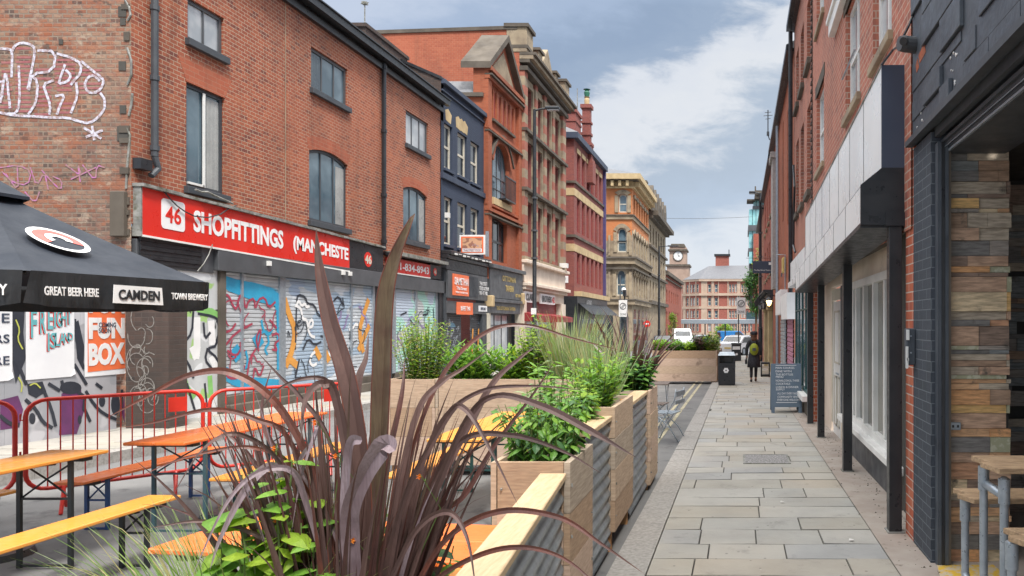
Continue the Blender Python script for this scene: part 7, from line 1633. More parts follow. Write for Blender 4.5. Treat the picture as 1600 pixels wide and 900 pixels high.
# ------------------------------------------------------------------ BISTRO CHAIRS
GBC = 'folding bistro chairs'
def bistro_chair(loc, rz, label, seatmat):
    t = thing('bistro_chair', label, 'chair', loc, GBC, rz); W[t.name] = (0, 0, 0)
    for sx in (-.19, .19):
        mb = MB(); mb.tube([(sx, .22, .0), (sx, .12, .2), (sx, -.05, .45), (sx, -.17, .66), (sx, -.20, .84)], .010, 7); mb.build('back_leg', MT['galv'], t, smooth=True)
        mb = MB(); mb.tube([(sx*.9, -.24, .0), (sx*.9, -.10, .22), (sx*.9, .08, .38), (sx*.9, .17, .45)], .010, 7); mb.build('front_leg', MT['galv'], t, smooth=True)
    mb = MB()
    for k in range(5): y = -.14+k*.07; mb.box(-.2, .2, y, y+.055, .445, .46)
    mb.build('seat', seatmat, t)
    mb = MB(); mb.box(-.2, .2, -.21, -.19, .72, .80); mb.box(-.2, .2, -.205, -.185, .60, .66); mb.build('backrest', seatmat, t)
    mb = MB(); mb.tube([(-.19, .20, .03), (.19, .20, .03)], .008, 6); mb.tube([(-.17, -.22, .03), (.17, -.22, .03)], .008, 6); mb.build('stretcher', MT['galv'], t)
MT['slatwood'] = M('grey_brown_slats', (.16, .12, .10), .6)
bistro_chair((X_(1042, 11.2), 11.4, gz(11.3)+ROAD), math.radians(75), 'folding metal bistro chair nearest the kerb beyond the planters', MT['galv'])
bistro_chair((X_(1020, 12.4), 12.8, gz(12.6)+ROAD), math.radians(-100), 'folding metal bistro chair tucked behind the farthest kerb planter', MT['slatwood'])
tb = thing('bistro_table', 'small folding bistro table with a grey-brown slatted top beyond the kerb planters', 'table', (X_(1018, 14), 14.2, gz(14.2)+ROAD)); W[tb.name] = (0, 0, 0)
mb = MB()
for k in range(6): mb.box(-.32, .32, -.3+k*.1, -.3+k*.1+.085, .70, .72)
mb.build('table_top', MT['slatwood'], tb)
for s_ in (-.28, .28): mb = MB(); mb.tube([(s_, -.28, 0), (s_, 0, .36), (s_, .28, .69)], .010, 6); mb.tube([(s_, .28, 0), (s_, 0, .34), (s_, -.28, .69)], .010, 6); mb.build('crossed_leg', MT['galv'], tb)
mb = MB(); mb.tube([(-.28, -.28, .01), (.28, -.28, .01)], .009, 6); mb.tube([(-.28, .28, .01), (.28, .28, .01)], .009, 6); mb.build('stretcher', MT['galv'], tb)
# rubbish specks on the paving
MT['petal'] = M('pale_litter', (.7, .68, .66), .8)
for i, (px_, py_) in enumerate(((1222, 786), (1330, 846))):
    Y = 1864.5/(py_-519.7); mb = MB(); x, z = X_(px_, Y), gz(Y)+.012; mb.add([(x-.02, Y-.012, z), (x+.018, Y-.016, z+.006), (x+.022, Y+.012, z), (x-.012, Y+.018, z+.008)], [(0, 1, 2, 3)]); tag(mb.build('paper_scrap', MT['petal']), ('pale scrap of litter on the flags near the middle of the pavement', 'pale scrap of litter on the flags nearer the slate painted pier')[i], 'litter')

# ------------------------------------------------------------------ WALKING WOMAN
def skinmesh(pts, edges, rad, name, mat, par, sub=2):
    me = bpy.data.meshes.new(name); me.from_pydata(pts, edges, []); ob = bpy.data.objects.new(name, me); col.objects.link(ob)
    sm = ob.modifiers.new('s', 'SKIN'); sv = me.skin_vertices[0].data
    for i, r in enumerate(rad): sv[i].radius = r if isinstance(r, tuple) else (r, r); sv[i].use_root = (i == 0)
    sb = ob.modifiers.new('d', 'SUBSURF'); sb.levels = sub; sb.render_levels = sub
    dg = bpy.context.evaluated_depsgraph_get(); nm = bpy.data.meshes.new_from_object(ob.evaluated_get(dg)); ob.modifiers.clear(); ob.data = nm; bpy.data.meshes.remove(me)
    nm.name = name; nm.materials.clear(); nm.materials.append(mat); nm.polygons.foreach_set('use_smooth', [True]*len(nm.polygons))
    if par: ob.parent = par
    W[ob.name] = (0, 0, 0); return ob
pw = thing('person', 'woman walking away in a long black coat, black hat and lime-green backpack', 'person', (X_(1178, 24.1), 24.1, gz(24.1))); W[pw.name] = (0, 0, 0)
pts = [(0, 0, .86), (0, .0, 1.02), (0, .01, 1.22), (0, .02, 1.36), (0, .02, 1.43), (0, .02, 1.52),
       (-.16, .01, 1.34), (-.23, .0, 1.10), (-.235, .04, .86), (-.235, .07, .79),
       (.16, .01, 1.34), (.23, -.02, 1.10), (.22, .06, .88), (.215, .10, .81),
       (-.08, .0, .82), (-.085, .05, .45), (-.09, -.03, .10), (-.09, .08, .035),
       (.08, .0, .82), (.07, .10, .46), (.065, .20, .10), (.065, .30, .04)]
ed = [(0, 1), (1, 2), (2, 3), (3, 4), (4, 5), (3, 6), (6, 7), (7, 8), (8, 9), (3, 10), (10, 11), (11, 12), (12, 13), (0, 14), (14, 15), (15, 16), (16, 17), (0, 18), (18, 19), (19, 20), (20, 21)]
rad = [(.13, .10), (.12, .09), (.135, .10), (.10, .07), .048, .095, .062, .046, .034, .03, .062, .046, .034, .03, .085, .055, .038, .034, .085, .055, .038, .034]
body = skinmesh(pts, ed, rad, 'body', MT['skin'], pw)
MT['coat'] = M('black_wool_coat', (.018, .018, .024), .9, c2=(.035, .034, .042), sc_=12); MT['bagm'] = M('lime_backpack_fabric', (.30, .34, .03), .7, c2=(.22, .26, .02), sc_=9); MT['hair'] = M('auburn_hair', (.12, .045, .02), .6)
cp_ = [(0, 0, .62), (0, 0, .86), (0, .01, 1.06), (0, .01, 1.26), (0, .02, 1.385), (-.17, .01, 1.335), (-.24, 0, 1.10), (-.24, .045, .87), (.17, .01, 1.335), (.24, -.02, 1.10), (.225, .06, .89)]
skinmesh(cp_, [(0, 1), (1, 2), (2, 3), (3, 4), (4, 5), (5, 6), (6, 7), (4, 8), (8, 9), (9, 10)], [(.20, .16), (.18, .15), (.16, .13), (.165, .13), (.10, .08), .078, .062, .05, .078, .062, .05], 'coat', MT['coat'], pw)
mb = MB(); mb.lathe([(.16, 1.0), (.185, .86), (.205, .70), (.225, .50), (.215, .495), (.15, .70)], (0, 0, 0), 20); o_ = mb.build('coat_skirt', MT['coat'], pw, smooth=True)
for s_, (kx, ky) in ((-1, (-.085, .05)), (1, (.07, .10))):
    foot = (-.09, -.03) if s_ < 0 else (.065, .20)
    skinmesh([(s_*.08, 0, .80), (kx, ky, .45), (foot[0], foot[1], .13)], [(0, 1), (1, 2)], [.092, .062, .05], 'trouser_leg', MT['coat'], pw)
    skinmesh([(foot[0], foot[1]-.02, .10), (foot[0], foot[1]+.0, .045), (foot[0], foot[1]+.11, .04)], [(0, 1), (1, 2)], [.052, .048, .042], 'shoe', MT['black'] if s_ < 0 else MT['hair'], pw)
mb = MB(); mb.ball((0, .015, 1.53), .105, .115, .125); mb.ball((0, -.045, 1.44), .10, .05, .09); mb.build('hair', MT['hair'], pw, smooth=True)
mb = MB(); mb.lathe([(.0, 1.70), (.09, 1.695), (.125, 1.66), (.128, 1.585), (.115, 1.58)], (0, .015, 0), 18); mb.build('hat', MT['coat'], pw, smooth=True)
bp = MB(); bp.ball((0, -.19, 1.10), .15, .09, .20, 14, 10); bp.box(-.06, .06, -.29, -.26, 1.02, 1.16); bg_ = bp.build('backpack', MT['bagm'], pw, smooth=True)
mb = MB(); mb.box(-.055, .055, -.297, -.283, 1.05, 1.15); mb.build('pocket', MT['dgrey'], bg_)
for s_ in (-1, 1): mb = MB(); mb.tube([(s_*.04, -.16, 1.30), (s_*.09, -.10, 1.38), (s_*.10, .02, 1.42), (s_*.10, .12, 1.36)], .014, 6); mb.build('strap', MT['leg_black'], bg_)
for s_, (hx, hy, hz) in ((-1, (-.235, .075, .79)), (1, (.215, .105, .81))):
    for k in range(4): mb = MB(); mb.tube([(hx+.0, hy-.02+k*.013, hz), (hx, hy-.018+k*.014, hz-.045), (hx-s_*.012, hy-.012+k*.013, hz-.078)], [.0085, .008, .006], 6); mb.build('finger', MT['skin'], body, smooth=True)
    mb = MB(); mb.tube([(hx, hy+.02, hz+.02), (hx-s_*.01, hy+.045, hz-.01), (hx-s_*.012, hy+.05, hz-.04)], [.01, .009, .007], 6); mb.build('thumb', MT['skin'], body, smooth=True)
mb = MB(); mb.box(-.30, -.22, -.05, .10, .60, .76); mb.tube([(-.26, .0, .76), (-.25, .05, .80)], .008, 5); mb.build('handbag', MT['black'], pw, bevel=.02)
# ------------------------------------------------------------------ PLANTS
def leafmat(name, c, c2, tr=.35, rough=.5, sc_=9, edge=None, vein=False):
    m, n, b = newmat(name); cc = mixc(n, rmp(n, nz(n, pos(n), sc_, 3), .38, .62), c, c2); cc = mixc(n, mth('MULTIPLY', rmp(n, nz(n, pos(n), 60, 4, .6, stretch=(3, 3, .12)), .4, .65), .45, nt=n), cc, tuple(v*.55 for v in c2)); n.links.new(cc, b.inputs['Base Color']); b.inputs['Roughness'].default_value = rough
    if tr:
        tl_ = n.nodes.new('ShaderNodeBsdfTranslucent'); n.links.new(mixc(n, .35, cc, (min(c[0]*2, 1), min(c[1]*1.8, 1), c[2])), tl_.inputs[0]); mx = n.nodes.new('ShaderNodeMixShader'); mx.inputs[0].default_value = tr
        o = n.nodes['Material Output']; n.links.new(b.outputs[0], mx.inputs[1]); n.links.new(tl_.outputs[0], mx.inputs[2]); n.links.new(mx.outputs[0], o.inputs[0])
    return m
MT['lf_bright'] = leafmat('bright_leaf', (.22, .42, .055), (.13, .29, .035)); MT['lf_mid'] = leafmat('mid_green_leaf', (.09, .23, .04), (.13, .30, .05)); MT['lf_dark'] = leafmat('dark_green_leaf', (.03, .10, .03), (.05, .14, .035), .2)
MT['lf_lime'] = leafmat('lime_leaf', (.36, .50, .05), (.24, .40, .04), .45); MT['lf_pale'] = leafmat('grey_green_blade', (.26, .36, .17), (.36, .44, .24), .3); MT['lf_grass'] = leafmat('grass_blade', (.15, .30, .07), (.28, .36, .10), .3)
MT['lf_straw'] = leafmat('straw_blade', (.46, .42, .20), (.36, .36, .16), .3); MT['lf_bronze'] = leafmat('bronze_blade', (.095, .055, .05), (.14, .08, .07), .10, .55); MT['lf_maroon'] = leafmat('maroon_blade', (.14, .058, .05), (.09, .045, .042), .2, .55)
MT['lf_olive'] = leafmat('olive_bronze_blade', (.125, .095, .06), (.085, .052, .038), .12, .4); MT['lf_lilac'] = leafmat('lilac_grey_blade', (.34, .27, .30), (.22, .16, .18), .12, .5); MT['lf_rust'] = leafmat('rust_edged_blade', (.20, .065, .045), (.13, .06, .05), .2, .4)
MT['stemg'] = M('green_stem', (.12, .18, .05), .6); MT['stemb'] = M('brown_stem', (.13, .08, .05), .7)
def one_leaf(mb, p, d, ln, wd, droop, fold=.18, seg=3):
    P = [p]; v = d.normalized()
    for i in range(seg): v = (v+Vector((0, 0, -droop))).normalized(); P.append(P[-1]+v*ln/seg)
    ws = {3: [.12*wd, wd, .8*wd, .02*wd], 2: [.15*wd, wd, .03*wd]}[seg]
    side = Vector((-d.y, d.x, 0)); 
    if side.length < .05: side = Vector((1, 0, 0))
    fc = side.normalized().cross(v); mb.ribbon([tuple(q) for q in P], ws, tuple(fc), fold)
def leafy(name, label, cat, x, y, z0, h, rx, ry, ns, per, ln, wd, mats, seed, droop=.25, up=.55, lean=.35, grp=None, stem='stemg', tmin=.1, seg=3, base=.5):
    r3 = random.Random(seed); t = thing(name, label, cat, (x, y, z0), grp); mb = MB(); ms = MB()
    for s_ in range(ns):
        a = r3.uniform(0, 2*PI); q = math.sqrt(r3.random()); bx, by = rx*q*math.cos(a), ry*q*math.sin(a); hh = h*r3.uniform(.62, 1.0)*(1-.25*q)
        p0 = Vector((x+bx*base, y+by*base, z0-.02)); p1 = Vector((x+bx*(1+lean*.4), y+by*(1+lean*.4), z0+hh)); mid = (p0+p1)/2+Vector((r3.uniform(-.02, .02), r3.uniform(-.02, .02), 0))
        pts = [p0, p0.lerp(mid, .5)*.5+p0.lerp(mid, .5)*.5, mid, p1]; ms.tube([tuple(v) for v in pts], [.006, .005, .004, .002], 4, caps=False)
        ph = r3.uniform(0, 6)
        for k in range(per):
            f = tmin+(1-tmin)*(k+r3.random())/per; p = p0.lerp(mid, f*2) if f < .5 else mid.lerp(p1, f*2-1)
            ph += 2.4+r3.uniform(-.4, .4); e = up+r3.uniform(-.3, .4)+(.5 if f > .93 else 0); d = Vector((math.cos(ph), math.sin(ph), e)); l = ln*r3.uniform(.6, 1.12)*(1.05-.35*f)
            mb.mi = r3.choices(range(len(mats)), [1.0+(1.2*f if i == 0 else 0) for i in range(len(mats))])[0]
            one_leaf(mb, p, d, l, wd*r3.uniform(.8, 1.15)*l/ln, droop*r3.uniform(.6, 1.4), seg=seg)
    mb.build('foliage', [MT[m] for m in mats], t); ms.build('stem_cluster', MT[stem], t); return t
def blades(name, label, cat, x, y, z0, n, ln, wd, mats, seed, spread=1.0, rad=.08, up=1.4, droop=.12, grp=None, wts=None, seg=7, lmin=.5, fold=.12):
    r3 = random.Random(seed); t = thing(name, label, cat, (x, y, z0), grp); mb = MB()
    for k in range(n):
        a = r3.uniform(0, 2*PI); q = math.sqrt(r3.random()); p = Vector((x+rad*q*math.cos(a), y+rad*q*math.sin(a), z0-.02)); a += r3.uniform(-.5, .5)
        tilt = spread*(.15+.85*q)*r3.uniform(.5, 1.1); v = Vector((math.cos(a)*tilt, math.sin(a)*tilt, up)).normalized(); l = ln*r3.uniform(lmin, 1.0); P = [p]; dr = droop*r3.uniform(.3, 1.7)
        for i in range(seg): v = (v+Vector((0, 0, -dr*(i/seg)*1.6))).normalized(); P.append(P[-1]+v*l/seg)
        ws = [wd*r3.uniform(.8, 1.2)*(.75+.25*math.sin(PI*min(i/seg*1.3, 1)))*(1-(i/seg)**3)+.0004 for i in range(seg+1)]
        mb.mi = r3.choices(range(len(mats)), wts)[0]; b_ = r3.uniform(-1.0, 1.0); mb.ribbon([tuple(q_) for q_ in P], ws, (math.sin(b_), -math.cos(b_), .25), fold)
    mb.build('blade_clump', [MT[m] for m in mats], t); return t

# kerb row
leafy('chilli_plant', 'leafy chilli shrub with drooping mid-green leaves in the nearest square planter', 'shrub', -1.19, 4.42, .76, .60, .25, .28, 36, 14, .115, .058, ['lf_bright', 'lf_mid', 'lf_mid', 'lf_dark'], 1, droop=.5, up=.2)
leafy('leafy_plant', 'tall pale leaved herb rising above the chilli shrub behind the nearest planter', 'plant', -1.30, 4.98, .76, .78, .16, .22, 22, 14, .15, .06, ['lf_bright', 'lf_pale', 'lf_mid'], 2, droop=.3, up=.6)
leafy('leafy_plant', 'broad bright green shrub filling the gap between the near and middle planters', 'shrub', -1.27, 5.40, .76, .62, .18, .2, 26, 14, .15, .07, ['lf_bright', 'lf_lime', 'lf_mid'], 3, droop=.35)
leafy('leafy_plant', 'dense bright green shrub with upright tips in the middle square planter', 'shrub', -1.20, 6.08, .90, .60, .22, .32, 48, 17, .10, .042, ['lf_bright', 'lf_bright', 'lf_mid', 'lf_lime'], 4, droop=.2, up=.9)
leafy('leafy_plant', 'mid-green broad-leaved plant beyond the middle planter', 'shrub', -1.30, 7.1, .76, .72, .18, .45, 36, 15, .14, .07, ['lf_mid', 'lf_bright', 'lf_dark'], 5)
leafy('leafy_plant', 'dark broad-leaved plant around the foot of the small bronze spikes', 'shrub', -1.20, 8.12, .82, .60, .24, .30, 40, 15, .14, .08, ['lf_mid', 'lf_dark', 'lf_dark', 'lf_bright'], 6, droop=.35)
blades('spiky_plant', 'small bronze spiky plant in the farthest kerbside planter', 'spiky plant', -1.22, 8.25, .82, 60, 1.15, .032, ['lf_bronze', 'lf_maroon', 'lf_lilac'], 7, spread=.95, rad=.07, up=1.5, droop=.16, wts=(5, 3, 1))
# cross planters
leafy('airy_bush', 'tall airy bush with small yellow-green leaves in the left-hand cross planter', 'bush', -3.90, 8.9, .88, .98, .30, .26, 80, 34, .075, .038, ['lf_lime', 'lf_bright', 'lf_mid', 'lf_straw'], 8, seg=2, up=.7, lean=.6, base=.6)
leafy('laurel_bush', 'glossy laurel bush at the left end of the long cross planter', 'bush', -3.28, 8.9, .88, .60, .33, .26, 52, 15, .16, .058, ['lf_bright', 'lf_bright', 'lf_mid'], 9, up=.9, droop=.16)
leafy('laurel_bush', 'smaller glossy laurel bush halfway along the long cross planter', 'bush', -2.78, 8.9, .88, .55, .25, .24, 34, 14, .16, .058, ['lf_bright', 'lf_lime', 'lf_mid'], 10, up=.9, droop=.16)
leafy('leafy_plant', 'tall lime-leaved plant rising before the cream shopfront from the cross planter', 'shrub', -2.50, 8.85, .88, .95, .20, .2, 34, 18, .13, .06, ['lf_lime', 'lf_bright', 'lf_lime'], 11, up=.6)
blades('feathery_grass', 'tall pale feathery grass at the right end of the long cross planter', 'grass', -2.05, 8.88, .88, 420, 1.05, .013, ['lf_pale', 'lf_straw', 'lf_grass'], 12, spread=.85, rad=.22, up=1.7, droop=.10, wts=(6, 2, 2))
leafy('leafy_plant', 'mixed green shrub at the foot of the tall pale feathery grass', 'shrub', -1.90, 8.86, .88, .55, .28, .24, 40, 14, .14, .06, ['lf_bright', 'lf_mid', 'lf_lime'], 13)
blades('feathery_grass', 'shorter pale feathery grass behind the nearest kerbside planters', 'grass', -1.30, 6.75, .78, 240, .95, .009, ['lf_pale', 'lf_grass', 'lf_straw'], 14, spread=.8, rad=.10, up=1.8, droop=.08, wts=(6, 2, 2))
# distant planter
for i, (dx, h, m, lab) in enumerate(((-2.62, .50, ['lf_bright', 'lf_lime'], 'lime shrub at the left end of the distant planter'), (-2.12, .46, ['lf_bright', 'lf_mid'], 'bright green shrub second from the left in the distant planter'), (-1.66, .44, ['lf_lime', 'lf_bright'], 'low yellow-green shrub in the middle of the distant planter'),
                        (-1.30, .72, ['lf_maroon', 'lf_dark', 'lf_bronze'], 'dark purple-leaved shrub in the distant planter'), (-.98, .76, ['lf_mid', 'lf_straw', 'lf_lime'], 'tall pale shrub at the kerb end of the distant planter'))):
    leafy('planter_shrub', lab, 'shrub', dx, 24.4, .66, h, .27, .28, 46, 16, .17, .09, m, 20+i, seg=2, up=.7, lean=.5, grp='shrubs in the distant planter')
leafy('planter_shrub', 'long low shrub in the distant kerbside planter', 'shrub', -.82, 26.2, .64, .6, .15, 1.0, 26, 14, .13, .06, ['lf_mid', 'lf_straw', 'lf_bright'], 27, seg=2, up=.7)
# foreground grasses and herbs
blades('grass_clump', 'fine green grass clump at the bottom edge, left of the big bronze spikes', 'grass', -1.33, 1.98, .68, 1100, .58, .0042, ['lf_grass', 'lf_pale', 'lf_straw'], 30, spread=.95, rad=.17, up=1.25, droop=.14, wts=(6, 2, 1.4), lmin=.35)
blades('grass_clump', 'straw-tipped grass clump farthest left at the bottom edge', 'grass', -1.42, 1.95, .68, 300, .42, .0042, ['lf_grass', 'lf_straw', 'lf_pale'], 31, spread=1.05, rad=.12, up=1.1, droop=.15, wts=(4, 3, 2), lmin=.35)
leafy('broad_leaf_herb', 'lime-green broad-leaved herb at the left side of the big bronze spikes', 'herb', -1.16, 1.80, .68, .72, .13, .06, 20, 9, .13, .085, ['lf_lime', 'lf_bright', 'lf_bright'], 32, droop=.4, up=.35, tmin=.35)
leafy('broad_leaf_herb', 'green herb with small pointed leaves low to the right of the big bronze spikes', 'herb', -.96, 2.10, .68, .58, .13, .08, 16, 12, .10, .058, ['lf_bright', 'lf_mid', 'lf_dark'], 33, droop=.4, up=.3)
# big bronze phormium
ph = thing('bronze_flax', 'big bronze spiky plant with long arching blades in the foreground planter', 'spiky plant', (-1.05, 1.95, .68))
cls = ['lf_bronze', 'lf_maroon', 'lf_olive', 'lf_lilac', 'lf_rust']; PM_ = [MT[c] for c in cls]
def catmull(P, n=7):
    out = []; Q = [P[0]*2-P[1]]+P+[P[-1]*2-P[-2]]
    for i in range(1, len(Q)-2):
        for k in range(n):
            t_ = k/n; a, b, c, d = Q[i-1], Q[i], Q[i+1], Q[i+2]; out.append(.5*((2*b)+(c-a)*t_+(2*a-5*b+4*c-d)*t_*t_+(3*b-a-3*c+d)*t_**3))
    out.append(P[-1]); return out
hand = [  # control points in the photograph, peak width, class, depth at foot and tip
 ([(585, 935), (592, 760), (598, 600), (604, 470), (618, 405), (640, 350), (648, 334)], 28, 2, 1.98, 2.10, [.8, .9, 1, .92, .68, .26, .03]),
 ([(575, 935), (566, 740), (545, 600), (516, 500), (500, 420), (494, 358)], 25, 0, 1.92, 2.0, None),
 ([(545, 930), (500, 760), (440, 640), (370, 585), (300, 585), (225, 622), (165, 654)], 13, 4, 1.9, 1.75, None),
 ([(620, 930), (650, 760), (690, 660), (750, 612), (830, 603), (922, 611)], 9, 0, 1.95, 1.8, None),
 ([(625, 930), (680, 770), (730, 655), (777, 618), (850, 636), (920, 672), (993, 714)], 12, 0, 1.9, 1.72, [.8, .9, .9, .8, 1, 1, .05]),
 ([(600, 930), (640, 720), (690, 590), (755, 522), (820, 508), (900, 530), (972, 548)], 9, 4, 2.0, 2.25, None),
 ([(630, 930), (668, 800), (720, 690), (770, 600), (812, 560), (838, 540)], 14, 0, 1.95, 2.1, None),
 ([(640, 930), (700, 840), (780, 799), (873, 808), (940, 850), (1006, 896)], 10, 4, 1.85, 1.6, None),
 ([(640, 935), (720, 880), (800, 855), (880, 872), (960, 940)], 9, 4, 1.85, 1.6, None),
 ([(610, 930), (660, 790), (720, 690), (800, 680), (880, 705), (940, 740)], 11, 0, 1.92, 1.8, None),
 ([(555, 935), (548, 840), (550, 790), (574, 735), (602, 696), (618, 704)], 30, 3, 1.82, 1.72, [.7, .8, .8, .8, 1.0, .5]),
 ([(540, 935), (540, 800), (545, 720), (552, 690), (566, 688)], 20, 3, 1.84, 1.75, [.8, .9, .9, 1.0, .6]),
 ([(530, 930), (470, 770), (434, 732), (410, 735), (378, 775), (345, 840), (328, 890)], 15, 3, 1.86, 1.7, None),
 ([(520, 930), (480, 790), (455, 735), (400, 740), (352, 790), (300, 900)], 10, 3, 1.84, 1.65, None),
 ([(560, 935), (510, 800), (470, 730), (490, 690), (495, 670), (470, 750), (455, 835)], 9, 3, 1.88, 1.78, None),
 ([(560, 930), (520, 700), (470, 620), (440, 590), (400, 548)], 11, 0, 1.96, 2.1, None),
 ([(540, 930), (460, 700), (400, 655), (330, 640), (240, 660), (190, 668)], 9, 4, 1.9, 1.8, None),
 ([(575, 930), (530, 640), (505, 600), (478, 625), (470, 690)], 15, 0, 1.9, 1.78, None),
 ([(560, 930), (545, 700), (520, 610), (492, 590), (440, 605), (400, 650)], 9, 0, 1.94, 1.8, None),
 ([(610, 930), (625, 760), (655, 640), (690, 598), (725, 575), (765, 545)], 12, 0, 1.95, 2.1, None),
 ([(605, 930), (640, 770), (700, 650), (728, 640), (765, 700), (810, 790)], 11, 0, 1.88, 1.7, None),
 ([(540, 935), (450, 800), (380, 700), (330, 660)], 10, 1, 1.95, 2.0, None),
 ([(530, 935), (430, 850), (330, 815), (230, 825)], 9, 0, 1.85, 1.7, None),
 ([(560, 930), (556, 700), (560, 600), (572, 560), (576, 520)], 15, 0, 1.99, 2.1, None),
 ([(590, 930), (600, 760), (628, 620), (632, 560)], 13, 1, 2.0, 2.15, None),
 ([(530, 930), (450, 740), (380, 680), (320, 700), (260, 790)], 9, 0, 1.85, 1.65, None),
 ([(550, 930), (470, 745), (400, 700), (300, 712), (215, 745)], 7, 4, 1.9, 1.7, None),
 ([(545, 930), (500, 800), (430, 700), (410, 640), (425, 570)], 13, 1, 1.98, 2.1, None),
 ([(615, 930), (650, 820), (720, 780), (770, 700), (830, 620), (870, 560)], 10, 1, 1.95, 2.1, None),
 ([(600, 930), (650, 830), (700, 800), (730, 840), (745, 930)], 10, 0, 1.82, 1.65, None),
]
for pts, wpx, c, ya, yb, wf in hand:
    mb = MB(); k = len(pts); P = [Vector((X_(a, ya+(yb-ya)*i/(k-1)), ya+(yb-ya)*i/(k-1), Z_(b, ya+(yb-ya)*i/(k-1)))) for i, (a, b) in enumerate(pts)]
    Q = catmull(P); n = len(Q); wm = wpx*(1.95 if wpx > 21 else 1.65)/F; ws = []
    for i in range(n):
        f = i/(n-1)
        if wf: x = f*(len(wf)-1); j = min(int(x), len(wf)-2); v = wf[j]+(wf[j+1]-wf[j])*(x-j)
        else: v = (.72+.28*math.sin(PI*min(f*1.2, 1)))*(1-f**4)+.02
        ws.append(wm*v)
    a = rnd.uniform(-.5, .5); mb.ribbon([tuple(q) for q in Q], ws, (math.sin(a), -math.cos(a), .15), .32 if wpx > 21 else .2); mb.mi = 0
    bl = mb.build('blade', PM_[c], ph, smooth=False)
    if wpx > 24 and c in (0, 2):
        for sg in (-1, 1):
            e = MB(); E = []
            for i, q in enumerate(Q):
                t_ = (Q[min(i+1, n-1)]-Q[max(i-1, 0)]).normalized(); fc = Vector((math.sin(a), -math.cos(a), .15)); sd_ = t_.cross(fc).normalized(); nn = sd_.cross(t_).normalized(); E.append(tuple(q+sd_*sg*ws[i]/2+nn*.32*ws[i]))
            e.tube(E, [.0016*min(1, w_/.02)+.0002 for w_ in ws], 4); e.build('blade_edge', MT['lf_rust'], bl)
r3 = random.Random(44)
for g_i in range(60):
    mb = MB(); a = r3.uniform(0, 2*PI); q = math.sqrt(r3.random()); p = Vector((-1.05+.10*q*math.cos(a), 1.93+.10*q*math.sin(a), .66)); a += r3.uniform(-.4, .4)
    tilt = (.06+.40*q)*r3.uniform(.6, 1.15); v = Vector((math.cos(a)*tilt, math.sin(a)*tilt*.8, 1.35)).normalized(); l = r3.uniform(.48, .92); P = [p]; dr = r3.uniform(.01, .10)*(1+q)
    for i in range(12): v = (v+Vector((r3.uniform(-.01, .01), r3.uniform(-.01, .01), -dr*(i/12)*1.5))).normalized(); P.append(P[-1]+v*l/12)
    wd = r3.uniform(.011, .029); ws = [wd*((.6+.4*math.sin(PI*min(i/12*1.4, 1)))*(1-(i/12)**3)+.02) for i in range(13)]; b_ = r3.uniform(-1.1, 1.1)
    mb.ribbon([tuple(x) for x in P], ws, (math.sin(b_), -math.cos(b_), .2), r3.uniform(.1, .28)); mb.build('blade', PM_[r3.choices(range(5), (9, 5, 2, .5, 1.0))[0]], ph)
mb = MB()
for g_i in range(440):
    a = r3.uniform(0, 2*PI); q = math.sqrt(r3.random()); p = Vector((-1.05+.12*q*math.cos(a), 1.95+.10*q*math.sin(a), .66))
    tilt = (.06+.36*q)*r3.uniform(.6, 1.2); v = Vector((math.cos(a)*tilt, math.sin(a)*tilt*.7, 1.3)).normalized(); l = r3.uniform(.35, .84); P = [p]; dr = r3.uniform(.02, .12)
    for i in range(8): v = (v+Vector((0, 0, -dr*(i/8)*1.6))).normalized(); P.append(P[-1]+v*l/8)
    wd = r3.uniform(.007, .021); ws = [wd*((.6+.4*math.sin(PI*min(i/8*1.4, 1)))*(1-(i/8)**3)+.02) for i in range(9)]; b_ = r3.uniform(-1.2, 1.2); mb.mi = r3.choices(range(5), (9, 6, 2, .3, 1))[0]
    mb.ribbon([tuple(x) for x in P], ws, (math.sin(b_), -math.cos(b_), .2), .2)
o_ = mb.build('blade_mass', PM_, ph); o_['kind'] = 'stuff'
# orange nasturtium flowers among the herbs
nf = thing('nasturtium', 'trailing nasturtium with a few small orange flowers among the foreground grass', 'flower', (-1.25, 1.8, .7)); mb = MB(); ms = MB(); MT['petal_o'] = leafmat('orange_petal', (.85, .18, .02), (.8, .30, .03), .3)
for px_, py_ in ((524, 712), (492, 660), (430, 812), (440, 842), (655, 744), (552, 844), (428, 700)):
    Y = 1.8; x, z = X_(px_, Y), Z_(py_, Y)
    for k in range(5): a = k*2*PI/5; one_leaf(mb, Vector((x, Y, z)), Vector((math.cos(a), -.5, math.sin(a))), .009, .008, .05, seg=2)
    ms.tube([(x, Y+.01, z), (x+.02, Y+.08, z-.1), (x*.5-.6, 1.9, .68)], .0015, 4)
mb.build('petals', MT['petal_o'], nf); ms.build('stalk_cluster', MT['stemg'], nf)

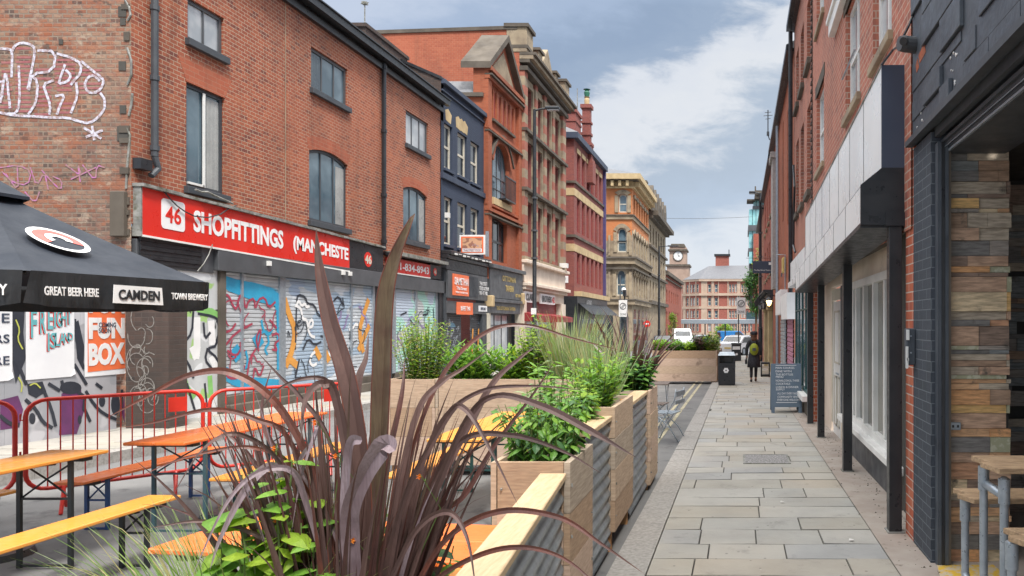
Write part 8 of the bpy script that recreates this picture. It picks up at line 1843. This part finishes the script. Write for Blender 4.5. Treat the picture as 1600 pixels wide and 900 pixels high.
# ------------------------------------------------------------------ DISTANT TREES
def tree(name, label, x, Y, z0, zc, rx, ry, rz, n, ls, mats, seed, ztr=None):
    r3 = random.Random(seed); t = thing(name, label, 'tree', (x, Y, z0), 'street trees at the junction'); ms = MB(); ms.tube([(x, Y, z0), (x+.05, Y, (z0+zc)/2), (x, Y, zc)], [.2, .14, .08], 8)
    for k in range(9): a = r3.uniform(0, 2*PI); ms.tube([(x, Y, zc-rz*.7+k*.1*rz), (x+rx*.7*math.cos(a), Y+ry*.7*math.sin(a), zc-rz*.2+k*.14*rz)], [.06, .02], 5)
    ms.build('trunk', MT['stemb'], t); mb = MB(); cl = []
    for k in range(26): a = r3.uniform(0, 2*PI); u = r3.uniform(-1, 1); q = math.sqrt(1-u*u)*r3.uniform(.35, .9); cl.append(Vector((x+rx*q*math.cos(a), Y+ry*q*math.sin(a), zc+rz*u*.9)))
    for k in range(n):
        c = r3.choice(cl); p = c+Vector((r3.gauss(0, rx*.17), r3.gauss(0, ry*.17), r3.gauss(0, rz*.13))); d = Vector((r3.uniform(-1, 1), r3.uniform(-1, 1), r3.uniform(-.5, 1))); mb.mi = r3.randrange(len(mats)); one_leaf(mb, p, d, ls*r3.uniform(.6, 1.2), ls*.55, .2, seg=2)
    mb.build('crown', [MT[m] for m in mats], t)
tree('street_tree', 'dense dark green tree by the right-hand lamp column under the glass tower', X_(1181, 76), 76, gz(76), Z_(452, 76), 1.35, 1.3, 2.7, 5200, .26, ['lf_mid', 'lf_dark', 'lf_dark'], 50)
tree('street_tree', 'small yellow-green tree beside the distant parked cars', X_(1132, 100), 104, gz(100), Z_(522, 100), 1.6, 1.4, 1.3, 1600, .28, ['lf_lime', 'lf_mid'], 51)
tree('street_tree', 'slim light green tree before the low red brick building', X_(1051, 98), 98, gz(98), Z_(512, 98), .7, .7, 2.0, 1200, .24, ['lf_lime', 'lf_mid'], 52)
tree('street_tree', 'round pale tree high behind the navy hanging sign', X_(1192, 90), 90, gz(90), Z_(405, 90), 1.2, 1.2, 1.6, 1500, .28, ['lf_lime', 'lf_mid', 'lf_straw'], 53)
